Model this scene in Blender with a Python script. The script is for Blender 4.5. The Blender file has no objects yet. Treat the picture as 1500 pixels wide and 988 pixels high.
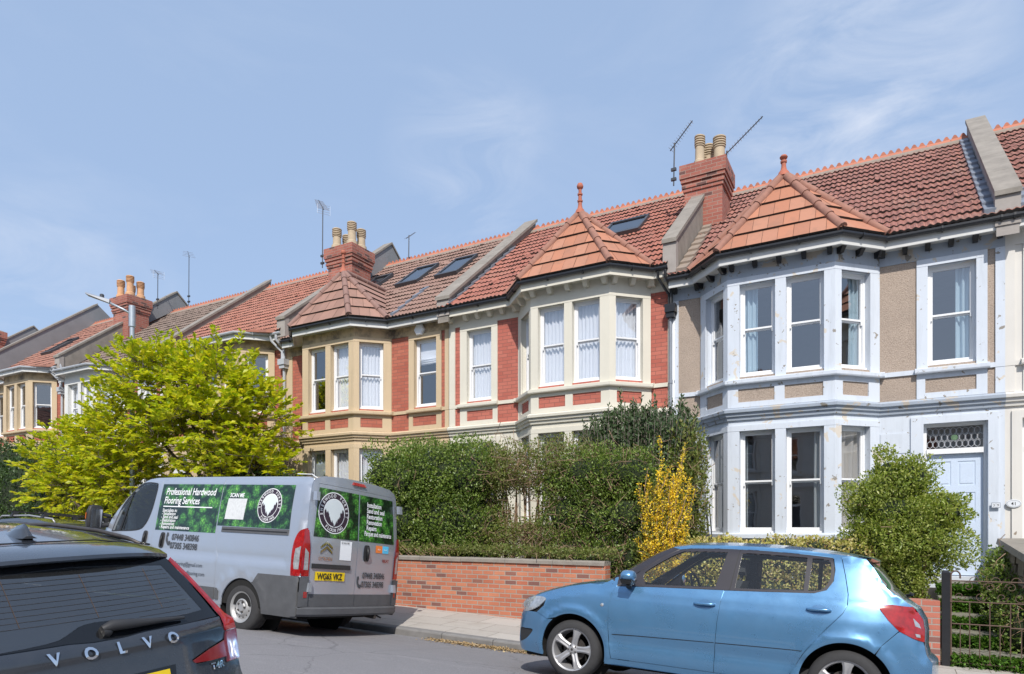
import bpy, bmesh, math, random
import numpy as np
from mathutils import Vector, Matrix, noise as mnoise
from mathutils.geometry import delaunay_2d_cdt
random.seed(7); RNG = np.random.default_rng(7)
C = bpy.context.scene.collection
E0 = 1.6                      # eye height above the road crown
STEP_GRADE = .032             # street climbs to the left

# ------------------------------------------------------------------ objects
def link(o, parent=None):
    C.objects.link(o)
    if parent is not None: o.parent = parent
    return o
def thing(name, label, cat, loc=(0, 0, 0), rot=(0, 0, 0), group=None):
    o = bpy.data.objects.new(name, None); link(o)
    o.empty_display_size = .2
    o.location = loc; o.rotation_euler = rot
    o['label'] = label; o['category'] = cat
    if group: o['group'] = group
    return o
def tag(o, label, cat, group=None, kind=None):
    if label: o['label'] = label
    if cat: o['category'] = cat
    if group: o['group'] = group
    if kind: o['kind'] = kind
    return o
def copy_tree(o, parent=None):
    c = o.copy(); C.objects.link(c)
    c.parent = parent
    for ch in list(o.children): copy_tree(ch, c)
    return c

# ------------------------------------------------------------------ mesh builder
def auto_uv(me):
    n = len(me.loops)
    if n == 0: return
    uv = me.uv_layers.new(name='UVMap')
    co = np.empty(len(me.vertices) * 3, 'f'); me.vertices.foreach_get('co', co); co = co.reshape(-1, 3)
    li = np.empty(n, 'i'); me.loops.foreach_get('vertex_index', li)
    nf = len(me.polygons)
    nor = np.empty(nf * 3, 'f'); me.polygons.foreach_get('normal', nor); nor = nor.reshape(-1, 3)
    ls = np.empty(nf, 'i'); me.polygons.foreach_get('loop_start', ls)
    lt = np.empty(nf, 'i'); me.polygons.foreach_get('loop_total', lt)
    fn = np.repeat(nor, lt, axis=0)
    t = np.stack([-fn[:, 1], fn[:, 0], np.zeros(len(fn))], 1)
    L = np.linalg.norm(t, axis=1); flat = L < .15
    t[flat] = (1, 0, 0); L[flat] = 1
    t /= L[:, None]
    b = np.cross(fn, t)
    p = co[li]
    out = np.stack([(p * t).sum(1), (p * b).sum(1)], 1).astype('f')
    uv.data.foreach_set('uv', out.ravel())

class MB:
    def __init__(s): s.v = []; s.f = []; s.m = []; s.cur = 0
    def vert(s, p): s.v.append(tuple(p)); return len(s.v) - 1
    def face(s, pts, m=None):
        i = [s.vert(p) for p in pts]; s.f.append(i); s.m.append(s.cur if m is None else m)
    def box(s, x0, x1, y0, y1, z0, z1, m=None):
        P = [(x0,y0,z0),(x1,y0,z0),(x1,y1,z0),(x0,y1,z0),(x0,y0,z1),(x1,y0,z1),(x1,y1,z1),(x0,y1,z1)]
        for q in ((0,3,2,1),(4,5,6,7),(0,1,5,4),(1,2,6,5),(2,3,7,6),(3,0,4,7)):
            s.face([P[k] for k in q], m)
    def hexa(s, P, m=None):
        for q in ((0,3,2,1),(4,5,6,7),(0,1,5,4),(1,2,6,5),(2,3,7,6),(3,0,4,7)):
            s.face([P[k] for k in q], m)
    def grid(s, rows, m=None, closed=False):
        # rows: list of rows of points, shared verts
        idx = [[s.vert(p) for p in r] for r in rows]
        for a, b in zip(idx, idx[1:]):
            n = len(a)
            for k in range(n if closed else n - 1):
                j = (k + 1) % n
                s.f.append([a[k], a[j], b[j], b[k]]); s.m.append(s.cur if m is None else m)
        return idx
    def tube(s, pts, r, n=8, m=None, cap=True):
        pts = [Vector(p) for p in pts]
        if not hasattr(r, '__len__'): r = [r] * len(pts)
        rows = []; up = None
        for i, p in enumerate(pts):
            d = (pts[min(i + 1, len(pts) - 1)] - pts[max(i - 1, 0)])
            if d.length < 1e-9: d = Vector((0, 0, 1))
            d.normalize()
            if up is None:
                up = Vector((0, 0, 1)) if abs(d.z) < .9 else Vector((1, 0, 0))
            a = d.cross(up); a.normalize(); b = a.cross(d); up = b
            rows.append([tuple(p + a * (math.cos(k * 2 * math.pi / n) * r[i]) + b * (math.sin(k * 2 * math.pi / n) * r[i])) for k in range(n)])
        idx = s.grid(rows, m, closed=True)
        if cap:
            s.f.append(idx[0][::-1]); s.m.append(s.cur if m is None else m)
            s.f.append(idx[-1]); s.m.append(s.cur if m is None else m)
    def lathe(s, prof, c=(0, 0, 0), n=16, m=None, axis='z', cap=True):
        rows = []
        for r, h in prof:
            row = []
            for k in range(n):
                a = 2 * math.pi * k / n
                if axis == 'z': row.append((c[0] + r * math.cos(a), c[1] + r * math.sin(a), c[2] + h))
                else: row.append((c[0] + r * math.cos(a), c[1] + h, c[2] - r * math.sin(a)))
            rows.append(row)
        idx = s.grid(rows, m, closed=True)
        if cap:
            if prof[0][0] > 1e-4: s.f.append(idx[0][::-1]); s.m.append(s.cur if m is None else m)
            if prof[-1][0] > 1e-4: s.f.append(idx[-1]); s.m.append(s.cur if m is None else m)
    def build(s, name, mats, parent=None, smooth=False, flip=False, angle=None, off=None):
        me = bpy.data.meshes.new(name)
        v = s.v
        if off: v = [(a + off[0], b + off[1], c + off[2]) for a, b, c in v]
        f = [q[::-1] for q in s.f] if flip else s.f
        me.from_pydata(v, [], f)
        if not isinstance(mats, (list, tuple)): mats = [mats]
        for m in mats: me.materials.append(m)
        if len(mats) > 1: me.polygons.foreach_set('material_index', s.m)
        if smooth: me.polygons.foreach_set('use_smooth', [True] * len(me.polygons))
        me.update()
        if smooth and angle:
            me.set_sharp_from_angle(angle=math.radians(angle))
        auto_uv(me)
        return link(bpy.data.objects.new(name, me), parent)

# ------------------------------------------------------------------ materials
def newmat(name):
    m = bpy.data.materials.new(name); m.use_nodes = True
    nt = m.node_tree; N = nt.nodes; L = nt.links
    for n in list(N): N.remove(n)
    out = N.new('ShaderNodeOutputMaterial')
    return m, N, L, out
def prin(N, col, rough=.7, metal=0, **kw):
    p = N.new('ShaderNodeBsdfPrincipled')
    p.inputs['Base Color'].default_value = (*col, 1)
    p.inputs['Roughness'].default_value = rough
    p.inputs['Metallic'].default_value = metal
    for k, v in kw.items():
        p.inputs[k.replace('_', ' ')].default_value = v
    return p
def tex_uv(N, L, scale=(1, 1, 1), obj=False):
    tc = N.new('ShaderNodeTexCoord'); mp = N.new('ShaderNodeMapping')
    mp.inputs['Scale'].default_value = scale
    L.new(tc.outputs['Object' if obj else 'UV'], mp.inputs['Vector'])
    return mp.outputs['Vector']
def noise(N, L, vec, scale, detail=4, rough=.6, dist=0):
    n = N.new('ShaderNodeTexNoise'); n.inputs['Scale'].default_value = scale
    n.inputs['Detail'].default_value = detail; n.inputs['Roughness'].default_value = rough
    n.inputs['Distortion'].default_value = dist
    if vec is not None: L.new(vec, n.inputs['Vector'])
    return n.outputs['Fac']
def ramp(N, L, fac, stops):
    r = N.new('ShaderNodeValToRGB'); e = r.color_ramp.elements
    while len(e) < len(stops): e.new(.5)
    for k, (p, c) in enumerate(stops):
        e[k].position = p; e[k].color = (*c, 1) if len(c) == 3 else c
    L.new(fac, r.inputs['Fac']); return r.outputs['Color']
def mix(N, L, fac, a, b, mode='MIX'):
    x = N.new('ShaderNodeMix'); x.data_type = 'RGBA'; x.blend_type = mode
    for sock, v in ((x.inputs[0], fac), (x.inputs[6], a), (x.inputs[7], b)):
        if isinstance(v, (int, float)): sock.default_value = v
        elif isinstance(v, tuple): sock.default_value = (*v, 1) if len(v) == 3 else v
        else: L.new(v, sock)
    return x.outputs[2]
def bump(N, L, h, strength=.3, dist=.01, normal=None):
    b = N.new('ShaderNodeBump'); b.inputs['Strength'].default_value = strength
    b.inputs['Distance'].default_value = dist
    L.new(h, b.inputs['Height'])
    if normal is not None: L.new(normal, b.inputs['Normal'])
    return b.outputs['Normal']
def simple(name, col, rough=.7, metal=0, var=.15, vs=3, bs=0, bd=.005, bst=.4, **kw):
    m, N, L, out = newmat(name)
    p = prin(N, col, rough, metal, **kw)
    if var:
        v = tex_uv(N, L, obj=True)
        c = mix(N, L, noise(N, L, v, vs), tuple(x * (1 - var) for x in col), tuple(min(1, x * (1 + var)) for x in col))
        L.new(c, p.inputs['Base Color'])
    if bs:
        v = tex_uv(N, L, obj=True)
        L.new(bump(N, L, noise(N, L, v, bs), bst, bd), p.inputs['Normal'])
    L.new(p.outputs[0], out.inputs[0]); return m
def masonry(name, col, patches=None, stain=.35, rough=.85, grain=60, soot_and_dark=None):
    """painted or bare stone: large mottling, streaks, patches of another colour with a hard peeling edge"""
    m, N, L, out = newmat(name)
    p = prin(N, col, rough)
    o = tex_uv(N, L, obj=True)
    base = mix(N, L, noise(N, L, o, 1.3, 5), tuple(x * .9 for x in col), tuple(min(1, x * 1.06) for x in col))
    st = tex_uv(N, L, (5, 5, .6), obj=True)
    f = ramp(N, L, noise(N, L, st, 1.6, 5, .65), [(.5, (0, 0, 0)), (.8, (1, 1, 1))])
    base = mix(N, L, f, base, mix(N, L, stain, base, tuple(x * .55 for x in col)))
    if patches:
        pc, th, ps = patches
        pf = ramp(N, L, noise(N, L, o, ps, 7, .62, .4), [(th, (0, 0, 0)), (th + .012, (1, 1, 1))])
        base = mix(N, L, pf, base, pc)
        th2 = th + .03
        cf = ramp(N, L, noise(N, L, o, ps * 3.1, 6, .6, .3), [(th2, (0, 0, 0)), (th2 + .01, (1, 1, 1))])
        base = mix(N, L, cf, base, tuple(x * .45 for x in pc))
    if soot_and_dark:
        sf = ramp(N, L, noise(N, L, o, 2.2, 6, .7), [(soot_and_dark[0], (0, 0, 0)), (soot_and_dark[0] + .2, (1, 1, 1))])
        base = mix(N, L, sf, base, soot_and_dark[1])
    L.new(base, p.inputs['Base Color'])
    L.new(bump(N, L, noise(N, L, o, grain, 3), .25, .004), p.inputs['Normal'])
    L.new(p.outputs[0], out.inputs[0]); return m
def brickmat(name, c1, c2, mortar, w=.225, h=.075, ms=.008, rough=.85, dark=None, stain=.3, bst=.5):
    m, N, L, out = newmat(name)
    p = prin(N, c1, rough)
    uv = tex_uv(N, L)
    b = N.new('ShaderNodeTexBrick'); L.new(uv, b.inputs['Vector'])
    b.inputs['Scale'].default_value = 1; b.inputs['Brick Width'].default_value = w
    b.inputs['Row Height'].default_value = h; b.inputs['Mortar Size'].default_value = ms
    b.inputs['Mortar Smooth'].default_value = .2; b.inputs['Bias'].default_value = 0
    b.inputs['Color1'].default_value = (*c1, 1); b.inputs['Color2'].default_value = (*c2, 1)
    b.inputs['Mortar'].default_value = (*mortar, 1)
    col = b.outputs['Color']
    if dark:
        b2 = N.new('ShaderNodeTexBrick'); L.new(uv, b2.inputs['Vector'])
        for k, v in (('Scale', 1), ('Brick Width', w), ('Row Height', h), ('Mortar Size', 0), ('Bias', 0)):
            b2.inputs[k].default_value = v
        b2.inputs['Color1'].default_value = (0, 0, 0, 1); b2.inputs['Color2'].default_value = (1, 1, 1, 1)
        f = ramp(N, L, b2.outputs['Color'], [(.87, (0, 0, 0)), (.9, (1, 1, 1))])
        inv = N.new('ShaderNodeMath'); inv.operation = 'SUBTRACT'; inv.inputs[0].default_value = 1; L.new(b.outputs['Fac'], inv.inputs[1])
        mu = N.new('ShaderNodeMath'); mu.operation = 'MULTIPLY'; L.new(f, mu.inputs[0]); L.new(inv.outputs[0], mu.inputs[1])
        col = mix(N, L, mu.outputs[0], col, dark)
    o = tex_uv(N, L, obj=True)
    f2 = ramp(N, L, noise(N, L, o, 1.1, 6, .65), [(.4, (0, 0, 0)), (.75, (1, 1, 1))])
    dk = mix(N, L, 1.0, col, (.62, .58, .56), 'MULTIPLY')
    sm = N.new('ShaderNodeMath'); sm.operation = 'MULTIPLY'; sm.inputs[1].default_value = stain; L.new(f2, sm.inputs[0])
    col = mix(N, L, sm.outputs[0], col, dk)
    col = mix(N, L, .25, col, mix(N, L, noise(N, L, o, 35, 3), (.25, .25, .25), (1, 1, 1)), 'MULTIPLY')
    L.new(col, p.inputs['Base Color'])
    iv = N.new('ShaderNodeMath'); iv.operation = 'SUBTRACT'; iv.inputs[0].default_value = 1; L.new(b.outputs['Fac'], iv.inputs[1])
    n1 = bump(N, L, iv.outputs[0], bst, .006)
    L.new(bump(N, L, noise(N, L, o, 70, 3), .2, .003, n1), p.inputs['Normal'])
    L.new(p.outputs[0], out.inputs[0]); return m
def tilemat(name, cols, cw=.3, ch=.33, lichen=(.33, .28, .22), lf=.5, dark=(.07, .05, .045)):
    """roof tiles: every tile its own tone, with lichen and weathering; UV is metres along and up the slope"""
    m, N, L, out = newmat(name)
    p = prin(N, cols[0], .85)
    uv = tex_uv(N, L, (1 / cw, 1 / ch, 1))
    fl = N.new('ShaderNodeVectorMath'); fl.operation = 'FLOOR'; L.new(uv, fl.inputs[0])
    wn = N.new('ShaderNodeTexWhiteNoise'); wn.noise_dimensions = '2D'; L.new(fl.outputs[0], wn.inputs['Vector'])
    st = [(i / max(1, len(cols) - 1), c) for i, c in enumerate(cols)]
    col = ramp(N, L, wn.outputs['Value'], st)
    o = tex_uv(N, L, obj=True)
    f1 = ramp(N, L, noise(N, L, o, 1.5, 6, .7), [(.5, (0, 0, 0)), (.72, (1, 1, 1))])
    mu = N.new('ShaderNodeMath'); mu.operation = 'MULTIPLY'; mu.inputs[1].default_value = lf; L.new(f1, mu.inputs[0])
    col = mix(N, L, mu.outputs[0], col, lichen)
    f2 = ramp(N, L, noise(N, L, o, 9, 5, .7), [(.55, (0, 0, 0)), (.8, (1, 1, 1))])
    m2 = N.new('ShaderNodeMath'); m2.operation = 'MULTIPLY'; m2.inputs[1].default_value = .65; L.new(f2, m2.inputs[0])
    col = mix(N, L, m2.outputs[0], col, dark)
    L.new(col, p.inputs['Base Color'])
    L.new(bump(N, L, noise(N, L, o, 50, 3), .3, .004), p.inputs['Normal'])
    L.new(p.outputs[0], out.inputs[0]); return m
def glassmat(name, tint=(.9, .93, .95), ior=1.5, rough=.02, dirt=0):
    m, N, L, out = newmat(name)
    tr = N.new('ShaderNodeBsdfTransparent'); tr.inputs[0].default_value = (*tint, 1)
    gl = N.new('ShaderNodeBsdfGlossy'); gl.inputs['Roughness'].default_value = rough
    gl.inputs['Color'].default_value = (1, 1, 1, 1)
    o = tex_uv(N, L, obj=True)
    L.new(bump(N, L, noise(N, L, o, 1.6, 2), .06, .02), gl.inputs['Normal'])
    fr = N.new('ShaderNodeFresnel'); ge = N.new('ShaderNodeNewGeometry'); mi = N.new('ShaderNodeMath'); mi.operation = 'MULTIPLY_ADD'; mi.inputs[1].default_value = 1 / ior - ior; mi.inputs[2].default_value = ior
    L.new(ge.outputs['Backfacing'], mi.inputs[0]); L.new(mi.outputs[0], fr.inputs['IOR'])
    mx = N.new('ShaderNodeMixShader'); L.new(fr.outputs[0], mx.inputs[0]); L.new(tr.outputs[0], mx.inputs[1]); L.new(gl.outputs[0], mx.inputs[2])
    res = mx.outputs[0]
    if dirt:
        df = N.new('ShaderNodeBsdfDiffuse'); df.inputs[0].default_value = (.5, .52, .55, 1)
        m2 = N.new('ShaderNodeMixShader'); m2.inputs[0].default_value = dirt
        L.new(res, m2.inputs[1]); L.new(df.outputs[0], m2.inputs[2]); res = m2.outputs[0]
    L.new(res, out.inputs[0]); return m
def leafmat(name, cols, transl=.35, rough=.5):
    m, N, L, out = newmat(name)
    g = N.new('ShaderNodeNewGeometry')
    st = [(i / max(1, len(cols) - 1), c) for i, c in enumerate(cols)]
    col = ramp(N, L, g.outputs['Random Per Island'], st)
    o = tex_uv(N, L, obj=True)
    col = mix(N, L, ramp(N, L, noise(N, L, o, 1.4, 3), [(.35, (0, 0, 0)), (.7, (1, 1, 1))]), col, mix(N, L, 1.0, col, (1.12, 1.08, .8), 'MULTIPLY'))
    p = prin(N, cols[0], rough); L.new(col, p.inputs['Base Color'])
    t = N.new('ShaderNodeBsdfTranslucent'); L.new(mix(N, L, 1.0, col, (1.25, 1.3, .55), 'MULTIPLY'), t.inputs[0])
    mx = N.new('ShaderNodeMixShader'); mx.inputs[0].default_value = transl
    L.new(p.outputs[0], mx.inputs[1]); L.new(t.outputs[0], mx.inputs[2]); L.new(mx.outputs[0], out.inputs[0])
    return m
def paintmat(name, col, metal=.4, rough=.32, coat=1.0):
    m, N, L, out = newmat(name)
    p = prin(N, col, rough, metal)
    p.inputs['Coat Weight'].default_value = coat; p.inputs['Coat Roughness'].default_value = .06
    o = tex_uv(N, L, obj=True)
    d = ramp(N, L, noise(N, L, o, 2.5, 6, .7), [(.4, (0, 0, 0)), (.8, (.35, .35, .35))])
    r = N.new('ShaderNodeMath'); r.operation = 'ADD'; r.inputs[1].default_value = rough; L.new(d, r.inputs[0])
    r2 = N.new('ShaderNodeMath'); r2.operation = 'MULTIPLY_ADD'; r2.inputs[1].default_value = .5; r2.inputs[2].default_value = rough; L.new(d, r2.inputs[0])
    L.new(r2.outputs[0], p.inputs['Roughness'])
    c2 = mix(N, L, .12, col, mix(N, L, noise(N, L, o, 6, 5), (.3, .28, .24), col))
    L.new(c2, p.inputs['Base Color'])
    L.new(p.outputs[0], out.inputs[0]); return m
# ------------------------------------------------------------------ palette
M = {}
M['blue_paint'] = masonry('blue_paint', (.60, .65, .72), ((.60, .55, .48), .618, 2.6), .4)
M['grey_paint'] = masonry('grey_blue_paint', (.36, .41, .48), ((.42, .38, .33), .58, 2.4), .3)
M['cream_paint'] = masonry('cream_paint', (.66, .63, .54), None, .12)
M['warm_white'] = masonry('warm_white', (.66, .64, .60), ((.60, .48, .36), .66, 1.3), .15)
M['bath_stone'] = masonry('bath_stone', (.52, .395, .24), None, .45, soot_and_dark=(.44, (.13, .105, .085)))
M['bath_stone_clean'] = masonry('bath_stone_clean', (.56, .44, .29), None, .35, soot_and_dark=(.66, (.2, .17, .13)))
M['white_render'] = masonry('white_render', (.68, .68, .66), None, .15)
def pebble():
    m, N, L, out = newmat('pebbledash'); p = prin(N, (.3, .25, .2), .9)
    o = tex_uv(N, L, obj=True)
    v = N.new('ShaderNodeTexVoronoi'); v.inputs['Scale'].default_value = 70; L.new(o, v.inputs['Vector'])
    c = ramp(N, L, noise(N, L, o, 60, 3, .8), [(.3, (.22, .165, .13)), (.5, (.42, .335, .27)), (.7, (.62, .53, .44))])
    c = mix(N, L, .5, c, mix(N, L, v.outputs['Distance'], (.55, .45, .37), (.22, .17, .135)))
    c = mix(N, L, ramp(N, L, noise(N, L, o, 1.2, 4), [(.4, (0, 0, 0)), (.8, (.5, .5, .5))]), c, (.22, .18, .15))
    L.new(c, p.inputs['Base Color'])
    L.new(bump(N, L, v.outputs['Distance'], .8, .008), p.inputs['Normal'])
    L.new(p.outputs[0], out.inputs[0]); return m
M['pebble'] = pebble()
M['brick_h2'] = brickmat('smooth_red_brick', (.46, .125, .09), (.56, .18, .13), (.25, .10, .08), .235, .082, .006, stain=.25, bst=.3)
M['brick_h3'] = brickmat('red_brick', (.42, .115, .075), (.53, .17, .11), (.24, .11, .085), .235, .082, .006, stain=.35, bst=.3)
M['brick_chimney'] = brickmat('chimney_brick', (.36, .115, .085), (.48, .18, .13), (.40, .26, .21), .235, .082, .009, dark=(.16, .08, .07), stain=.8)
M['brick_garden'] = brickmat('garden_brick', (.46, .14, .08), (.62, .25, .14), (.40, .35, .30), .228, .078, .009, dark=(.24, .11, .09), stain=.7, bst=.7)
M['brick_pier'] = brickmat('pier_brick', (.50, .16, .11), (.60, .22, .15), (.40, .34, .30), .228, .078, .009, dark=(.26, .12, .10), stain=.5, bst=.6)
M['white'] = simple('white_gloss_paint', (.78, .79, .80), .35, var=.05)
M['upvc'] = simple('white_window_frame', (.74, .75, .77), .3, var=.04)
M['oldwhite'] = simple('weathered_white_paint', (.66, .69, .73), .5, var=.12, vs=6)
M['fascia_white'] = simple('fascia_paint', (.60, .60, .58), .5, var=.15, vs=3)
M['black_paint'] = simple('black_paint', (.018, .019, .022), .35, var=.3, vs=8)
M['grey_pipe'] = simple('grey_pipe', (.25, .28, .33), .4, var=.15)
M['grey_gutter'] = simple('grey_gutter', (.42, .44, .47), .4, var=.2)
M['lead'] = simple('lead_flashing', (.24, .27, .32), .5, .3, var=.35, vs=7)
M['coping'] = simple('coping_stone', (.25, .225, .195), .9, var=.4, vs=4, bs=30)
M['coping_light'] = simple('pale_stone', (.34, .31, .285), .9, var=.2, vs=5, bs=30)
M['render_grey'] = simple('grey_render', (.22, .225, .235), .9, var=.2, vs=2, bs=40)
M['tile_h1'] = tilemat('weathered_red_tile', [(.20, .085, .066), (.31, .13, .10), (.25, .11, .09), (.38, .17, .125), (.17, .08, .068)], .2, .33, (.24, .175, .14), .55, (.07, .045, .04))
M['tile_h2'] = tilemat('red_tile', [(.31, .115, .08), (.40, .155, .11), (.26, .10, .075), (.35, .14, .105)], .2, .33, (.28, .17, .125), .5, (.12, .065, .052))
M['tile_h3'] = tilemat('brown_tile', [(.22, .135, .105), (.28, .17, .135), (.25, .15, .12), (.31, .19, .15)], .2, .33, (.26, .20, .15), .4, (.10, .07, .06))
M['tile_h4'] = tilemat('dull_red_tile', [(.33, .13, .09), (.39, .17, .12), (.30, .13, .10)], .2, .33, (.30, .18, .13), .4, (.13, .08, .06))
M['tile_h5'] = tilemat('grey_brown_tile', [(.17, .125, .10), (.22, .16, .13), (.19, .14, .115)], .2, .33, (.24, .19, .15), .4, (.08, .06, .05))
M['tile_h6'] = tilemat('faded_red_tile', [(.30, .14, .10), (.36, .17, .125), (.27, .13, .10)], .2, .33, (.27, .18, .14), .4, (.12, .08, .06))
def plain_tile(name, cols, dark):
    m, N, L, out = newmat(name); p = prin(N, cols[0], .85)
    g = N.new('ShaderNodeNewGeometry')
    col = ramp(N, L, g.outputs['Random Per Island'], [(i / (len(cols) - 1), c) for i, c in enumerate(cols)])
    o = tex_uv(N, L, obj=True)
    col = mix(N, L, ramp(N, L, noise(N, L, o, 5, 6, .7), [(.5, (0, 0, 0)), (.78, (.6, .6, .6))]), col, dark)
    L.new(col, p.inputs['Base Color'])
    L.new(bump(N, L, noise(N, L, o, 60, 3), .3, .003), p.inputs['Normal'])
    L.new(p.outputs[0], out.inputs[0]); return m
M['plain_orange'] = plain_tile('orange_plain_tile', [(.40, .17, .10), (.46, .20, .12), (.36, .155, .095), (.44, .21, .135)], (.24, .14, .10))
M['plain_brown'] = plain_tile('dusty_pink_tile', [(.30, .17, .13), (.35, .20, .155), (.27, .155, .12)], (.20, .13, .10))
M['ridge'] = plain_tile('terracotta_ridge', [(.42, .15, .09), (.48, .18, .11), (.36, .14, .09)], (.22, .12, .09))
M['hip'] = simple('weathered_hip_tile', (.30, .15, .11), .9, var=.4, vs=6, bs=40)
M['hip_brown'] = simple('brown_hip_tile', (.25, .15, .125), .9, var=.3, vs=6, bs=40)
M['terracotta'] = simple('terracotta', (.40, .13, .08), .8, var=.25, vs=9)
M['pot'] = simple('buff_chimney_pot', (.46, .37, .26), .85, var=.3, vs=6)
M['pot_orange'] = simple('orange_chimney_pot', (.58, .33, .18), .85, var=.3, vs=6)
M['soot_and_dark'] = simple('soot_and_dark', (.05, .04, .035), .95, var=.3)  # near-black tone for tile risers and chimney pot slots
M['mortar'] = simple('mortar', (.27, .22, .18), .95, var=.3, vs=10, bs=40)
M['glass'] = glassmat('window_glass', (.95, .96, .98), 2.9, .015)
M['roof_glass'] = glassmat('rooflight_glass', (.25, .30, .36), 2.6, .03)
M['interior'] = simple('dark_room', (.17, .165, .16), .95, var=.4, vs=1.5)
M['net'] = simple('net_curtain', (.74, .78, .84), .9, var=.05)
def curtain_t(name, col, tr=.45):
    m, N, L, out = newmat(name)
    p = N.new('ShaderNodeBsdfDiffuse'); p.inputs[0].default_value = (*col, 1)
    t = N.new('ShaderNodeBsdfTranslucent'); t.inputs[0].default_value = (*col, 1)
    x = N.new('ShaderNodeMixShader'); x.inputs[0].default_value = tr
    L.new(p.outputs[0], x.inputs[1]); L.new(t.outputs[0], x.inputs[2]); L.new(x.outputs[0], out.inputs[0]); return m
M['net'] = curtain_t('net_curtain_cloth', (.90, .93, .97), .2)
M['curtain_blue'] = curtain_t('pale_blue_curtain', (.52, .68, .76), .25)
M['curtain_grey'] = curtain_t('grey_green_curtain', (.42, .47, .48), .2)
M['curtain_cream'] = curtain_t('cream_curtain', (.62, .60, .56), .3)
M['red_sill'] = simple('red_painted_sill', (.35, .10, .06), .5)
M['alu'] = simple('aluminium', (.55, .56, .58), .35, .8, var=.1)
M['darkmetal'] = simple('dark_grey_metal', (.07, .075, .085), .4, .3, var=.2)
M['rust'] = simple('rusty_iron', (.13, .085, .065), .8, .3, var=.45, vs=25, bs=80)
M['galv'] = simple('galvanised_steel', (.42, .47, .52), .45, .5, var=.15, vs=9)
M['door_blue'] = simple('pale_blue_door', (.56, .65, .78), .35, var=.05)
M['door_green'] = simple('green_door', (.10, .30, .13), .4, var=.1)
M['door_dark'] = simple('dark_door', (.05, .06, .08), .4, var=.1)
M['brass'] = simple('brass', (.45, .33, .12), .3, .9, var=.2)
# ------------------------------------------------------------------ terraced houses
# local frame: x along the street from the bay-side party wall, y into the house (front wall y=0), z = height above the eye at house one
HZ = .85                       # the thing's base lies this far below local zero
def V2(a, b): return Vector((b[0] - a[0], b[1] - a[1]))
class Path:
    def __init__(s, pts):
        s.p = [Vector(q) for q in pts]; s.s = [0]
        for a, b in zip(s.p, s.p[1:]): s.s.append(s.s[-1] + (b - a).length)
        s.n = []
        for a, b in zip(s.p, s.p[1:]):
            d = (b - a).normalized(); s.n.append(Vector((d.y, -d.x)))
    def at(s, t):
        t = max(0, min(s.s[-1], t))
        for k in range(len(s.n)):
            if t <= s.s[k + 1] + 1e-9:
                u = (t - s.s[k]) / (s.s[k + 1] - s.s[k]); return s.p[k].lerp(s.p[k + 1], u), s.n[k], k
    def sub(s, a, b):
        out = []
        p, n, _ = s.at(a + 1e-6); out.append((p, n))
        for k in range(1, len(s.p) - 1):
            if a + 1e-4 < s.s[k] < b - 1e-4:
                n1, n2 = s.n[k - 1], s.n[k]; m = (n1 + n2); m = m / m.dot(n1)
                out.append((s.p[k], m))
        p, n, _ = s.at(b - 1e-6); out.append((p, n)); return out
def band(mb, path, a, b, prof, m=None):
    sec = path.sub(a, b)
    rows = []
    for p, n in sec: rows.append([(p.x + n.x * q, p.y + n.y * q, h) for q, h in prof])
    k = len(prof)
    for A, B in zip(rows, rows[1:]):
        for i in range(k):
            j = (i + 1) % k
            mb.face([A[i], B[i], B[j], A[j]], m)
    mb.face(rows[0], m); mb.face(rows[-1][::-1], m)
def bar(mb, path, a, b, h0, h1, pr, m=None): band(mb, path, a, b, [(-.02, h0), (pr, h0), (pr, h1), (-.02, h1)], m)
def wall(mb, path, h0, h1, ops, depth=.15, m=None, s0=0, s1=None, mr=None):
    mr = m if mr is None else mr
    s1 = path.s[-1] if s1 is None else s1
    for k in range(len(path.n)):
        a, b = max(path.s[k], s0), min(path.s[k + 1], s1)
        if b - a < 1e-4: continue
        o = [q for q in ops if q[0] > a - 1e-4 and q[1] < b + 1e-4 and q[3] > h0 and q[2] < h1]
        S = sorted({a, b, *[q[0] for q in o], *[q[1] for q in o]})
        H = sorted({h0, h1, *[max(h0, q[2]) for q in o], *[min(h1, q[3]) for q in o]})
        n = path.n[k]
        def P(s, h, d=0):
            u = (s - path.s[k]) / (path.s[k + 1] - path.s[k]); p = path.p[k].lerp(path.p[k + 1], u)
            return (p.x - n.x * d, p.y - n.y * d, h)
        for x0, x1 in zip(S, S[1:]):
            for y0, y1 in zip(H, H[1:]):
                cx, cy = (x0 + x1) / 2, (y0 + y1) / 2
                if any(q[0] < cx < q[1] and q[2] < cy < q[3] for q in o): continue
                mb.face([P(x0, y0), P(x1, y0), P(x1, y1), P(x0, y1)], m)
        for q in o:
            x0, x1, y0, y1 = q[:4]
            mb.face([P(x0, y0), P(x0, y1), P(x0, y1, depth), P(x0, y0, depth)], mr)
            mb.face([P(x1, y1), P(x1, y0), P(x1, y0, depth), P(x1, y1, depth)], mr)
            mb.face([P(x0, y1), P(x1, y1), P(x1, y1, depth), P(x0, y1, depth)], mr)
            mb.face([P(x1, y0), P(x0, y0), P(x0, y0, depth), P(x1, y0, depth)], mr)

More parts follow.
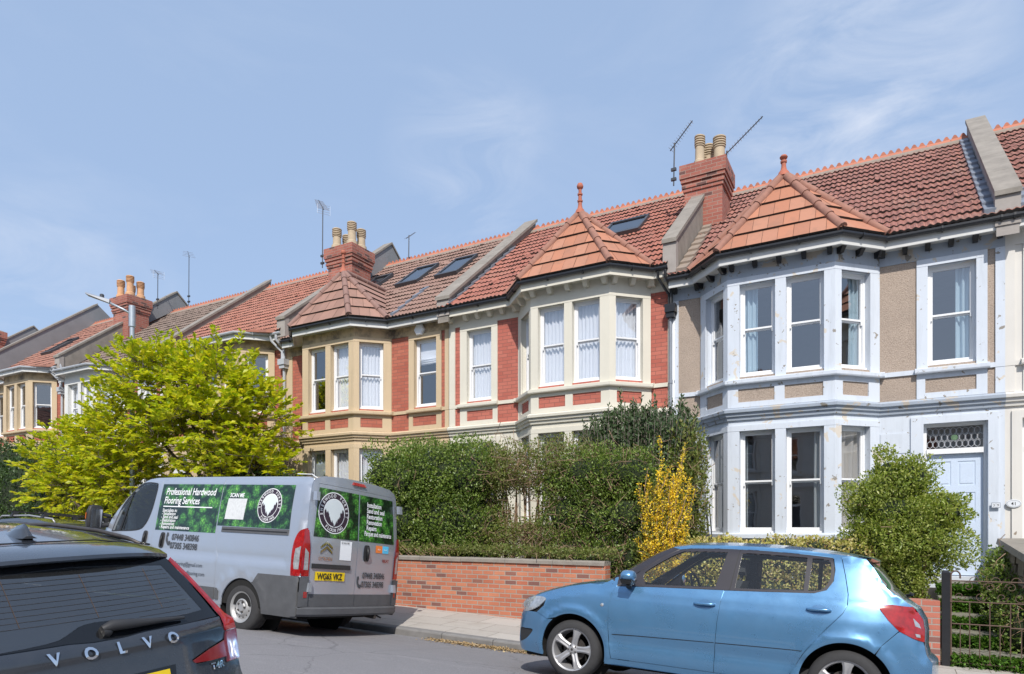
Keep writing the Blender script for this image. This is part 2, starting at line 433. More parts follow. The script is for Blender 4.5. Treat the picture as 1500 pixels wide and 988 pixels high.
class House:
    def __init__(s, Xb, sx, step, W, label, cfg):
        s.sx = sx; s.W = W; s.cfg = cfg; s.step = step; s.Xb = Xb
        s.root = thing('terraced_house', label, 'house', (Xb, 13.5, E0 + step - HZ), group='terraced houses along the street')
        s.path = Path([(0, 0), (.58, 0), (1.24, -.66), (3.02, -.66), (3.68, 0), (W, 0)])
        s.far = cfg.get('far', False)
        s.build()
    def wx(s, x):
        b = s.cfg.get('bshift', 0); W = s.W
        if not b or x <= 0 or x >= W: return x
        return x - b * (x / .4 if x < .4 else 1 if x < 5.15 else (W - x) / (W - 5.15))
    def put(s, mb, name, mats, parent=None, **k):
        if s.cfg.get('bshift'): mb.v = [(s.wx(x), y, z) for x, y, z in mb.v]
        if s.sx < 0:
            mb.v = [(-x, y, z) for x, y, z in mb.v]; k['flip'] = True
        return mb.build(name, mats, parent or s.root, off=(0, 0, HZ), **k)
    def pt(s, sv, d, h):
        p, n, _ = s.path.at(sv); return (p.x - n.x * d, p.y - n.y * d, h)
    def window(s, s0, s1, h0, h1, curtain='net', split=.5, frame='white'):
        g = .004
        k = s.path.at((s0 + s1) / 2)[2]; n = s.path.n[k]; a = s.path.at(s0 + 1e-6)[0]; e = (s.path.p[k + 1] - s.path.p[k]).normalized()
        def P(u, d, h): return (a.x + e.x * u - n.x * d, a.y + e.y * u - n.y * d, h)
        def bx(mb, u0, u1, d0, d1, z0, z1, m=None):
            mb.hexa([P(u0, d0, z0), P(u1, d0, z0), P(u1, d1, z0), P(u0, d1, z0), P(u0, d0, z1), P(u1, d0, z1), P(u1, d1, z1), P(u0, d1, z1)], m)
        w = s1 - s0; f = MB(); t = .045
        d0 = .10
        bx(f, 0, t, d0, d0 + .09, h0 + .045, h1); bx(f, w - t, w, d0, d0 + .09, h0 + .045, h1)
        bx(f, t, w - t, d0, d0 + .09, h1 - t, h1)
        bx(f, -.0, w, d0 - .045, d0 + .09, h0, h0 + .045)
        mh = h0 + (h1 - h0) * split
        us = .032
        # upper sash then lower sash, a little further in
        for z0, z1, dd, lo in ((mh, h1 - t, d0 + .012, .032), (h0 + .045, mh + .004, d0 + .045, .06)):
            bx(f, t, t + us, dd, dd + .032, z0, z1); bx(f, w - t - us, w - t, dd, dd + .032, z0, z1)
            bx(f, t + us, w - t - us, dd, dd + .032, z1 - us, z1); bx(f, t + us, w - t - us, dd, dd + .032, z0, z0 + lo)
        bx(f, t + .002, t + .03, d0 + .005, d0 + .03, mh - .07, mh - .001); bx(f, w - t - .03, w - t - .002, d0 + .005, d0 + .03, mh - .07, mh - .001)
        fo = s.put(f, 'sash_window', M[frame])
        p = MB()
        for z0, z1, dd in ((mh + .02, h1 - t - .02, d0 + .028), (h0 + .08, mh - .02, d0 + .061)):
            p.face([P(t + .02, dd, z0), P(w - t - .02, dd, z0), P(w - t - .02, dd, z1), P(t + .02, dd, z1)])
        s.put(p, 'pane', s.cfg.get('glass', M['glass']), fo)
        def cur(u0, u1, mat, amp=.022, per=.085, dd=.23, z0=None, z1=None, nm='curtain'):
            c = MB(); N = max(6, int((u1 - u0) / per * 6)); rows = []
            ph = random.random() * 6
            for z in np.linspace(h0 + .03 if z0 is None else z0, h1 - .02 if z1 is None else z1, 7):
                rr = []
                for i in range(N + 1):
                    u = u0 + (u1 - u0) * i / N
                    q = math.sin(u / per * 6.28 + ph + .5 * math.sin(z * 2.1)) + .45 * math.sin(u / per * 2.9 + ph * 2 + z * .8)
                    rr.append(P(u, dd + amp * q, z))
                rows.append(rr)
            c.grid(rows); s.put(c, nm, mat, fo, smooth=True)
        if curtain == 'net': cur(.02, w - .02, M['net'])
        elif curtain == 'netlow': cur(.02, w - .02, M['net'], z1=h0 + (h1 - h0) * .55)
        elif curtain == 'left': cur(.03, .03 + w * .42, M['curtain_blue'], .03)
        elif curtain == 'right': cur(w * .60, w - .03, M['curtain_blue'], .03)
        elif curtain == 'rightgrey': cur(w * .70, w - .03, M['curtain_grey'], .03)
        elif curtain == 'leftgrey': cur(.03, w * .18, M['curtain_grey'], .02)
        elif curtain == 'grey': cur(.02, w - .02, M['curtain_grey'], .03, .12)
        elif curtain == 'cream': cur(.02, w - .02, M['curtain_cream'], .035, .16)
        elif curtain == 'blind':
            b = MB(); bx(b, .05, w - .05, .20, .205, h0 + (h1 - h0) * .68, h1 - .03)
            for i in range(3): b.tube([P(.06, .20 - .01 * i, h0 + (h1 - h0) * .66 + i * .045), P(w - .06, .20 - .01 * i, h0 + (h1 - h0) * .66 + i * .045 + .01)], .035, 8)
            s.put(b, 'blind', M['net'], fo, smooth=True)
        return fo
    def build(s):
        c = s.cfg; W = s.W; P = s.path; sT = P.s[-1]; k = W - 5.5   # k: extra width goes to the flat bay
        trim, infill, ground = M[c['trim']], M[c['infill']], M[c['ground']]
        fl = 4.226                                   # arc length where the flat wall begins
        bw = [(.776, 1.386), (1.713, 2.333), (2.513, 3.133), (3.42, 4.03)]
        fo = k * .6
        fw = (4.971 + fo, 5.658 + fo)
        up = (2.80, 4.50); lo = (-.08, 1.80)
        door = (4.91 + fo, 5.82 + fo)
        ops_u = [(a, b, *up) for a, b in bw] + [(*fw, *up)]
        ops_g = [(a, b, *lo) for a, b in bw] + [(*door, -.80, 1.80)]
        # walls
        mb = MB()
        wall(mb, P, 2.03, 4.87, ops_u, .13, 0, mr=1)
        wall(mb, P, -1.5, 2.03, ops_g, .17, 1)
        # return, party and back walls
        mb.face([(0, 8.6, -1.5), (0, 0, -1.5), (0, 0, 4.87), (0, 8.6, 4.87)], 1)
        mb.face([(W, 0, -1.5), (W, 8.6, -1.5), (W, 8.6, 4.87), (W, 0, 4.87)], 1)
        mb.face([(W, 8.6, -1.5), (0, 8.6, -1.5), (0, 8.6, 4.87), (W, 8.6, 4.87)], 1)
        w = s.put(mb, 'wall', [infill, ground])
        # room linings
        r = MB()
        for z in (-.95, 2.15, 2.25, 4.84):
            r.face([(.12, -.45 if 0 else .2, z), (W - .12, .2, z), (W - .12, 3.4, z), (.12, 3.4, z)])
            r.face([(1.3, -.5, z), (2.96, -.5, z), (3.55, .2, z), (.7, .2, z)])
        r.face([(.12, 3.4, -.95), (W - .12, 3.4, -.95), (W - .12, 3.4, 4.84), (.12, 3.4, 4.84)])
        for x in (.12, 4.0, W - .12): r.face([(x, .2, -.95), (x, 3.4, -.95), (x, 3.4, 4.84), (x, .2, 4.84)])
        s.put(r, 'room_lining', M['interior'])
        # dressings: piers, heads, aprons
        t = MB()
        piers = [(0, .13), (.60, .776), (1.386, 1.713), (2.333, 2.513), (3.133, 3.42), (4.03, 4.25), (4.807 + fo, fw[0]), (fw[1], 5.81 + fo), (sT - .13, sT)]
        for a, b in piers: bar(t, P, a, b, 2.74, 4.50, .028)
        for a, b in ((.60, 4.25), (4.807 + fo, 5.81 + fo)): bar(t, P, a, b, 4.50, 4.62, .032)
        for a, b in ((0, .13), (sT - .13, sT)): bar(t, P, a, b, 4.50, 4.62, .026)
        # apron: rails and stiles round sunk panels
        pan = [(.80, 1.36), (1.69, 2.32), (2.49, 3.12), (3.45, 4.0)]
        fp = (4.935 + fo, 5.66 + fo)
        for a, b in ((.58, 4.25), (4.807 + fo, 5.81 + fo)):
            bar(t, P, a, b, 2.235, 2.33, .024); bar(t, P, a, b, 2.572, 2.66, .024)
        e = [.58] + [q for x in pan for q in x] + [4.25]
        for a, b in zip(e[::2], e[1::2]): bar(t, P, a, b, 2.33, 2.572, .024)
        for a, b in ((4.807 + fo, fp[0]), (fp[1], 5.81 + fo)): bar(t, P, a, b, 2.33, 2.572, .024)
        for a, b in ((0, .13), (sT - .13, sT)): bar(t, P, a, b, 2.235, 2.66, .024)
        # ground floor surrounds
        for a, b in piers[1:6]: bar(t, P, a, b, -.16, 1.80, .026)
        bar(t, P, .60, 4.25, 1.80, 1.90, .03)
        bar(t, P, 4.72 + fo, door[0], -.9, 1.80, .03); bar(t, P, door[1], 5.96 + fo, -.9, 1.80, .03); bar(t, P, 4.72 + fo, 5.96 + fo, 1.80, 1.92, .03)
        s.put(t, 'stone_dressing', trim, w)
        f = MB(); bar(f, P, 0, sT, 4.62, 4.87, .018)
        s.put(f, 'frieze', M[c.get('frieze', c['trim'])], w)
        b = MB(); bar(b, P, 0, sT, 2.66, 2.74, .03)
        for a_, b_ in ((.50, 4.33), (4.78 + fo, 5.84 + fo)): band(b, P, a_, b_, [(.0, 2.655), (.10, 2.655), (.11, 2.675), (.11, 2.73), (0, 2.765)])
        s.put(b, 'sill_band', trim, w)
        b = MB(); band(b, P, 0, sT, [(-.01, 2.0), (.035, 2.0), (.045, 2.055), (.075, 2.07), (.085, 2.12), (.12, 2.135), (.125, 2.185), (.06, 2.225), (-.01, 2.235)])
        s.put(b, 'string_course', M[c.get('course', c['trim'])], w)
        b = MB(); band(b, P, .54, 4.29, [(.0, -.17), (.09, -.17), (.09, -.10), (0, -.07)])
        s.put(b, 'sill_band', trim, w)
        if c.get('rustic'):
            for a_, b_ in ((.03, .57), (4.26, 4.70 + fo)):
                b = MB()
                for i in range(8):
                    z = -1.2 + i * .36
                    if z + .34 < 1.95: bar(b, P, a_, b_, z, z + .345, .014)
                s.put(b, 'rusticated_stone', trim, w)
        # windows
        cu = c['curtains']
        fr = c.get('frame', 'white')
        for (a, b_), q in zip(bw, cu[0]): s.window(a, b_, *up, curtain=q, frame=fr, split=.515)
        s.window(*fw, *up, curtain=cu[1], frame=fr, split=.5)
        for (a, b_), q in zip(bw, cu[2]): s.window(a, b_, *lo, curtain=q, frame=fr, split=.5)
        # door and fanlight
        s.door(door, c)
        # eaves
        fa = MB(); band(fa, P, 0, sT, [(0, 4.862), (.25, 4.862), (.25, 4.815), (.28, 4.815), (.28, 5.0), (0, 5.0)])
        s.put(fa, 'fascia', M[c.get('fascia', 'fascia_white')])
        g = MB(); band(g, P, 0, sT, [(.285, 4.975), (.30, 4.948), (.33, 4.938), (.36, 4.948), (.375, 4.975), (.375, 5.008), (.362, 5.008), (.358, 4.98), (.33, 4.955), (.302, 4.98), (.298, 5.008), (.285, 5.008)])
        x = .35
        while x < sT:
            band(g, P, x, x + .025, [(.28, 4.955), (.295, 4.925), (.33, 4.918), (.37, 4.93), (.388, 4.97), (.385, 5.012), (.376, 4.97), (.33, 4.935), (.29, 4.96)]); x += .8
        s.put(g, 'gutter', M[c.get('gutter', 'black_paint')])
        if c.get('brackets'):
            bm_ = M[c['brackets']]; x = .12; proto = None
            pos = []
            for k_ in range(len(P.n)):
                a, b_ = P.s[k_], P.s[k_ + 1]; n_ = max(1, round((b_ - a) / .40))
                for i in range(n_ + 1):
                    q = a + .07 + (b_ - a - .14) * i / n_; pos.append((q, k_))
            for q, k_ in pos:
                if proto is None:
                    mbk = MB(); bs = c.get('bscale', 1)
                    mbk.hexa([(a_ * bs, b_ * bs, c_ * bs) for a_, b_, c_ in [(-.045, -.10, -.14), (.045, -.10, -.14), (.045, 0, -.14), (-.045, 0, -.14), (-.055, -.2, 0), (.055, -.2, 0), (.055, 0, 0), (-.055, 0, 0)]])
                    proto = mbk.build('eaves_bracket', bm_, s.root); o = proto
                else:
                    o = proto.copy(); C.objects.link(o); o.parent = s.root
                p, _, _ = P.at(q); n = P.n[k_]
                o.location = (s.sx * s.wx(p.x + n.x * .018), p.y + n.y * .018, 4.868 + HZ)
                o.rotation_euler = (0, 0, s.sx * math.atan2(-n.x, -n.y) * -1)
        s.roof(c)
    def door(s, d, c):
        P = s.pt; mb = MB(); a, b = d; w = b - a; n = s.path.n[-1]
        x0 = s.path.at(a)[0].x; x1 = s.path.at(b)[0].x; y = .10
        mb.box(x0, x0 + .05, y, y + .1, -.8, 1.80); mb.box(x1 - .05, x1, y, y + .1, -.8, 1.80); mb.box(x0 + .05, x1 - .05, y, y + .1, 1.75, 1.80)
        mb.box(x0 + .05, x1 - .05, y - .03, y + .1, 1.28, 1.37)
        fr = s.put(mb, 'door_frame', M[c.get('frame', 'white')])
        mb = MB(); X0, X1 = x0 + .05, x1 - .05; ww = X1 - X0
        mb.box(X0, X1, y + .05, y + .09, -.79, 1.28)
        st = .11
        def rail(u0, u1, z0, z1): mb.box(u0, u1, y + .041, y + .052, z0, z1)
        rail(X0 + .004, X0 + st, -.785, 1.275); rail(X1 - st, X1 - .004, -.785, 1.275)
        zs = [(-.785, -.60), (-.02, .12), (.62, .74), (1.15, 1.275)]
        mid = (X0 + X1) / 2
        for z0, z1 in zs: rail(X0 + st, X1 - st, z0, z1)
        for (q0, q1), (r0, r1) in zip(zs, zs[1:]):
            rail(mid - .05, mid + .05, q1, r0)
            for u0, u1 in ((X0 + st + .03, mid - .08), (mid + .08, X1 - st - .03)):
                mb.box(u0, u1, y + .043, y + .051, q1 + .035, r0 - .035)
        do = s.put(mb, 'door', M[c.get('door', 'door_dark')])
        mb = MB(); mb.box(mid - .13, mid + .13, y + .032, y + .0405, .02, .085); mb.box(mid - .11, mid + .11, y + .026, y + .0315, .035, .07)
        s.put(mb, 'letterbox', M['brass'], do)
        mb = MB(); mb.face([(X0, y + .06, 1.37), (X1, y + .06, 1.37), (X1, y + .06, 1.75), (X0, y + .06, 1.75)])
        fl = s.put(mb, 'fanlight', s.cfg.get('glass', M['glass']))
        if c.get('leaded'):
            mb = MB(); hx = .085; r_ = .055
            for row, z in enumerate((1.45, 1.56, 1.67)):
                xx = X0 + .05 + (row % 2) * hx / 2
                while xx < X1 - .03:
                    pts = [(xx + r_ * .78 * math.sin(q * math.pi / 3), y + .052, z + r_ * 1.12 * math.cos(q * math.pi / 3)) for q in range(7)]
                    pts = [(min(max(p_[0], X0), X1), p_[1], min(max(p_[2], 1.372), 1.748)) for p_ in pts]
                    mb.tube(pts, .0052, 4, cap=False); xx += hx
            s.put(mb, 'lead_came', M['grey_gutter'], fl)
            mb = MB(); mb.lathe([(.001, -.004), (.05, -.004), (.05, 0), (.001, 0)], (mid, y + .05, 1.56), 14, axis='y')
            s.put(mb, 'coloured_glass', simple('red_green_glass', (.12, .2, .12), .2, var=.8, vs=20), fl)
    def roof(s, c):
        W = s.W; h0 = 5.035; y0 = -.335; yr = 4.1; hr = c.get('ridge', 8.5)
        Sl = math.hypot(yr - y0, hr - h0); uy, uh = (yr - y0) / Sl, (hr - h0) / Sl; ny, nh = -uh, uy
        rows_n = 17; g = Sl / rows_n; pitch = .105; ns = 6 if not s.far else 3
        nw = int(W / pitch); amp = .024
        xs = [W * i / (nw * ns) for i in range(nw * ns + 1)]
        wv = [amp * (1 - abs(math.sin(math.pi * i / ns)) ** 1.0 * 1.0) if ns < 4 else amp * (.5 + .5 * math.cos(2 * math.pi * i / ns)) for i in range(nw * ns + 1)]
        mb = MB(); rr = []
        for k in range(rows_n):
            a = k * g; b = (k + 1) * g; j = [random.uniform(-.006, .006) + (random.random() < .02) * random.uniform(.01, .025) for _ in range(nw + 1)]
            lo = []; up = []; ri = []
            for i, x in enumerate(xs):
                q = wv[i] + j[min(nw, i // ns)] + .022 * mnoise.noise(Vector((x * .7 + s.Xb, k * .22, 3)))
                L_ = .034 + q; U_ = .004 + q
                lo.append((x, y0 + uy * a + ny * L_, h0 + uh * a + nh * L_))
                up.append((x, y0 + uy * (b + .01) + ny * U_, h0 + uh * (b + .01) + nh * U_))
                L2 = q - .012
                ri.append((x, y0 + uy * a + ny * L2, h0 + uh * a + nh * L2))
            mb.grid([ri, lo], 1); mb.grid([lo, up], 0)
        mb.face([(W, yr, hr), (0, yr, hr), (0, yr + 4.5, hr - 3.5), (W, yr + 4.5, hr - 3.5)][::-1], 0)
        mb.face([(0, 0, 4.87), (0, yr, hr), (0, yr + 4.5, hr - 3.5), (0, yr + 4.5, 4.87)][::-1], 0)
        mb.face([(W, 0, 4.87), (W, yr, hr), (W, yr + 4.5, hr - 3.5), (W, yr + 4.5, 4.87)], 0)
        ro = s.put(mb, 'roof', [M[c['tile']], M['soot_and_dark']])  # second material: near-black risers below each tile course
        # ridge with scalloped crest
        mb = MB()
        n = int(W / .45)
        for i in range(n):
            xa, xb = W * i / n, W * (i + 1) / n - .008
            prof = [(-.15, -.10), (-.10, -.0), (-.03, .075), (.03, .075), (.10, 0), (.15, -.10)]
            mb.grid([[(xa, yr + p_, hr + q) for p_, q in prof], [(xb, yr + p_, hr + q) for p_, q in prof]][::-1])
            m_ = 3
            for j in range(m_):
                xc = xa + (xb - xa) * (j + .5) / m_; r_ = (xb - xa) / m_ / 2
                pts = [(xc - r_, .07), (xc - r_ * .72, .10), (xc - r_ * .35, .15), (xc, .165), (xc + r_ * .35, .15), (xc + r_ * .72, .10), (xc + r_, .07)]
                mb.face([(x, yr - .014, hr + z) for x, z in pts][::-1]); mb.face([(x, yr + .014, hr + z) for x, z in pts])
                for (xa_, za_), (xb_, zb_) in zip(pts, pts[1:]):
                    mb.face([(xa_, yr - .014, hr + za_), (xb_, yr - .014, hr + zb_), (xb_, yr + .014, hr + zb_), (xa_, yr + .014, hr + za_)])
        s.put(mb, 'ridge_tiles', M['ridge'], ro)
        # mortar fillet below ridge
        mb = MB(); mb.hexa([(0, yr - .23, hr - .145), (W, yr - .23, hr - .145), (W, yr - .1, hr - .1), (0, yr - .1, hr - .1), (0, yr - .2, hr - .08), (W, yr - .2, hr - .08), (W, yr - .08, hr + .01), (0, yr - .08, hr + .01)])
        s.put(mb, 'mortar_bed', M['mortar'], ro)
        rz = lambda y: h0 + (y - y0) * uh / uy
        s.rz = rz
        if not c.get('bayroof', 'plain_orange'):
            mb = MB(); q = [(.05, -.33), (.9, -1.0), (3.36, -1.0), (4.2, -.33)]
            mb.hexa([(.2, -.335, 5.0), (4.06, -.335, 5.0), (3.15, -.99, 5.0), (1.11, -.99, 5.0), (.2, -.335, 5.10), (4.06, -.335, 5.10), (3.15, -.99, 5.02), (1.11, -.99, 5.02)][::1])
            s.put(mb, 'bay_roof', M[c['tile']], ro)
        if c.get('bayroof', 'plain_orange'): s.bayroof(c, rz)
        for (x0, x1, ya, yb) in c.get('sky', []):
            P_ = lambda x, y, o: (x, y - o * uh, rz(y) + o * uy)
            mb = MB(); 
            def fr(a, b, c_, d, o0, o1): mb.hexa([P_(a, c_, o0), P_(b, c_, o0), P_(b, d, o0), P_(a, d, o0), P_(a, c_, o1), P_(b, c_, o1), P_(b, d, o1), P_(a, d, o1)])
            t_ = .06
            fr(x0, x1, ya, ya + .09, 0, .13); fr(x0, x1, yb - .07, yb, 0, .13); fr(x0, x0 + t_, ya + .09, yb - .07, 0, .12); fr(x1 - t_, x1, ya + .09, yb - .07, 0, .12)
            sk = s.put(mb, 'skylight', M['darkmetal'], ro)
            mb = MB(); mb.face([P_(x0 + t_, ya + .09, .10), P_(x1 - t_, ya + .09, .10), P_(x1 - t_, yb - .07, .10), P_(x0 + t_, yb - .07, .10)])
            mb.face([P_(x0 + t_, ya + .09, .05), P_(x1 - t_, ya + .09, .05), P_(x1 - t_, yb - .07, .05), P_(x0 + t_, yb - .07, .05)], 1)
            s.put(mb, 'pane', [M['roof_glass'], M['interior']], sk)
    def bayroof(s, c, rz):
        mat = M[c.get('bayroof', 'plain_orange')]; hip = M[c.get('hipmat', 'hip')]
        hE = 5.03; n_ = 5
        sec = s.path.sub(.58 - .30, 3.68 + .42 + .25)
        def off(i, q):
            k = i; n1, n2 = s.path.n[k - 1], s.path.n[k]; m = n1 + n2; m = m / m.dot(n1); p = s.path.p[k]
            return Vector((p.x + m.x * q, p.y + m.y * q, hE))
        JL, CL, CR, JR = off(1, .345), off(2, .345), off(3, .345), off(4, .345)
        A = Vector((2.13, -.1, 6.6)); yb = -.335 + (6.6 - 5.035) / ((c.get('ridge', 8.5) - 5.035) / 4.435); Bk = Vector((2.13, yb, 6.6))
        mb = MB()
        def face(tri, n, back=False):
            a, b, t = tri      # eave left, eave right, apex
            nn = (b - a).cross(t - a).normalized()
            L = (b - a).length
            for k in range(n):
                f0, f1 = k / n, (k + 1) / n
                p0, p1 = a.lerp(t, f0), b.lerp(t, f0); q0, q1 = a.lerp(t, f1), b.lerp(t, f1)
                w = .26; L0 = (p1 - p0).length; m_ = max(1, round(L0 / w)); sh = (k % 2) * .5
                cuts = sorted({0, 1, *[min(1, max(0, (i + sh) * w / L0)) for i in range(m_ + 1)]})
                L1 = (q1 - q0).length
                dr = (b - a).normalized(); o_l = (q0 - p0).dot(dr)
                for u0, u1 in zip(cuts, cuts[1:]):
                    if (u1 - u0) * L0 < .03: continue
                    g_ = .004 / L0
                    e0, e1 = u0 * L0 + .003, u1 * L0 - .003
                    x0 = min(max(e0, o_l), o_l + L1); x1 = min(max(e1, o_l), o_l + L1)
                    up0 = q0 + dr * (x0 - o_l); up1 = q0 + dr * (x1 - o_l)
                    lo0 = p0 + dr * e0; lo1 = p0 + dr * e1
                    # tiles on hip lines are cut to the hip
                    j = random.uniform(0, .006)
                    T = nn * (.045 + j); U = nn * (.008 + j)
                    D = [lo0 + T, lo1 + T, up1 + U, up0 + U]; E = [lo0 + nn * .005, lo1 + nn * .005]
                    if (up1 - up0).length < .004: mb.face([D[0], D[1], D[2]], 0)
                    else: mb.face(D, 0)
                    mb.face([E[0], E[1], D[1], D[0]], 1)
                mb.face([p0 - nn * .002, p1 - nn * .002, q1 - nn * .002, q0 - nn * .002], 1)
        face((CL, CR, A), n_); face((JL, CL, A), n_); face((CR, JR, A), n_)
        # the side slopes run back to the main roof
        for a, t0, t1 in ((JR, A, Bk), (Bk, A, JL)): pass
        def plain(q, n=6):
            pass
        def side(J, sgn):
            nn = ((A - J).cross(Bk - J)).normalized() * (1 if sgn > 0 else -1)
            if nn.z < 0: nn = -nn
            rows = 6; ridge = Bk - A
            for k in range(rows):
                f0, f1 = k / rows, (k + 1) / rows
                p0, p1 = J.lerp(A, f0), J.lerp(Bk, f0); q0, q1 = J.lerp(A, f1), J.lerp(Bk, f1)
                quad = [p0 + nn * .04, p1 + nn * .04, q1 + nn * .008, q0 + nn * .008]
                if sgn < 0: quad = quad[::-1]
                if k == 0: quad = [quad[0], quad[2], quad[3]] if sgn > 0 else [quad[0], quad[1], quad[3]]
                mb.face(quad, 0)
                if k: 
                    r_ = [p0, p1, p1 + nn * .04, p0 + nn * .04]; mb.face(r_ if sgn > 0 else r_[::-1], 1)
        side(JR, 1); side(JL, -1)
        ro = s.put(mb, 'bay_roof', [mat, M['soot_and_dark']])  # second material: near-black risers and backing behind the tile gaps
        mb = MB()
        def hipline(a, b, r=.075, seg=.40):
            d = b - a; n = max(2, round(d.length / seg)); nrm = Vector((0, 0, .03))
            for i in range(n):
                p, q = a + d * (i / n) + nrm, a + d * ((i + 1) / n + .01) + nrm
                mb.tube([p, p.lerp(q, .12), q], [r + .012, r + .006, r - .006], 10)
        hipline(CL, A); hipline(CR, A); hipline(JL, A); hipline(JR, A); hipline(A, Bk)
        s.put(mb, 'hip_tiles', hip, ro, smooth=True, angle=40)
        if c.get('finial'):
            mb = MB(); f = c['finial']
            prof = [(.14, -.06), (.11, .02), (.065, .07), (.05, .14), (.05, .2), (.068, .21), (.068, .24), (.045, .25), (.045, .32 * f), (.065, .325 * f), (.065, .35 * f), (.04, .36 * f), (.04, .44 * f), (.075, .46 * f), (.085, .50 * f), (.06, .55 * f), (.0, .57 * f)]
            mb.lathe([(r_ * .85, z) for r_, z in prof], (A.x, A.y, A.z + .04), 14)
            s.put(mb, 'finial', M['terracotta'], ro, smooth=True, angle=50)

def coping_wall(h, lx, w=.30, over=.42, y_end=4.25, light_post=True, ridge=None, post_h=.0, yfront=-.30, slabw=.36, back=False, slab='coping', web='coping'):
    """raised party wall with coping slabs, in the house's own frame"""
    rz = h.rz; mb = MB(); x0, x1 = lx - w / 2, lx + w / 2
    ya = yfront
    mb.hexa([(x0, ya, 4.7), (x1, ya, 4.7), (x1, y_end, rz(y_end) - .3), (x0, y_end, rz(y_end) - .3), (x0, ya, rz(ya) + over - .08), (x1, ya, rz(ya) + over - .08), (x1, y_end, rz(y_end) + over - .08), (x0, y_end, rz(y_end) + over - .08)])
    p = h.put(mb, 'parapet', M[web])
    mb = MB(); n = 5
    for i in range(n):
        a = ya - .06 + (y_end - ya + .06) * i / n; b = ya - .06 + (y_end - ya + .06) * (i + 1) / n - .008
        X0, X1 = lx - slabw / 2, lx + slabw / 2; o = over
        mb.hexa([(X0, a, rz(a) + o - .08), (X1, a, rz(a) + o - .08), (X1, b, rz(b) + o - .08), (X0, b, rz(b) + o - .08), (X0, a, rz(a) + o), (X1, a, rz(a) + o), (X1, b, rz(b) + o), (X0, b, rz(b) + o)])
    h.put(mb, 'coping', M[slab], p)
    if back:
        mb = MB(); r_ = y_end; q = r_ + 2.2
        mb.hexa([(x0, r_, rz(r_) - .4), (x1, r_, rz(r_) - .4), (x1, q, rz(r_) - 2.2), (x0, q, rz(r_) - 2.2), (x0, r_, rz(r_) + over - .05), (x1, r_, rz(r_) + over - .05), (x1, q, rz(r_) - 1.7 + over), (x0, q, rz(r_) - 1.7 + over)])
        h.put(mb, 'parapet', M[web])
    if light_post:
        mb = MB(); mb.box(x0 - .02, x1 + .02, yfront - .02, yfront + .14, 4.86, rz(yfront) + over - .085)
        h.put(mb, 'kneeler', M['coping_light'], p)
    return p

def chimney(h, lx, base, top, potspec, w=.98, y0=2.0, y1=2.85, capdark=True):
    mb = MB(); x0, x1 = lx - w / 2, lx + w / 2
    def bx(e, z0, z1): mb.box(x0 - e, x1 + e, y0 - e, y1 + e, z0, z1)
    bx(0, base, top - .62); bx(.03, top - .62, top - .54); bx(.055, top - .54, top - .46); bx(.03, top - .46, top - .42); bx(.075, top - .42, top - .33); bx(.10, top - .33, top - .02)
    ch = h.put(mb, 'chimney', M['brick_chimney'])
    mb = MB(); mb.hexa([(x0 - .08, y0 - .08, top - .02), (x1 + .08, y0 - .08, top - .02), (x1 + .08, y1 + .08, top - .02), (x0 - .08, y1 + .08, top - .02), (x0 + .15, y0 + .15, top + .1), (x1 - .15, y0 + .15, top + .1), (x1 - .15, y1 - .15, top + .1), (x0 + .15, y1 - .15, top + .1)])
    h.put(mb, 'flaunching', M['mortar'], ch)
    for px, py, ht, mt in potspec:
        mb = MB(); z = top + .04; r = .128; ht *= 1.12
        prof = [(r * 1.35, 0), (r * 1.3, .1), (r * 1.02, .13), (r, .16), (r * .95, ht - .30), (r * 1.1, ht - .29), (r * 1.1, ht - .27)]
        zz = ht - .27
        for i in range(4):
            prof += [(r * .78, zz), (r * .78, zz + .024), (r * 1.16, zz + .026), (r * 1.16, zz + .052)]; zz += .055
        prof += [(r * .95, zz + .015), (r * .5, zz + .035), (r * .001, zz + .04)]
        X = x0 + .08 + (w - .16) * px; Y = y0 + .1 + (y1 - y0 - .2) * py
        mb.lathe(prof, (X, Y, z), 18)
        for j in range(4):
            for q in range(18): mb.m[(7 + 4 * j) * 18 + q] = 1  # slot faces painted near-black, the dark of the openings put into the colour
        h.put(mb, 'chimney_pot', [M[mt], M['soot_and_dark']], ch, smooth=True, angle=35)
    return ch

def downpipe(h, lx, y, z0, z1, mat='grey_pipe', hop=None, r=.042):
    mb = MB(); mb.tube([(lx, y, z0), (lx, y, z1)], r, 10)
    z = z0 + 1.0
    while z < z1 - .3: mb.tube([(lx, y, z), (lx, y, z + .07)], r + .01, 10); mb.box(lx - .08, lx + .08, y + r * .4, y + r * .9, z + .01, z + .06); z += 1.5
    return h.put(mb, 'downpipe', M[mat], smooth=True, angle=40)
# ------------------------------------------------------------------ the terrace
net4 = ('net',) * 4
HB = 13.5
h1 = House(-3.81, 1, 0, 5.5, 'pale blue peeling painted house with pebbledash panels and orange hipped bay roof', dict(
    trim='blue_paint', infill='pebble', ground='blue_paint', frieze='grey_paint', course='grey_paint', tile='tile_h1', rustic=True, brackets='black_paint', bscale=.78, fascia='fascia_white',
    curtains=(('none', 'left', 'none', 'right'), 'right', ('grey', 'leftgrey', 'rightgrey', 'cream')), frame='white', door='door_blue', leaded=True, finial=.62, ridge=8.5))
h2 = House(-3.81, -1, .25, 5.5, 'cream and red brick house with cream eaves brackets and orange hipped bay roof', dict(
    trim='cream_paint', infill='brick_h2', ground='cream_paint', tile='tile_h2', brackets='cream_paint', fascia='cream_paint',
    curtains=(net4, 'net', ('net', 'cream', 'cream', 'net')), frame='upvc', finial=1.1, ridge=8.56, bshift=.13, sky=[(1.46, 2.46, 1.87, 2.75)]))
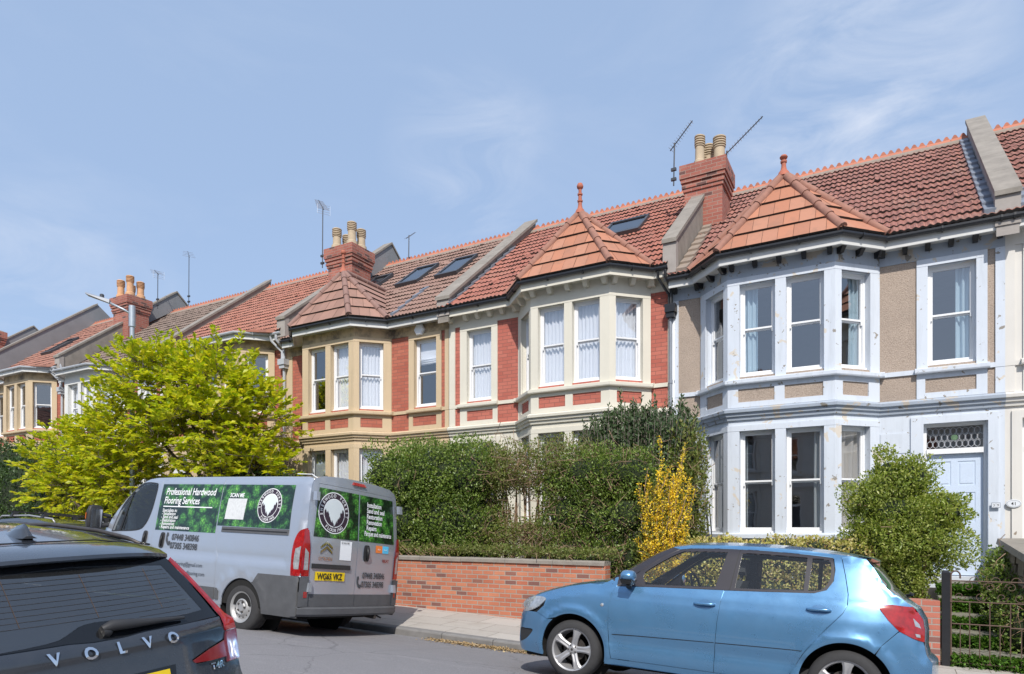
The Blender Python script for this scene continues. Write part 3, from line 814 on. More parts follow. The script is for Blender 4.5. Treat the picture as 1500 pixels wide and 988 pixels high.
h3 = House(-14.8, 1, .25, 5.5, 'sooty tan stone and red brick house with dusty pink bay roof and three skylights', dict(
    trim='bath_stone_clean', infill='brick_h3', ground='bath_stone_clean', frieze='bath_stone', tile='tile_h3', fascia='fascia_white',
    curtains=(('none', 'rightgrey', 'net', 'net'), 'blind', ('net', 'grey', 'net', 'net')), frame='upvc', bayroof='plain_brown', hipmat='hip_brown', finial=1.0, ridge=8.56,
    sky=[(2.4, 3.2, 1.75, 2.85), (3.8, 4.56, 1.75, 2.85), (.72, 1.42, 2.2, 2.9)]))
h4 = House(-14.8, -1, .52, 5.8, 'tan stone house with dull red roof and grey gutter behind the bright green tree', dict(
    trim='bath_stone_clean', infill='brick_h3', ground='bath_stone_clean', frieze='bath_stone', tile='tile_h4', fascia='fascia_white', gutter='grey_gutter',
    curtains=(('none', 'none', 'none', 'right'), 'none', ('none',) * 4), frame='upvc', bayroof=None, ridge=8.55))
h5 = House(-26.4, 1, .52, 5.8, 'white house with grey brown tiled roof half hidden behind the bright green tree', dict(
    trim='white_render', infill='brick_h3', ground='white_render', tile='tile_h5', gutter='grey_gutter', curtains=(net4, 'net', ('none',) * 4), bayroof=None, ridge=8.55, far=True))
h6 = House(-26.4, -1, .93, 5.8, 'tan stone house with faded red roof and pale gutters left of the street lamp', dict(
    trim='bath_stone_clean', infill='brick_h3', ground='bath_stone_clean', frieze='bath_stone', tile='tile_h6', gutter='grey_gutter', curtains=(('none',) * 4, 'none', ('none',) * 4), bayroof=None, ridge=8.5, far=True,
    sky=[(.9, 1.7, 1.2, 2.3), (3.4, 4.2, 1.2, 2.3)]))
h7 = House(-38.0, 1, .93, 5.8, 'farthest visible tan house at the left edge with a chimney beside it', dict(
    trim='bath_stone_clean', infill='brick_h3', ground='bath_stone_clean', tile='tile_h6', gutter='grey_gutter', curtains=(('none',) * 4, 'none', ('none',) * 4), bayroof=None, ridge=8.5, far=True,
    sky=[(1.2, 2.0, 1.2, 2.3)]))
h8 = House(-38.0, -1, 1.2, 5.8, 'house beyond the last chimney at the left edge, only its roof end showing', dict(
    trim='bath_stone_clean', infill='brick_h3', ground='bath_stone_clean', tile='tile_h6', gutter='grey_gutter', curtains=(('none',) * 4, 'none', ('none',) * 4), bayroof=None, ridge=8.5, far=True))
h0 = House(7.19, -1, 0, 5.5, 'off white house at the right edge with a green door and numbered plaque', dict(
    trim='warm_white', infill='warm_white', ground='warm_white', tile='tile_h1', fascia='fascia_white', curtains=(net4, 'net', net4), door='door_green', ridge=8.5))
# raised party walls
coping_wall(h1, 5.5, w=.30, over=.40, web='coping_light')
coping_wall(h2, 5.5, w=.26, over=.30)
coping_wall(h2, .0, w=.28, over=.52, y_end=2.2)
coping_wall(h4, 0, w=.28, over=.40, y_end=2.2)
coping_wall(h4, 5.8, w=.28, over=.32)
coping_wall(h6, 0, w=.28, over=.38, y_end=2.2)
coping_wall(h6, 5.8, w=.28, over=.95, slab='coping', web='render_grey', back=True)
coping_wall(h8, 0, w=.28, over=.40, y_end=2.2)
def rear_gable(h, lx, over=.45):
    mb = MB(); rz = h.rz; a, b, c_ = 2.9, 4.3, 5.4
    for x0, x1, o in ((lx - .14, lx + .14, 0),):
        mb.hexa([(x0, a, rz(a) - .2), (x1, a, rz(a) - .2), (x1, b, rz(b) - .3), (x0, b, rz(b) - .3), (x0, a, rz(a) + over), (x1, a, rz(a) + over), (x1, b, rz(b) + over), (x0, b, rz(b) + over)])
        mb.hexa([(x0, b, rz(b) - .9), (x1, b, rz(b) - .9), (x1, c_, rz(b) - 1.2), (x0, c_, rz(b) - 1.2), (x0, b, rz(b) + over), (x1, b, rz(b) + over), (x1, c_, rz(b) + over - .95), (x0, c_, rz(b) + over - .95)])
    p = h.put(mb, 'parapet', M['render_grey'])
    mb = MB(); x0, x1 = lx - .18, lx + .18
    for (ya, za), (yb, zb) in (((a, rz(a) + over), (b, rz(b) + over)), ((b, rz(b) + over), (c_, rz(b) + over - .95))):
        mb.hexa([(x0, ya, za + .001), (x1, ya, za + .001), (x1, yb, zb + .001), (x0, yb, zb + .001), (x0, ya, za + .07), (x1, ya, za + .07), (x1, yb, zb + .07), (x0, yb, zb + .07)])
    h.put(mb, 'coping', M['coping'], p)
for h in (h4, h6, h8): rear_gable(h, 0, .42)
# chimneys on the stepped party walls
chimney(h2, .0 - .08, 5.4, 8.16, [(.62, .25, .66, 'pot'), (.45, .8, .60, 'pot'), (.08, .45, .60, 'pot'), (.60, .75, .5, 'pot')])
chimney(h4, 0, 5.4, 8.25, [(.12, .15, .66, 'pot'), (.88, .15, .60, 'pot'), (.12, .8, .60, 'pot'), (.85, .8, .55, 'pot')])
chimney(h6, 0, 5.4, 8.25, [(.12, .15, .72, 'pot_orange'), (.88, .15, .66, 'pot_orange'), (.12, .8, .62, 'pot_orange'), (.85, .8, .6, 'pot_orange')])
chimney(h8, 0, 5.4, 8.38, [(.12, .15, .95, 'pot_orange'), (.88, .15, .66, 'pot_orange')])
# rain water goods
def swan(h, lx, y, mat='black_paint'):
    mb = MB()
    mb.tube([(lx + .05, -.34, 4.93), (lx + .05, -.34, 4.80), (lx - .0, -.24, 4.68), (lx - .02, -.12, 4.60), (lx - .02, -.12, 4.28)], .04, 10)
    mb.tube([(lx + .28, -.34, 4.93), (lx + .28, -.30, 4.80), (lx + .14, -.2, 4.62), (lx + .04, -.13, 4.5), (lx + .04, -.13, 4.25)], .035, 10)
    mb.box(lx - .13, lx + .13, -.22, -.02, 4.12, 4.28); mb.box(lx - .1, lx + .1, -.19, -.03, 4.02, 4.12)
    return h.put(mb, 'rainwater_hopper', M[mat], smooth=True, angle=35)
swan(h2, .02, 0); downpipe(h2, .02, -.09, -1.3, 4.05, 'grey_pipe')
mb = MB(); mb.tube([(.03, -.05, -1.2), (.03, -.05, 4.5)], .03, 8); h1.put(mb, 'downpipe', M['oldwhite'], smooth=True)
swan(h4, .12, 0, 'grey_gutter'); downpipe(h4, .12, -.09, -1.3, 4.05, 'grey_gutter')
swan(h6, .12, 0, 'grey_gutter'); downpipe(h6, .12, -.09, -1.3, 4.05, 'grey_gutter')
# white mortar and lead along the abutments of house one
def flashing(h, lx, w=.16, ya=-.3, yb=2.9, mat='lead'):
    mb = MB(); rz = h.rz; n = int((yb - ya) / .3)
    for i in range(n):
        a = ya + (yb - ya) * i / n; b = ya + (yb - ya) * (i + 1) / n
        j = random.uniform(-.02, .02)
        mb.hexa([(lx - w / 2, a, rz(a)), (lx + w / 2 + j, a, rz(a)), (lx + w / 2 + j, b, rz(b)), (lx - w / 2, b, rz(b)), (lx - w / 2, a - .03, rz(a) + .10), (lx + w / 2 + j, a - .03, rz(a) + .10), (lx + w / 2 + j, b, rz(b) + .07), (lx - w / 2, b, rz(b) + .07)])
    h.put(mb, 'lead_flashing', M[mat])
flashing(h1, 5.27, .16, -.3, 4.0); flashing(h1, .26, .2, -.3, 3.0, 'mortar'); flashing(h2, 5.33, .05); flashing(h0, 5.27, .12, -.3, 4.0)
flashing(h3, 3.95, .09, -.3, 1.2)
# alarm box on house three
mb = MB(); mb.lathe([(.13, -.10), (.155, -.07), (.155, -.01), (.14, 0)], (4.62, 0, 4.72), 6, axis='y'); h3.put(mb, 'alarm_box', M['white'], smooth=False)

# ------------------------------------------------------------------ aerials and dish
def aerial(loc, mast, boom_len, az, tilt, label, n=12, el=.28, extra=None):
    t = thing('tv_aerial', label, 'tv aerial', loc, (0, 0, 0), 'tv aerials on the roofs')
    mb = MB(); mb.tube([(0, 0, 0), (.02, 0, mast)], .016, 6); mb.box(-.06, .06, -.03, .03, .12, .18); mb.box(-.06, .06, -.03, .03, .35, .41)
    mb.build('mast', M['darkmetal'], t)
    d = Vector((math.cos(az) * math.cos(tilt), math.sin(az) * math.cos(tilt), math.sin(tilt))); sd = Vector((-math.sin(az), math.cos(az), 0)); c0 = Vector((.02, 0, mast - .05)) - d * .15
    mb = MB(); mb.tube([c0, c0 + d * boom_len], .012, 6); mb.build('boom', M['darkmetal'], t)
    mb = MB()
    for i in range(n):
        p = c0 + d * (boom_len * (i + .5) / n); l = el * (1 - .35 * i / n) / 2
        mb.tube([p - sd * l, p + sd * l], .005, 4)
    if extra:
        for zz in (-.14, -.07, .07, .14):
            p = c0 + d * .02 + Vector((0, 0, zz)); mb.tube([p - sd * .2, p + sd * .2], .004, 4)
        for k in (-.2, .2): mb.tube([c0 + sd * k + Vector((0, 0, -.15)), c0 + sd * k + Vector((0, 0, .15))], .004, 4)
    mb.build('elements', M['alu'], t)
    return t
# the facing terrace behind the camera: lights and reflects into windows and paintwork
ho = House(0, 1, 0, 5.5, 'pale terraced house across the street, behind the viewer', dict(
    trim='warm_white', infill='white_render', ground='warm_white', tile='tile_h4', fascia='fascia_white', curtains=(('none', 'net', 'none', 'net'), 'none', ('none',) * 4), bayroof=None, ridge=8.4, far=True))
ho.root['group'] = 'houses across the street behind the viewer'
for i in range(6):
    r = ho.root if i == 0 else copy_tree(ho.root)
    X = 12 - i * 5.56
    r.location = (X, -7.6, E0 - HZ - .2 - STEP_GRADE * X); r.rotation_euler = (0, 0, math.pi)
aerial((-4.36, 15.55, E0 + 8.05), 1.0, .75, math.radians(-10), math.radians(42), 'thin aerial on the left side of the brick chimney between the two orange bay roofs', 12, .25)
aerial((-3.25, 15.95, E0 + 8.0), .75, 1.15, math.radians(0), math.radians(38), 'long aerial pointing up right beside the chimney of the pale blue house', 16, .22)
aerial((-15.66, 15.62, E0 + 8.3), 1.95, .85, math.radians(150), math.radians(42), 'tall aerial with a mesh reflector left of the middle chimney', 12, .4, True)
aerial((-13.85, 17.7, E0 + 8.6), 1.15, .5, math.radians(80), math.radians(40), 'small short aerial above the ridge of the house with three skylights', 8, .25)
aerial((-25.72, 16.6, E0 + 8.9), 1.45, .8, math.radians(160), math.radians(30), 'aerial just right of the left chimney by the street lamp', 4, .5, True)
aerial((-25.6, 17.9, E0 + 9.4), 2.1, .9, math.radians(150), math.radians(35), 'tall thin aerial standing on the ridge right of the left chimney', 4, .5)
t = thing('satellite_dish', 'grey satellite dish on the party wall above the pale gutter', 'satellite dish', (-26.1, 13.15, E0 + 5.55), (0, 0, math.radians(-20)))
mb = MB(); mb.lathe([(.001, .06), (.15, .035), (.27, -.02), (.275, -.01), (.15, .045), (.001, .07)], (0, 0, .15), 20, axis='y'); mb.build('dish', M['grey_gutter'], t, smooth=True)
mb = MB(); mb.tube([(0, .05, .1), (0, .15, -.1), (0, .15, -.3)], .02, 6); mb.tube([(0, .0, -.1), (0, -.3, .08)], .012, 6); mb.box(-.03, .03, -.36, -.28, .05, .12); mb.build('bracket', M['darkmetal'], t)

# ------------------------------------------------------------------ ground
# cross section of the street at x=-5 (y, height below the eye)
SEC = [(-60, -1.45), (-6, -1.45), (-1.2, -1.47), (-1.1, -1.47), (.7, -1.50), (.72, -1.62), (1.0, -1.64), (3.0, -1.52), (4.6, -1.425), (6.2, -1.475), (7.4, -1.63), (8.42, -1.745)]
def gz(x, y, sec=SEC):
    xx = max(-70, min(70, x)); base = -STEP_GRADE * (xx + 5)
    s = [(y, h) for y, h in sec]
    if y <= s[0][0]: h = s[0][1]
    elif y >= s[-1][0]: h = s[-1][1]
    else:
        for (a, ha), (b, hb) in zip(s, s[1:]):
            if y <= b: h = ha + (hb - ha) * (y - a) / (b - a); break
    return E0 + h + base
KB = 8.42; KT = 8.56            # kerb face and back
WALLY = 10.2
def pz(x, y):                    # pavement level
    t = (y - KT) / (WALLY - KT); return gz(x, KB) + .115 + .05 * max(0, min(1.2, t))
def strip(name, ys, zf, mat, x0=-70, x1=70, dx=2.5, kind='structure', dz=0):
    mb = MB(); xs = list(np.arange(x0, x1 + .01, dx))
    mb.grid([[(x, y, zf(x, y) + dz) for x in xs] for y in ys][::1])
    mb.f = [f[::-1] for f in mb.f] if False else mb.f
    o = mb.build(name, mat, smooth=True); tag(o, None, None, kind=kind); return o
def asphalt():
    m, N, L, out = newmat('asphalt'); p = prin(N, (.1, .1, .1), .85)
    o = tex_uv(N, L, obj=True)
    a = noise(N, L, o, 75, 6, .9); b = noise(N, L, o, .9, 6, .6); c_ = noise(N, L, tex_uv(N, L, (.5, 2.2, 1), obj=True), 2.5, 6, .7)
    col = ramp(N, L, a, [(.3, (.11, .108, .115)), (.52, (.205, .20, .21)), (.72, (.38, .37, .375))])
    col = mix(N, L, ramp(N, L, b, [(.35, (0, 0, 0)), (.7, (.6, .6, .6))]), col, (.20, .195, .203))
    col = mix(N, L, ramp(N, L, c_, [(.55, (0, 0, 0)), (.75, (.55, .55, .55))]), col, (.29, .28, .282))
    # cracks and a sunken patch edge
    v = N.new('ShaderNodeTexVoronoi'); v.feature = 'DISTANCE_TO_EDGE'; v.inputs['Scale'].default_value = .55
    mp = mix(N, L, .18, o, mix(N, L, 1, noise(N, L, o, 3, 4), (1, 1, 1), 'MULTIPLY'), 'ADD'); L.new(mp, v.inputs['Vector'])
    cr = ramp(N, L, v.outputs['Distance'], [(0, (.45, .45, .45)), (.007, (0, 0, 0))])
    col = mix(N, L, cr, col, (.06, .06, .065))
    L.new(col, p.inputs['Base Color'])
    L.new(bump(N, L, a, .7, .006), p.inputs['Normal']); L.new(p.outputs[0], out.inputs[0]); return m
M['asphalt'] = asphalt()
def slabs():
    m, N, L, out = newmat('paving'); p = prin(N, (.3, .3, .3), .9)
    o = tex_uv(N, L, obj=True)
    b = N.new('ShaderNodeTexBrick'); L.new(o, b.inputs['Vector']); b.inputs['Scale'].default_value = 1
    b.inputs['Brick Width'].default_value = .75; b.inputs['Row Height'].default_value = .56; b.inputs['Mortar Size'].default_value = .006
    b.inputs['Color1'].default_value = (.40, .37, .335, 1); b.inputs['Color2'].default_value = (.46, .43, .39, 1); b.inputs['Mortar'].default_value = (.19, .17, .14, 1)
    col = b.outputs['Color']
    col = mix(N, L, .5, col, mix(N, L, noise(N, L, o, 45, 4, .8), (.5, .5, .5), (1.25, 1.25, 1.25)), 'MULTIPLY')
    col = mix(N, L, ramp(N, L, noise(N, L, o, 2.1, 6, .7), [(.5, (0, 0, 0)), (.8, (.6, .6, .6))]), col, (.24, .21, .17))
    L.new(col, p.inputs['Base Color'])
    iv = N.new('ShaderNodeMath'); iv.operation = 'SUBTRACT'; iv.inputs[0].default_value = 1; L.new(b.outputs['Fac'], iv.inputs[1])
    L.new(bump(N, L, noise(N, L, o, 60, 3), .3, .003, bump(N, L, iv.outputs[0], .6, .006)), p.inputs['Normal']); L.new(p.outputs[0], out.inputs[0]); return m
M['slabs'] = slabs()
M['kerb'] = simple('kerb_stone', (.19, .185, .18), .85, var=.35, vs=6, bs=40)
M['earth'] = simple('garden_earth', (.10, .08, .055), .95, var=.4, vs=5, bs=20)
M['field'] = simple('open_ground', (.10, .12, .06), .95, var=.4, vs=.2)
M['concrete'] = simple('concrete', (.36, .34, .31), .9, var=.25, vs=5, bs=30)
mb = MB(); gx = [-1500, -300, -70, 0, 70, 300, 1500]; gy = [-1500, -300, -60, -6, 8, 30, 300, 1500]
mb.grid([[(x, y, gz(x, -6) - (.42)) for x in gx] for y in gy]); tag(mb.build('ground', M['field']), None, None, kind='structure')
strip('road', [.72, 1.0, 2, 3, 3.8, 4.6, 5.4, 6.2, 6.8, 7.4, 7.9, KB + .01], gz, M['asphalt'])
strip('near_pavement', [-12, -6, -1.2, .7], gz, M['slabs'], dz=.0)
mb = MB()
x = -70.0
while x < 70:
    a, b = x, x + .908
    for y0, y1, f in ((KB, KT, 1), (.70, .84, -1)):
        z = lambda X: gz(X, KB if f > 0 else .72) + (.115 if f > 0 else .10)
        q = .02
        if f > 0: prof = [(y0, -.3), (y0, -.028), (y0 + .008, -.01), (y0 + .028, 0), (y1, .004), (y1, -.3)]
        else: prof = [(y0 - .02, -.3), (y0 - .02, .0), (y1 - .028, 0), (y1 - .008, -.01), (y1, -.03), (y1, -.3)]
        j = random.uniform(-.004, .004)
        A = [(a + .003, p_[0] + j, z(a) + p_[1]) for p_ in prof]; B = [(b - .003, p_[0] + j, z(b) + p_[1]) for p_ in prof]
        for i in range(len(prof) - 1): mb.face([A[i], B[i], B[i + 1], A[i + 1]])
        mb.face(A); mb.face(B[::-1])
    x += .915
tag(mb.build('kerb', M['kerb']), None, None, kind='structure')
strip('pavement', [KT, 9.0, 9.6, WALLY + .3], pz, M['slabs'])
def gardenz(x, y):
    t = max(0, min(1, (y - WALLY - .3) / 3)); a = pz(x, WALLY) + .02
    b = E0 - .98 + (.25 if x < -3.81 else 0) + (.27 if x < -14.8 else 0) + (.28 if x < -26.4 else 0)
    return a * (1 - t) + b * t
strip('front_gardens', [WALLY + .28, 11, 12, 13.6, 23], gardenz, M['earth'], dx=1.0)

# ------------------------------------------------------------------ garden walls
def garden_wall(x0, x1, top0, top1, label, mat='brick_garden', cop=True, th=.23, y=WALLY, capmat='coping'):
    """brick wall with stone coping; tops given below or above the eye"""
    zb = min(pz(x0, y), pz(x1, y)) - .25
    t = thing('garden_wall', label, 'garden wall', ((x0 + x1) / 2, y, pz((x0 + x1) / 2, y)), group='front garden walls')
    ox, oy, oz = t.location
    mb = MB(); c_ = .075 if cop else 0
    Z0, Z1 = E0 + top0 - c_, E0 + top1 - c_
    mb.hexa([(x0 - ox, 0, zb - oz), (x1 - ox, 0, zb - oz), (x1 - ox, th, zb - oz), (x0 - ox, th, zb - oz), (x0 - ox, 0, Z0 - oz), (x1 - ox, 0, Z1 - oz), (x1 - ox, th, Z1 - oz), (x0 - ox, th, Z0 - oz)])
    mb.build('brickwork', M[mat], t)
    if cop:
        mb = MB(); n = max(1, round((x1 - x0) / .9))
        for i in range(n):
            a, b = x0 + (x1 - x0) * i / n, x0 + (x1 - x0) * (i + 1) / n - .006
            za, zb_ = Z0 + (Z1 - Z0) * (a - x0) / (x1 - x0), Z0 + (Z1 - Z0) * (b - x0) / (x1 - x0); j = random.uniform(-.003, .003)
            A = [(a - ox, p_, za - oz + q + j) for p_, q in ((-.03, .0), (-.03, .055), (.0, .075), (th, .075), (th + .03, .055), (th + .03, 0))]
            B = [(b - ox, p_, zb_ - oz + q + j) for p_, q in ((-.03, .0), (-.03, .055), (.0, .075), (th, .075), (th + .03, .055), (th + .03, 0))]
            for k in range(6): mb.face([A[k], A[(k + 1) % 6], B[(k + 1) % 6], B[k]][::-1])
            mb.face(A); mb.face(B[::-1])
        mb.build('coping', M[capmat], t)
    return t
garden_wall(-9.55, -3.98, -.505, -.53, 'orange brick garden wall with weathered stone coping behind the van and the blue car')
garden_wall(-15.0, -9.75, -.20, -.25, 'brick garden wall hidden behind the grey van')
garden_wall(-3.0, .60, -.90, -.93, 'low red brick wall ending at the black gate post', 'brick_pier', False)
garden_wall(-38.0, -15.2, .25, .0, 'long garden wall under the dark evergreens at the left')
SKYHAZE = (1.85, 2.5, 3.65); CLOUD = (3.5, 3.8, 4.4); EXPO = .55
# ------------------------------------------------------------------ vegetation
def leaves_mesh(name, P, D, S, mat, parent=None, asp=.45, fold=.25, up=None):
    """P points, D leaf directions, S lengths (numpy); each leaf is a folded four-cornered blade"""
    n = len(P); D = D / np.linalg.norm(D, axis=1)[:, None]
    R = RNG.normal(size=(n, 3)) if up is None else up + RNG.normal(size=(n, 3)) * .45
    A = np.cross(D, R); A /= np.linalg.norm(A, axis=1)[:, None] + 1e-9
    Nn = np.cross(A, D)
    S = S[:, None]
    v0 = P; v2 = P + D * S; mid = P + D * S * .5
    v1 = mid + A * S * asp * .5 + Nn * S * fold * asp; v3 = mid - A * S * asp * .5 + Nn * S * fold * asp
    V = np.stack([v0, v1, v2, v3], 1).reshape(-1, 3).astype('f')
    me = bpy.data.meshes.new(name)
    me.vertices.add(n * 4); me.vertices.foreach_set('co', V.ravel())
    idx = np.arange(n) * 4
    tri = np.stack([idx, idx + 1, idx + 2, idx, idx + 2, idx + 3], 1).ravel().astype('i')
    me.loops.add(n * 6); me.loops.foreach_set('vertex_index', tri)
    me.polygons.add(n * 2); me.polygons.foreach_set('loop_start', np.arange(n * 2, dtype='i') * 3)
    try: me.polygons.foreach_set('loop_total', np.full(n * 2, 3, 'i'))
    except Exception: pass
    me.materials.append(mat); me.update(calc_edges=True)
    me.validate()
    return link(bpy.data.objects.new(name, me), parent)
def vnoise(P, f, seed=0):
    return np.array([mnoise.noise(Vector((p[0] * f + seed, p[1] * f, p[2] * f))) for p in P])
def blob_points(n, lobes, shell=.35, lump=.22, lf=1.6, seed=3, zmin=None):
    """points through the outer part of a union of ellipsoids, with lumpy outline"""
    out = []; L_ = np.array(lobes, float); vol = (L_[:, 3] * L_[:, 4] * L_[:, 5]) ** .667; pr = vol / vol.sum()
    while sum(len(o) for o in out) < n:
        m = n
        k = RNG.choice(len(L_), m, p=pr); d = RNG.normal(size=(m, 3)); d /= np.linalg.norm(d, axis=1)[:, None]
        r = 1 - shell * RNG.random(m) ** 1.7
        dn = np.array([mnoise.noise(Vector((q[0] * lf + kk * 5 + seed, q[1] * lf, q[2] * lf))) for q, kk in zip(d, k)])
        r = r * (1 + lump * dn * 1.8)
        p = L_[k, :3] + d * L_[k, 3:6] * r[:, None]
        ins = np.zeros(m, bool)
        for j in range(len(L_)):
            q = (p - L_[j, :3]) / L_[j, 3:6]; ins |= ((q ** 2).sum(1) < (1 - shell) ** 2) & (k != j)
        ok = ~ins
        if zmin is not None: ok &= p[:, 2] > zmin
        out.append(np.concatenate([p[ok], d[ok]], 1))
    A = np.concatenate(out)[:n]; return A[:, :3], A[:, 3:]
def twigs(mb, P, D, n, l=.3, r=.006):
    idx = RNG.choice(len(P), min(n, len(P)), replace=False)
    for i in idx:
        p = Vector(P[i]); d = Vector(D[i]) * .6 + Vector(RNG.normal(size=3)) * .6; d.normalize()
        l2 = l * RNG.uniform(.4, 1.1); q = p - d * l2; m_ = p.lerp(q, .5) + Vector(RNG.normal(size=3)) * l2 * .15
        mb.tube([q, m_, p], [r, r * .7, r * .3], 4, cap=False)
        s_ = m_ + (d + Vector(RNG.normal(size=3)) * .7).normalized() * l2 * .45; mb.tube([m_, s_], [r * .6, r * .25], 3, cap=False)
LM = {
 'hedge': leafmat('hedge_leaf', [(.07, .125, .025), (.14, .22, .045), (.23, .32, .07), (.09, .15, .03), (.32, .38, .13)], .35, .38),
 'hedge_olive': leafmat('olive_leaf', [(.13, .18, .045), (.20, .25, .065), (.15, .17, .055), (.26, .24, .10)], .35, .5),
 'dark': leafmat('dark_evergreen_leaf', [(.03, .06, .02), (.05, .095, .03), (.075, .13, .04)], .2, .4),
 'rosemary': leafmat('grey_green_leaf', [(.04, .075, .032), (.065, .11, .045), (.09, .14, .07)], .2, .55),
 'bush': leafmat('bright_evergreen_leaf', [(.13, .20, .03), (.25, .32, .06), (.40, .43, .14), (.17, .24, .04)], .35, .4),
 'gold': leafmat('variegated_leaf', [(.28, .30, .07), (.55, .50, .18), (.38, .38, .10), (.68, .62, .34), (.42, .26, .10)], .3, .5),
 'acid': leafmat('spring_yellow_green_leaf', [(.26, .36, .018), (.46, .52, .025), (.66, .64, .05), (.36, .44, .02), (.74, .64, .06), (.20, .29, .02)], .5, .45),
 'forsythia': leafmat('yellow_flower', [(.82, .62, .03), (.92, .74, .09), (.78, .52, .015)], .35, .6),
 'ivy': leafmat('ivy_leaf', [(.05, .12, .02), (.10, .22, .035), (.15, .28, .05)], .3, .4),
 'dry': leafmat('dry_leaf', [(.30, .20, .11), (.42, .31, .18), (.22, .14, .08), (.48, .40, .28)], .1, .9),
}
M['bark'] = simple('bark', (.12, .095, .075), .95, var=.4, vs=12, bs=60)
M['twig'] = simple('brown_twig', (.26, .17, .11), .9, var=.4, vs=9)
M['twig_grey'] = simple('grey_twig', (.22, .18, .16), .9, var=.4, vs=9)
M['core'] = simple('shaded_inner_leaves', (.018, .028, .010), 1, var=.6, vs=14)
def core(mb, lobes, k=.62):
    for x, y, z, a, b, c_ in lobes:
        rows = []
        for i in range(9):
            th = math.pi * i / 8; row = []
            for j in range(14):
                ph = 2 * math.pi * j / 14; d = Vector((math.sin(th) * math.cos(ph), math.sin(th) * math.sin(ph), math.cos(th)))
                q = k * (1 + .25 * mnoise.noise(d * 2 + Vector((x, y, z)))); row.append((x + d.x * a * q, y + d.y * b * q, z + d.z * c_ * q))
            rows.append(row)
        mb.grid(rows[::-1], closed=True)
def shrub(name, label, cat, lobes, n, size, lm, base, twn=150, twm='twig', asp=.5, shell=.35, up=.6, lump=.22, corek=.6, grp=None, zmin=None, jit=.9, partn='foliage', twl=.3):
    """lobes in world space with z measured from the eye"""
    L_ = [(x - base[0], y - base[1], z + E0 - base[2], a, b, c_) for x, y, z, a, b, c_ in lobes]
    t = thing(name, label, cat, base, group=grp)
    P, D = blob_points(n, L_, shell, lump, zmin=0.02 if zmin is None else zmin)
    dirs = D * .8 + RNG.normal(size=D.shape) * jit + np.array([0, 0, up])
    leaves_mesh(partn, P, dirs, size * (.65 + .7 * RNG.random(n)), LM[lm], t, asp)
    mb = MB(); twigs(mb, P, D, twn, twl)
    for x, y, z, a, b, c_ in L_[:6]:
        for _ in range(4):
            q = Vector((x + random.uniform(-.5, .5) * a, y + random.uniform(-.3, .3) * b, z + c_ * random.uniform(0, .4)))
            s0 = Vector((x * .5 + random.uniform(-.2, .2), y * .5 + random.uniform(-.1, .1), 0)); mb.tube([s0, s0.lerp(q, .5) + Vector((random.uniform(-.1, .1), random.uniform(-.1, .1), .1)), q], [.03, .02, .01], 5, cap=False)
    mb.build('branches', M[twm], t)
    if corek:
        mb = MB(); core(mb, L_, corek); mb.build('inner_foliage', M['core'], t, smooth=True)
    return t
def base(x, y): return (x, y, gardenz(x, y) if y > WALLY + .2 else pz(x, y))
# long hedge behind the brick wall: glossy left half, thin twiggy middle, leafy right half
def lobe_row(x0, x1, n, y, z, a, b, c_, dz=.12):
    return [(x0 + (x1 - x0) * i / max(1, n - 1), y + random.uniform(-.08, .08), z + random.uniform(-dz, dz), a, b, c_) for i in range(n)]
shrub('evergreen_hedge', 'dense glossy dark green hedge over the left end of the brick wall beside the van', 'hedge',
      lobe_row(-9.0, -7.0, 5, 11.0, 1.05, .75, .62, .66, .08) + lobe_row(-9.1, -7.0, 5, 11.0, .1, .75, .55, .65, .08) + lobe_row(-9.2, -7.0, 4, 10.9, -.35, .6, .45, .35, .05), 44000, .050, 'hedge', base(-8, 11.0), 200, asp=.62, shell=.34, lump=.34, corek=.66)
shrub('twiggy_hedge', 'thin overgrown middle of the hedge with bare brown twigs and a pale gap', 'hedge',
      lobe_row(-6.9, -5.1, 6, 11.05, 1.14, .62, .5, .5, .08) + lobe_row(-6.6, -5.2, 4, 10.9, -.22, .55, .38, .42, .06) + lobe_row(-6.4, -5.3, 2, 11.0, .35, .25, .25, .3), 19000, .048, 'hedge_olive', base(-6, 11.0), 900, 'twig', asp=.5, shell=.55, corek=.0, twl=.5)
shrub('leafy_hedge', 'green hedge right of the twiggy gap, behind the yellow flowering shrub', 'hedge',
      lobe_row(-5.1, -3.8, 4, 11.05, .92, .62, .55, .50, .06) + lobe_row(-5.0, -3.9, 3, 11.0, .2, .6, .5, .55, .06) + lobe_row(-4.9, -3.7, 3, 10.9, -.5, .5, .4, .5, .06), 24000, .047, 'hedge', base(-4.5, 11.0), 500, 'twig', asp=.5, shell=.42, lump=.36, corek=.55, twl=.4)
# spiky grey-green bush behind the hedge
t = thing('spiky_evergreen_bush', 'dark grey green bush with upright spiky shoots rising behind the hedge', 'bush', base(-4.1, 12.0))
bx, by, bz_ = t.location; Pn = []; Dn = []
mb = MB()
for i in range(520):
    x = RNG.uniform(-.95, 1.05); y = RNG.uniform(-.5, .5); top = E0 - bz_ + 2.2 - .45 * (x / 1.0) ** 2 * (1 if x < 0 else .3) - .5 * (y / .6) ** 2 + RNG.normal() * .13
    z0 = top - RNG.uniform(.5, 1.3); lean = Vector((x * .12, y * .1, 1)).normalized()
    a = Vector((x - lean.x * .3, y, z0)); b = a + lean * (top - z0)
    mb.tube([a, b], [.008, .003], 4, cap=False)
    m_ = int((top - z0) / .022)
    for k in range(m_): 
        q = a.lerp(b, (k + .5) / m_); Pn.append(q); dd = RNG.normal(size=3) * .8; Dn.append((dd[0], dd[1], .9))
Pn = np.array(Pn); Dn = np.array(Dn)
mb.build('branches', M['twig_grey'], t); leaves_mesh('foliage', Pn, Dn, .075 * (.7 + .6 * RNG.random(len(Pn))), LM['rosemary'], t, .42)
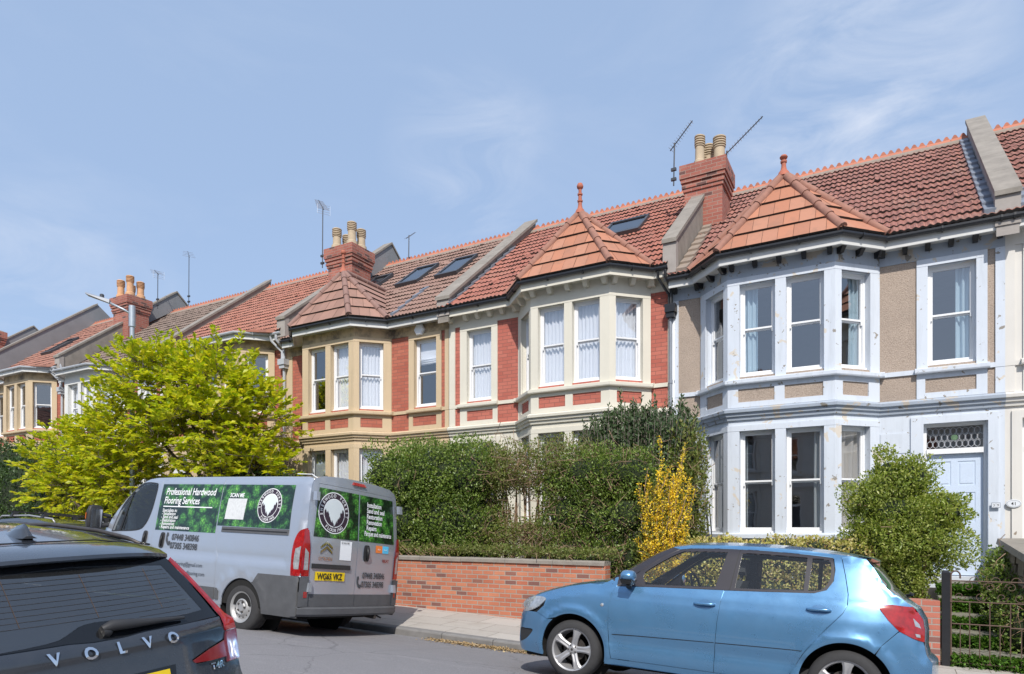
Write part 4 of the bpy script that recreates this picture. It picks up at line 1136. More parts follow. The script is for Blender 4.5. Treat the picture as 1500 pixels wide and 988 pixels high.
mb = MB(); core(mb, [(0, 0, E0 - bz_ + 1.15, 1.0, .5, .95)], .8); mb.build('inner_foliage', M['core'], t, smooth=True)
shrub('garden_shrub', 'light green leafy shrub against the pale blue house, right of the spiky bush', 'bush',
      [(-3.05, 11.7, 1.25, .40, .35, .6), (-2.95, 11.5, .45, .34, .3, .8), (-2.95, 11.4, -.3, .34, .3, .6)], 6000, .06, 'hedge_olive', base(-3.2, 11.6), 200, asp=.5, shell=.5, corek=.5)
# forsythia: yellow flowers along upright arching stems
t = thing('forsythia_bush', 'bright yellow flowering shrub at the right end of the hedge', 'bush', base(-3.27, 10.75))
bx, by, bz_ = t.location; mb = MB(); Pn = []; Dn = []
for i in range(95):
    x0 = RNG.uniform(-.2, .3); top = E0 - bz_ + RNG.uniform(-.5, 1.05); lean = RNG.uniform(-.28, .36) + .10
    if i < 3: lean, top = .22 + .02 * i, E0 - bz_ + 1.5 - .1 * i
    pts = []
    for k in range(7):
        u = k / 6; pts.append(Vector((x0 + lean * u ** 1.4 + RNG.normal() * .012, -.1 + RNG.normal() * .02 + RNG.uniform(-.25, .2) * u, .3 + (top - .3) * u)))
    mb.tube(pts, [.008] * 3 + [.005] * 4, 4, cap=False)
    nf = int((top) * 46) if RNG.random() < .85 else 8
    for k in range(nf):
        u = .25 + .75 * RNG.random(); j = min(5, int(u * 6)); q = pts[j].lerp(pts[j + 1], u * 6 - j)
        for _ in range(2): Pn.append(np.array(q) + RNG.normal(size=3) * .018); Dn.append(RNG.normal(size=3) + np.array([0, -.3, .1]))
mb.build('branches', M['twig'], t)
Pn = np.array(Pn); Dn = np.array(Dn); leaves_mesh('blossom', Pn, Dn, .036 * (.7 + .6 * RNG.random(len(Pn))), LM['forsythia'], t, .6)
P_, D_ = blob_points(7500, [(0.0, .0, .95, .5, .3, .75), (.1, 0, 1.7, .38, .25, .7)], .7)
leaves_mesh('foliage', P_, D_ + RNG.normal(size=D_.shape), .05 * (.7 + .6 * RNG.random(len(P_))), LM['hedge_olive'], t, .5)
# sprigs spilling over the coping of the brick wall
shrub('overhanging_sprigs', 'leafy sprigs of the hedge spilling over the coping of the brick wall', 'foliage',
      [(x_, 10.42 - .14 * random.random(), -.43 + .06 * random.random(), .16 + .12 * random.random(), .2, .10) for x_ in np.arange(-9.0, -3.9, .33)], 5200, .046, 'hedge_olive', base(-6.5, 10.6), 90, 'twig', shell=.9, lump=.4, corek=0)
# golden low hedge in front of the pale blue house
shrub('variegated_hedge', 'low golden variegated hedge in front of the pale blue house, behind the blue car', 'hedge',
      lobe_row(-3.0, -.5, 7, 10.85, -.45, .42, .34, .32, .04) + lobe_row(-3.0, -.5, 6, 10.85, -1.0, .45, .38, .45, .03), 17000, .048, 'gold', base(-1.7, 10.85), 120, asp=.6, shell=.3, corek=.7)
# big rounded evergreen by the gate
shrub('round_evergreen_bush', 'big loose bright green bush in front of the pale blue front door', 'bush',
      [(.15, 11.2, .10, .64, .6, .62), (-.16, 11.15, -.22, .52, .5, .55), (.48, 11.15, -.15, .50, .5, .55), (.10, 11.1, -.75, .50, .5, .5), (.00, 11.2, .74, .24, .26, .38), (.34, 11.2, .70, .24, .28, .36), (-.22, 11.2, .42, .32, .35, .32), (.74, 11.2, .25, .28, .3, .28)], 40000, .046, 'bush', base(.12, 11.2), 120, 'twig', asp=.5, shell=.46, lump=.4, corek=.58, twl=.22)
# far left evergreens and the olive shrub under the trees
shrub('tall_evergreen', 'tall dark evergreen mass at the left edge', 'tree',
      [(-25.8, 11.6, 1.4, 1.8, 1.3, 1.5), (-23.8, 11.4, .8, 1.5, 1.2, 1.6), (-24.5, 11, -.3, 1.8, 1.0, 1.2), (-22.0, 11.3, .6, 1.2, 1.0, 1.3), (-27.5, 11.5, 1.2, 1.5, 1.2, 1.8)], 26000, .10, 'dark', base(-24.5, 11.4), 60, 'bark', shell=.25, corek=.8)
shrub('olive_shrub', 'yellowish olive shrub under the bright green tree, left of the van', 'bush',
      [(-19.4, 10.75, .2, 1.1, .7, .95), (-18.0, 10.7, .1, .9, .6, .9), (-20.8, 10.7, .1, .9, .7, .9), (-18.8, 10.7, -.6, 1.5, .6, .7)], 15000, .075, 'hedge_olive', base(-19, 10.8), 160, shell=.35, corek=.7)
shrub('dark_garden_hedge', 'dark green hedge just behind the cab of the van', 'hedge',
      lobe_row(-17.0, -12.4, 7, 11.0, .55, .9, .6, .75, .1) + lobe_row(-17.0, -12.4, 6, 10.9, -.3, .9, .55, .7, .06), 22000, .075, 'dark', base(-14.6, 11), 120, shell=.28, corek=.8)

# ------------------------------------------------------------------ yellow-green trees
def spring_tree(label, base_, lobes, limbs, sprays, leaf, trunk_r=.11, seed=1):
    rnd = random.Random(seed); rg = np.random.default_rng(seed)
    t = thing('spring_tree', label, 'tree', base_, group='bright yellow green street garden trees')
    ox, oy, oz = base_
    L_ = [(x - ox, y - oy, z + E0 - oz, a, b, c_) for x, y, z, a, b, c_ in lobes]
    mb = MB(); sk = []
    fork = Vector((0, 0, 1.0))
    mb.tube([(0, 0, -.1), (.02, .0, .5), tuple(fork)], [trunk_r * 1.25, trunk_r, trunk_r * .9], 9)
    for i in range(limbs):
        x, y, z, a, b, c_ = L_[i % len(L_)]
        end = Vector((x + rnd.uniform(-.5, .5) * a, y + rnd.uniform(-.5, .5) * b, z + rnd.uniform(.1, .7) * c_))
        st = fork + Vector((0, 0, rnd.uniform(-.4, .1)))
        c1 = st.lerp(end, .35) + Vector((0, 0, (end.z - st.z) * .12)) + Vector((rnd.uniform(-.2, .2), rnd.uniform(-.2, .2), 0))
        pts = []
        for k in range(10):
            u = k / 9; p = st * (1 - u) ** 2 + c1 * 2 * u * (1 - u) + end * u * u; p += Vector((rnd.uniform(-.05, .05), rnd.uniform(-.05, .05), rnd.uniform(-.04, .04))); pts.append(p)
        mb.tube(pts, [trunk_r * .62 * (1 - .85 * k / 9) + .006 for k in range(10)], 6); sk += pts[2:]
    mb.build('trunk', M['bark'], t, smooth=True)
    mb = MB(); S = np.array([tuple(p) for p in sk])
    P, D = blob_points(sprays, L_, .62, .24, 2.2, seed)
    LP = []; LD = []; LS = []
    for p, d in zip(P, D):
        j = int(np.argmin(((S - p) ** 2).sum(1))); q = Vector(S[j]); pv = Vector(p); dist = (pv - q).length
        if dist > .12:
            mid = q.lerp(pv, .5) + Vector((rnd.uniform(-.12, .12), rnd.uniform(-.12, .12), -.05)) * dist
            r0 = .006 + .004 * dist
            mb.tube([q, mid, pv], [r0, r0 * .7, .003], 4, cap=False)
            if rnd.random() < .5: S = np.vstack([S, [tuple(mid)]])
        sd = Vector(d) * .7 + Vector((rnd.uniform(-.6, .6), rnd.uniform(-.6, .6), rnd.uniform(-.1, .5))); sd.normalize()
        ln = rnd.uniform(.18, .42)
        mb.tube([pv, pv + sd * ln + Vector((0, 0, -.04))], [.003, .0015], 3, cap=False)
        k = rnd.randint(11, 19); side = sd.cross(Vector((0, 0, 1))); side.normalize()
        for i in range(k):
            u = (i + .5) / k; o = pv + sd * (ln * u)
            s_ = side * (1 if i % 2 else -1); dl = s_ * rnd.uniform(.6, 1.1) + sd * .7 + Vector((rnd.uniform(-.3, .3), rnd.uniform(-.3, .3), rnd.uniform(-.35, .35)))
            LP.append(tuple(o)); LD.append(tuple(dl)); LS.append(leaf * rnd.uniform(.6, 1.25))
    mb.build('branches', M['bark'], t)
    n = len(LP); leaves_mesh('foliage', np.array(LP), np.array(LD), np.array(LS), LM['acid'], t, .62, .2, np.array([0, 0, 1.0]))
    return t
spring_tree('broad bright yellow green tree rising over the van', base(-14.0, 10.9),
    [(-14.3, 10.7, 3.3, 1.4, 1.3, 1.1), (-13.2, 11.0, 2.5, .9, 1.0, .85), (-15.5, 9.9, 3.4, 1.2, 1.1, 1.1), (-13.7, 10.5, 3.15, .85, .9, .7), (-14.0, 9.9, 2.3, 1.4, .8, .85), (-16.6, 9.9, 2.5, 1.2, 1.0, 1.1), (-12.9, 10.8, 1.45, .8, .7, .75), (-15.3, 10.3, 3.85, .8, .8, .6), (-16.6, 9.7, 1.3, 1.1, .7, .8), (-13.6, 10.2, 1.4, .9, .7, .6)],
    14, 1650, .145, .12, 5)
spring_tree('smaller bright yellow green tree at the left, in front of the dark evergreens', base(-18.6, 10.6),
    [(-18.4, 10.4, 2.1, 1.4, 1.1, 1.0), (-20.3, 10.5, 1.9, 1.4, 1.1, .9), (-19.3, 10.1, 1.1, 1.6, .9, .7), (-17.2, 10.4, 1.3, 1.0, .8, .8)],
    9, 950, .135, .10, 9)
# bare climber on the party wall between houses three and four
t = thing('bare_climber', 'leafless grey wisteria climbing the brickwork beside the pale downpipe', 'climbing plant', (-14.72, 13.25, E0 - .7))
mb = MB()
for i in range(150):
    x = random.uniform(-.14, .14); z = random.uniform(.5, 4.0) if i > 6 else 0; p = Vector((x, random.uniform(-.1, .12), z)); pts = [p]
    d = Vector((random.uniform(-1, 1), random.uniform(-.6, .2), random.uniform(-.4, 1.2)))
    for k in range(5): p = p + d.normalized() * (.12 if i > 6 else .8); d += Vector((random.uniform(-.5, .5), random.uniform(-.4, .4), random.uniform(-.6, .3))); pts.append(Vector((max(-.45, min(.45, p.x)), p.y, p.z)))
    mb.tube(pts, .006 if i > 6 else .02, 4, cap=False)
mb.build('stems', M['twig_grey'], t)
# leaf litter in the gutter, weeds at the kerb
def litter(name, label, cat, n, x0, x1, fy, s, lm, spread):
    P = np.zeros((n, 3)); P[:, 0] = x0 + (x1 - x0) * RNG.beta(1.6, 1.6, n); P[:, 1] = KB - np.abs(RNG.normal(size=n)) * spread - .01
    P[:, 2] = [gz(a, b) + .004 + .02 * random.random() for a, b in P[:, :2]]
    D = RNG.normal(size=(n, 3)); D[:, 2] *= .25
    o = leaves_mesh(name, P, D, s * (.4 + RNG.random(n)), LM[lm], None, .55, .3, np.array([0, 0, 1.0])); tag(o, label, cat, kind='stuff'); return o
litter('leaf_litter', 'dry tan leaf litter lying in the gutter against the kerb', 'leaf litter', 2600, -6.2, -4.1, 0, .035, 'dry', .13)
litter('gutter_weeds', 'small green weeds at the kerb under the nose of the blue car', 'weeds', 500, -4.5, -3.6, 0, .035, 'ivy', .06)
# street lamp
t = thing('street_lamp', 'grey steel street lamp with a flat lantern arm rising out of the bright green tree', 'street lamp', (-16.45, 9.95, pz(-16.45, 9.95)))
H_ = E0 + 5.55 - t.location.z
mb = MB(); mb.tube([(0, 0, 0), (0, 0, 1.6)], .085, 14); mb.tube([(0, 0, 1.6), (0, 0, 1.7)], [.085, .055], 14); mb.tube([(0, 0, 1.7), (0, 0, H_)], [.06, .055], 14); mb.tube([(0, 0, H_ - .5), (0, 0, H_ + .02)], .078, 14); mb.build('pole', M['galv'], t, smooth=True, angle=40)
ad = Vector((-.74, -.67, 0)); mb = MB(); mb.tube([(0, 0, H_ - .2), tuple(ad * .2 + Vector((0, 0, H_ - .08))), tuple(ad * .55 + Vector((0, 0, H_ + .08)))], .026, 8); mb.build('arm', M['galv'], t, smooth=True)
mb = MB(); sd_ = Vector((ad.y, -ad.x, 0)); a = ad * .50 + Vector((0, 0, H_ + .04)); b = ad * 1.02 + Vector((0, 0, H_ + .22))
mb.hexa([tuple(a - sd_ * .07), tuple(a + sd_ * .07), tuple(b + sd_ * .12), tuple(b - sd_ * .12), tuple(a - sd_ * .05 + Vector((0, 0, .09))), tuple(a + sd_ * .05 + Vector((0, 0, .09))), tuple(b + sd_ * .09 + Vector((0, 0, .04))), tuple(b - sd_ * .09 + Vector((0, 0, .04)))])
ln = mb.build('lantern', M['grey_pipe'], t); mb = MB(); c0 = a.lerp(b, .35); mb.lathe([(.05, 0), (.05, .09), (.035, .11)], tuple(c0 + Vector((0, 0, .05))), 12); mb.build('photocell', M['darkmetal'], ln)
# ------------------------------------------------------------------ vehicles
# body local frame: x to the rear, y away from the camera side (near side is -y), z up, ground at z=0
def pip(x, y, poly):
    c = False; n = len(poly); j = n - 1
    for i in range(n):
        xi, yi = poly[i]; xj, yj = poly[j]
        if (yi > y) != (yj > y) and x < (xj - xi) * (y - yi) / (yj - yi) + xi: c = not c
        j = i
    return c
def dens(poly, d=.05, closed=True):
    out = []; n = len(poly)
    for i in range(n if closed else n - 1):
        a, b = Vector(poly[i]), Vector(poly[(i + 1) % n]); k = max(1, int((b - a).length / d))
        for j in range(k): out.append(tuple(a.lerp(b, j / k)))
    if not closed: out.append(tuple(poly[-1]))
    return out
def smooth_poly(pts, n=6, closed=True):
    """Catmull-Rom through the points; a third element True marks a hard corner"""
    P = [Vector(p[:2]) for p in pts]; hard = [len(p) > 2 and p[2] for p in pts]; m = len(P); out = []
    for i in range(m if closed else m - 1):
        p1, p2 = P[i], P[(i + 1) % m]
        p0 = P[i - 1] if (closed or i > 0) else p1; p3 = P[(i + 2) % m] if (closed or i + 2 < m) else p2
        if hard[i]: p0 = p1
        if hard[(i + 1) % m]: p3 = p2
        for k in range(n):
            t = k / n
            q = .5 * ((2 * p1) + (p2 - p0) * t + (2 * p0 - 5 * p1 + 4 * p2 - p3) * t * t + (3 * p1 - p0 - 3 * p2 + p3) * t ** 3); out.append((q.x, q.y))
    if not closed: out.append(tuple(P[-1]))
    return out
def circle(cx, cy, r, n=24, a0=0, a1=2 * math.pi):
    return [(cx + r * math.cos(a0 + (a1 - a0) * k / n), cy + r * math.sin(a0 + (a1 - a0) * k / n)) for k in range(n + (0 if abs(a1 - a0 - 2 * math.pi) < 1e-6 else 1))]
def patch(name, outline, holes, fn, mat, parent, g=.06, flange=.02, flip=False, fdir=None, shell=None, smooth=True):
    """mesh a flat region bounded by outline (minus holes) and carry it onto the surface fn(u,v)->xyz"""
    rings = [dens(outline, g)] + [dens(h, g) for h in holes]
    V = []; Ed = []
    for r in rings:
        b = len(V); V += [Vector(p) for p in r]; Ed += [(b + i, b + (i + 1) % len(r)) for i in range(len(r))]
    us = [p[0] for p in rings[0]]; vs = [p[1] for p in rings[0]]
    u = math.floor(min(us) / g) * g
    while u < max(us):
        v = math.floor(min(vs) / g) * g
        while v < max(vs):
            if pip(u, v, rings[0]) and not any(pip(u, v, h) for h in rings[1:]):
                if min((Vector((u, v)) - q).length_squared for q in V[:sum(len(r) for r in rings)]) > (g * .45) ** 2: V.append(Vector((u, v)))
            v += g
        u += g
    vv, ee, ff, _, _, _ = delaunay_2d_cdt(V, Ed, [], 0, 1e-5)
    F = []
    for f in ff:
        c = sum((vv[i] for i in f), Vector((0, 0))) / len(f)
        if pip(c.x, c.y, rings[0]) and not any(pip(c.x, c.y, h) for h in rings[1:]):
            a = sum(vv[f[i]].cross(vv[f[(i + 1) % len(f)]]) for i in range(len(f)))
            F.append(list(f) if a > 0 else list(f)[::-1])
    co = [Vector(fn(p.x, p.y)) for p in vv]
    e = 6e-3; nor = []
    for p in vv:
        a = Vector(fn(p.x + e, p.y)) - Vector(fn(p.x - e, p.y)); b = Vector(fn(p.x, p.y + e)) - Vector(fn(p.x, p.y - e)); n_ = a.cross(b)
        n_ = n_.normalized() if n_.length > 1e-12 else Vector((0, -1, 0)); nor.append(-n_ if flip else n_)
    if flip: F = [f[::-1] for f in F]
    nv = len(co); co2 = list(co); nor2 = list(nor)
    if flange:
        cnt = {}
        for f in F:
            for i in range(len(f)):
                a, b = f[i], f[(i + 1) % len(f)]; cnt[(a, b)] = 1
        bd = [(a, b) for (a, b) in cnt if (b, a) not in cnt]; mp = {}
        for a, b in bd:
            for q in (a, b):
                if q not in mp:
                    co2.append(co[q] - nor[q] * flange); nor2.append(nor[q]); mp[q] = len(co2) - 1
        FL = [[b, a, mp[a], mp[b]] for a, b in bd]
    else: FL = []
    me = bpy.data.meshes.new(name); me.from_pydata([tuple(c) for c in co2], [], F + FL)
    me.materials.append(mat)
    if smooth:
        me.polygons.foreach_set('use_smooth', [True] * len(F) + [False] * len(FL)); me.update()
        try: me.normals_split_custom_set_from_vertices([tuple(n) for n in nor2])
        except Exception as ex: pass
    auto_uv(me); return link(bpy.data.objects.new(name, me), parent)
def interp(pts, x):
    n = len(pts)
    if x <= pts[0][0]: return pts[0][1]
    if x >= pts[-1][0]: return pts[-1][1]
    for i in range(n - 1):
        if x <= pts[i + 1][0]:
            (x0, y0), (x1, y1) = pts[i], pts[i + 1]; h = x1 - x0; d = (y1 - y0) / h
            m0 = d if i == 0 else .5 * (d + (y0 - pts[i - 1][1]) / (x0 - pts[i - 1][0]))
            m1 = d if i == n - 2 else .5 * (d + (pts[i + 2][1] - y1) / (pts[i + 2][0] - x1))
            t = (x - x0) / h
            return (2 * t ** 3 - 3 * t * t + 1) * y0 + (t ** 3 - 2 * t * t + t) * h * m0 + (3 * t * t - 2 * t ** 3) * y1 + (t ** 3 - t * t) * h * m1
def loftmid(name, edge, mat, parent, ny=26, p=2.4, flange=0):
    """surface across the car between edge stations ((x, y, z), bulge (dx, dz)); mirrored about y=0"""
    mb = MB(); rows = []
    for (x, y, z), (dx, dz) in edge:
        rows.append([(x + dx * (1 - abs(t) ** p), y * t, z + dz * (1 - abs(t) ** p)) for t in [2 * k / ny - 1 for k in range(ny + 1)]])
    mb.grid(rows); return mb.build(name, mat, parent, smooth=True)

def alloy(parent, x, y, z, R=.29, rim=.21, w=.19, style='alloy', spin=0, out=-1):
    """wheel, its outer face towards -y when out=-1"""
    o = bpy.data.objects.new('wheel', None)
    mb = MB(); s = 1 if out < 0 else -1
    tw = w
    prof = [(rim, .012), (rim + .006, -.002), (R - .045, -.006), (R - .018, .012), (R, .035), (R, tw - .035), (R - .018, tw - .012), (R - .05, tw), (rim, tw - .01), (rim - .005, tw * .5), (rim, .012)]
    mb.lathe([(r, h * s) for r, h in (prof if s > 0 else prof[::-1])], (0, 0, 0), 48, axis='y', cap=False)
    # tread grooves read as fine rings
    ty = mb.build('wheel', CAR['tyre'], parent, smooth=True, angle=50); ty.location = (x, y, z); ty.rotation_euler = (0, spin, 0)
    mb = MB()
    if style == 'alloy':
        pr = [(rim + .004, -.004), (rim + .004, .004), (rim - .012, .012), (rim - .02, .05), (rim - .03, tw * .8), (rim - .02, tw * .8)]
        mb.lathe([(r, h * s) for r, h in (pr if s > 0 else pr[::-1])], (0, 0, 0), 48, axis='y', cap=False)
        for k in range(5):
            a = 2 * math.pi * k / 5 + math.pi / 2
            ca, sa = math.cos(a), math.sin(a); ta, tb = -sa, ca
            rows = []
            for r, hw, dep, th in ((.02, .034, .030, .03), (.07, .030, .022, .03), (.12, .030, .010, .03), (.16, .036, .006, .03), (rim - .012, .052, .006, .03)):
                q = []
                for u, d in ((-1, dep + th), (-1, dep + .012), (-.55, dep), (0, dep + .006), (.55, dep), (1, dep + .012), (1, dep + th)):
                    q.append((ca * r + ta * hw * u, d * s, sa * r + tb * hw * u))
                rows.append(q)
            mb.grid(rows if s > 0 else rows[::-1])
        pr = [(0, .018), (.028, .018), (.034, .024), (.055, .030), (.06, .05)]
        mb.lathe([(max(.0005, r), h * s) for r, h in (pr[::-1] if s < 0 else pr)], (0, 0, 0), 20, axis='y', cap=False)
        rm = mb.build('rim', CAR['alloy'], ty, smooth=True, angle=35)
        mb = MB(); mb.lathe([(.001, .0), (.12, .0), (.12, .012), (.001, .012)][::1], (0, .085 * s, 0), 24, axis='y'); mb.build('brake_disc', CAR['disc'], ty)
        mb = MB()
        for k in range(5):
            a = 2 * math.pi * k / 5 + math.pi / 2 + math.pi / 5; mb.lathe([(.0075, -.002), (.0075, .01)], (.043 * math.cos(a), .018 * s, .043 * math.sin(a)), 8, axis='y')
        mb.lathe([(.012, -.001), (.012, .004)], (0, .012 * s, 0), 10, axis='y')
        mb.build('wheel_bolts_and_holes', CAR['disc'], ty)
    else:
        pr = [(rim + .004, -.008), (rim - .008, -.004), (rim - .022, .006), (rim - .035, .022), (rim - .045, .028), (.135, .024), (.118, .006), (.10, .0), (.085, .010), (.07, .010), (.055, .0), (.04, .0), (.0005, .0)]
        mb.lathe([(r, h * s) for r, h in (pr if s > 0 else pr[::-1])], (0, 0, 0), 48, axis='y', cap=False)
        rm = mb.build('rim', CAR['steelrim'], ty, smooth=True, angle=30)
        mb = MB()
        for k in range(12):
            a = 2 * math.pi * k / 12; r0 = .143
            mb.lathe([(.013, -.001), (.013, .004)], (r0 * math.cos(a), .0245 * s, r0 * math.sin(a)), 10, axis='y')  # dark discs on the rim, painting the shade inside the wheel holes
        for k in range(5):
            a = 2 * math.pi * k / 5 + .3; mb.lathe([(.013, -.016), (.015, .004)], (.068 * math.cos(a), .006 * s, .068 * math.sin(a)), 8, axis='y')
        mb.build('wheel_bolts_and_holes', CAR['disc'], ty)
    return ty
CAR = {
 'tyre': simple('tyre_rubber', (.035, .035, .037), .85, var=.3, vs=20, bs=60),
 'alloy': simple('alloy_wheel', (.40, .40, .41), .42, .5, var=.12, vs=14),
 'steelrim': simple('dusty_steel_wheel', (.40, .40, .40), .5, .5, var=.22, vs=16),
 'disc': simple('brake_steel', (.09, .08, .075), .5, .6, var=.4, vs=20),
 'blue': paintmat('metallic_blue_paint', (.095, .26, .47), .55, .26),
 'silver': paintmat('silver_grey_paint', (.42, .465, .54), .5, .28),
 'navy': paintmat('dark_blue_black_paint', (.012, .018, .030), .1, .2),
 'charcoal': paintmat('charcoal_paint', (.035, .04, .05), .3, .28),
 'plastic': simple('black_plastic', (.028, .028, .03), .55, var=.25, vs=9),
 'greyplastic': simple('weathered_grey_plastic', (.085, .088, .095), .6, var=.3, vs=7),
 'trim': simple('satin_pillar_trim', (.035, .032, .038), .35, var=.1),
 'gloss': simple('gloss_black', (.008, .009, .011), .08, var=0),
 'glass': glassmat('car_glass', (.93, .96, .95), 1.55, .01, .015),
 'darkglass': glassmat('tinted_rear_glass', (.12, .14, .15), 2.0, .02, .05),
 'red': simple('red_lamp_lens', (.30, .008, .008), .10, var=.75, vs=22, Coat_Weight=1.0),
 'darkred': simple('dark_red_lens', (.22, .008, .008), .12, var=.3, vs=14, Coat_Weight=1.0),
 'clear': simple('clear_lamp_lens', (.42, .44, .46), .10, .4, var=.6, vs=24, Coat_Weight=1.0),
 'chrome': simple('chrome', (.75, .76, .78), .12, 1.0, var=0),
 'yellow': simple('yellow_number_plate', (.80, .56, .01), .4, var=.04),
 'black': simple('black_lettering', (.015, .015, .017), .5, var=0),
 'greytext': simple('grey_lettering', (.055, .06, .07), .5, var=0),
 'whitetext': simple('white_lettering', (.80, .82, .84), .5, var=0),
 'seat': simple('dark_seat_fabric', (.035, .036, .04), .9, var=.2),
 'orange': simple('orange_sticker', (.80, .22, .05), .4, var=0), 'cyan': simple('cyan_sticker', (.10, .55, .85), .4, var=0),
 'liner': simple('wheel_arch_liner', (.012, .012, .012), .95, var=.2),
}
def text_mesh(name, s, size, mat, parent, fn, ax='LEFT', ext=0, sx=1.0, shear=0, font=None, bold=0, spacing=1.0):
    """lettering carried onto the surface fn(u,v); u,v in metres from the text origin"""
    cu = bpy.data.curves.new(name, 'FONT'); cu.body = s; cu.size = size; cu.align_x = ax; cu.resolution_u = 3; cu.offset = bold; cu.shear = shear; cu.space_character = spacing
    ob = bpy.data.objects.new(name, cu); C.objects.link(ob)
    dg = bpy.context.evaluated_depsgraph_get(); me = bpy.data.meshes.new_from_object(ob.evaluated_get(dg))
    bpy.data.objects.remove(ob)
    me.name = name
    for v in me.vertices: v.co = fn(v.co.x * sx, v.co.y)
    me.materials.clear(); me.materials.append(mat); me.update()
    return link(bpy.data.objects.new(name, me), parent)

# ---------------------------------------------- blue hatchback
def blue_car():
    t = thing('hatchback_car', 'metallic blue five door hatchback parked at the kerb before the low garden wall', 'car',
              (-2.759, 6.89, E0 - 1.56), (-.0785, .0367, 0))
    WZp = [(.12, .74), (.2, .765), (.3, .795), (.42, .806), (.55, .824), (.68, .828), (.80, .816), (.88, .797), (.95, .773), (1.0, .750), (1.2, .675), (1.38, .60), (1.5, .56)]
    def PLn(x):
        a = 1.0
        if x < .05: a -= .30 * min(1.2, (.05 - x) / .80) ** 2.6
        if x > 2.30: a -= .20 * min(1.3, (x - 2.30) / .75) ** 2.4
        return a
    sil = [(-.70, .20), (-.735, .26), (-.735, .38), (-.725, .50), (-.70, .58), (-.66, .66), (-.60, .735), (-.50, .79), (-.34, .845), (-.10, .918), (.12, .962), (.30, .99),
           (.60, 1.195), (.78, 1.315), (.90, 1.375), (1.05, 1.402), (1.4, 1.418), (1.75, 1.418), (2.1, 1.403), (2.45, 1.372), (2.56, 1.352),
           (2.62, 1.28), (2.72, 1.12), (2.84, 1.035), (2.93, .97), (2.985, .89), (3.0, .80), (3.0, .68), (3.02, .60), (3.06, .55), (3.06, .40), (3.02, .25), (2.95, .20),
           (2.2, .20), (1.2, .20), (.2, .20)]
    silv = [Vector(p) for p in dens(sil, .08)]
    top = [Vector(p) for p in smooth_poly(sil[0:33], 3, False)]
    def edge_d(x, z):
        q = Vector((x, z)); best = 9
        for a, b in zip(top, top[1:]):
            ab = b - a; tt = max(0, min(1, (q - a).dot(ab) / max(1e-9, ab.length_squared))); d = (q - a - ab * tt).length
            if d < best: best = d
        return best
    cache = {}
    def F(x, z):
        y = interp(WZp, z) * PLn(x)
        for cx in (0, 2.445):
            r = math.hypot(x - cx, z - .30)
            if z > .1: y += .016 * math.exp(-((r - .385) / .045) ** 2)
        # shoulder line below the windows, swage above the sill
        y += .006 * math.exp(-((z - (.92 + .02 * x)) / .05) ** 2) * (1 if x > .4 else max(0, 1 - (.4 - x) / .5))
        if .35 < x < 2.15: y -= .012 * math.exp(-((z - .44) / .05) ** 2)
        k = (round(x, 5), round(z, 5))
        if k not in cache: cache[k] = edge_d(x, z)
        d = cache[k]; R_ = .10
        if d < R_: y -= (.045 if x < 2.3 or z < .95 else .045 - .033 * min(1, (x - 2.3) / .12)) * (1 - d / R_) ** 2.4
        return y
    def side(s, off=0): return lambda x, z: (x, s * (F(x, z) + off), z)
    A1 = circle(0, .30, .352, 26, math.radians(-16), math.radians(196)); A2 = circle(2.445, .30, .352, 26, math.radians(-16), math.radians(196))
    gap1 = [(.415, .262), (.392, .40), (.375, .60), (.372, .784), (.385, .882), (.405, .955)]
    gap2 = [(1.39, .262), (1.395, .50), (1.404, .724), (1.419, .90), (1.440, 1.0)]
    gap3 = [(1.975, .262), (2.03, .35), (2.128, .53), (2.25, .70), (2.406, .885), (2.440, .96), (2.440, 1.05), (2.412, 1.20), (2.375, 1.352)]
    dlo = smooth_poly([(.43, .962, True), (.80, .982), (1.36, 1.002), (1.80, 1.020), (2.18, 1.040), (2.27, 1.075), (2.318, 1.15), (2.325, 1.25), (2.305, 1.352, True), (2.10, 1.368), (1.75, 1.383), (1.40, 1.384), (1.10, 1.372), (.975, 1.352), (.80, 1.245), (.60, 1.095)], 4)
    e = .003
    def sh(pl, dx): return [(x + dx, z) for x, z in pl]
    for s in (-1, 1):
        B = CAR['blue']; fl = s > 0
        def reg(name, out, mat=B, holes=(), off=0, g=.05, flange=.02, par=t): return patch(name, out, list(holes), side(s, off), mat, par, g, flange, flip=fl)
        # front wing with arch cut
        wing = [(-.26, .615), (-.46, .655)] + [(-.60, .735), (-.50, .79), (-.34, .845), (-.10, .918), (.12, .962), (.30, .99), (.425, 1.035)] + [(.43, .962)] + sh(gap1[::-1][1:], -e) + [(.352, .235)]
        arch = [p for p in A1 if p[1] > .235]
        w2 = [(-.60, .735), (-.50, .79), (-.34, .845), (-.10, .918), (.12, .962), (.30, .99), (.41, 1.06), (.425, .965)] + sh(gap1[::-1][1:], -e)
        w2 += [(.34, .215)] + [p for p in circle(0, .30, .352, 26, math.radians(-14), math.radians(122))] + [(-.285, .575), (-.43, .628), (-.345, .70), (-.325, .765), (-.42, .79)]
        reg('front_wing', w2, g=.045)
        # bumper
        bf = [(-.70, .20), (-.735, .26), (-.735, .38), (-.725, .50), (-.70, .58), (-.665, .645), (-.56, .622), (-.435, .622), (-.29, .57)] + circle(0, .30, .352, 10, math.radians(129), math.radians(194)) + [(-.345, .20)]
        fog = smooth_poly([(-.715, .425), (-.60, .44), (-.49, .44), (-.52, .385), (-.60, .32), (-.71, .29)], 3)
        reg('front_bumper', bf, holes=[fog])
        reg('bumper_grille', fog, CAR['plastic'], off=-.012, flange=0)
        hl = smooth_poly([(-.635, .615), (-.672, .66), (-.655, .715), (-.56, .772), (-.44, .790), (-.345, .785), (-.335, .755), (-.42, .685), (-.54, .632)], 4)
        h = reg('headlight', hl, CAR['clear'], off=.004, g=.03)
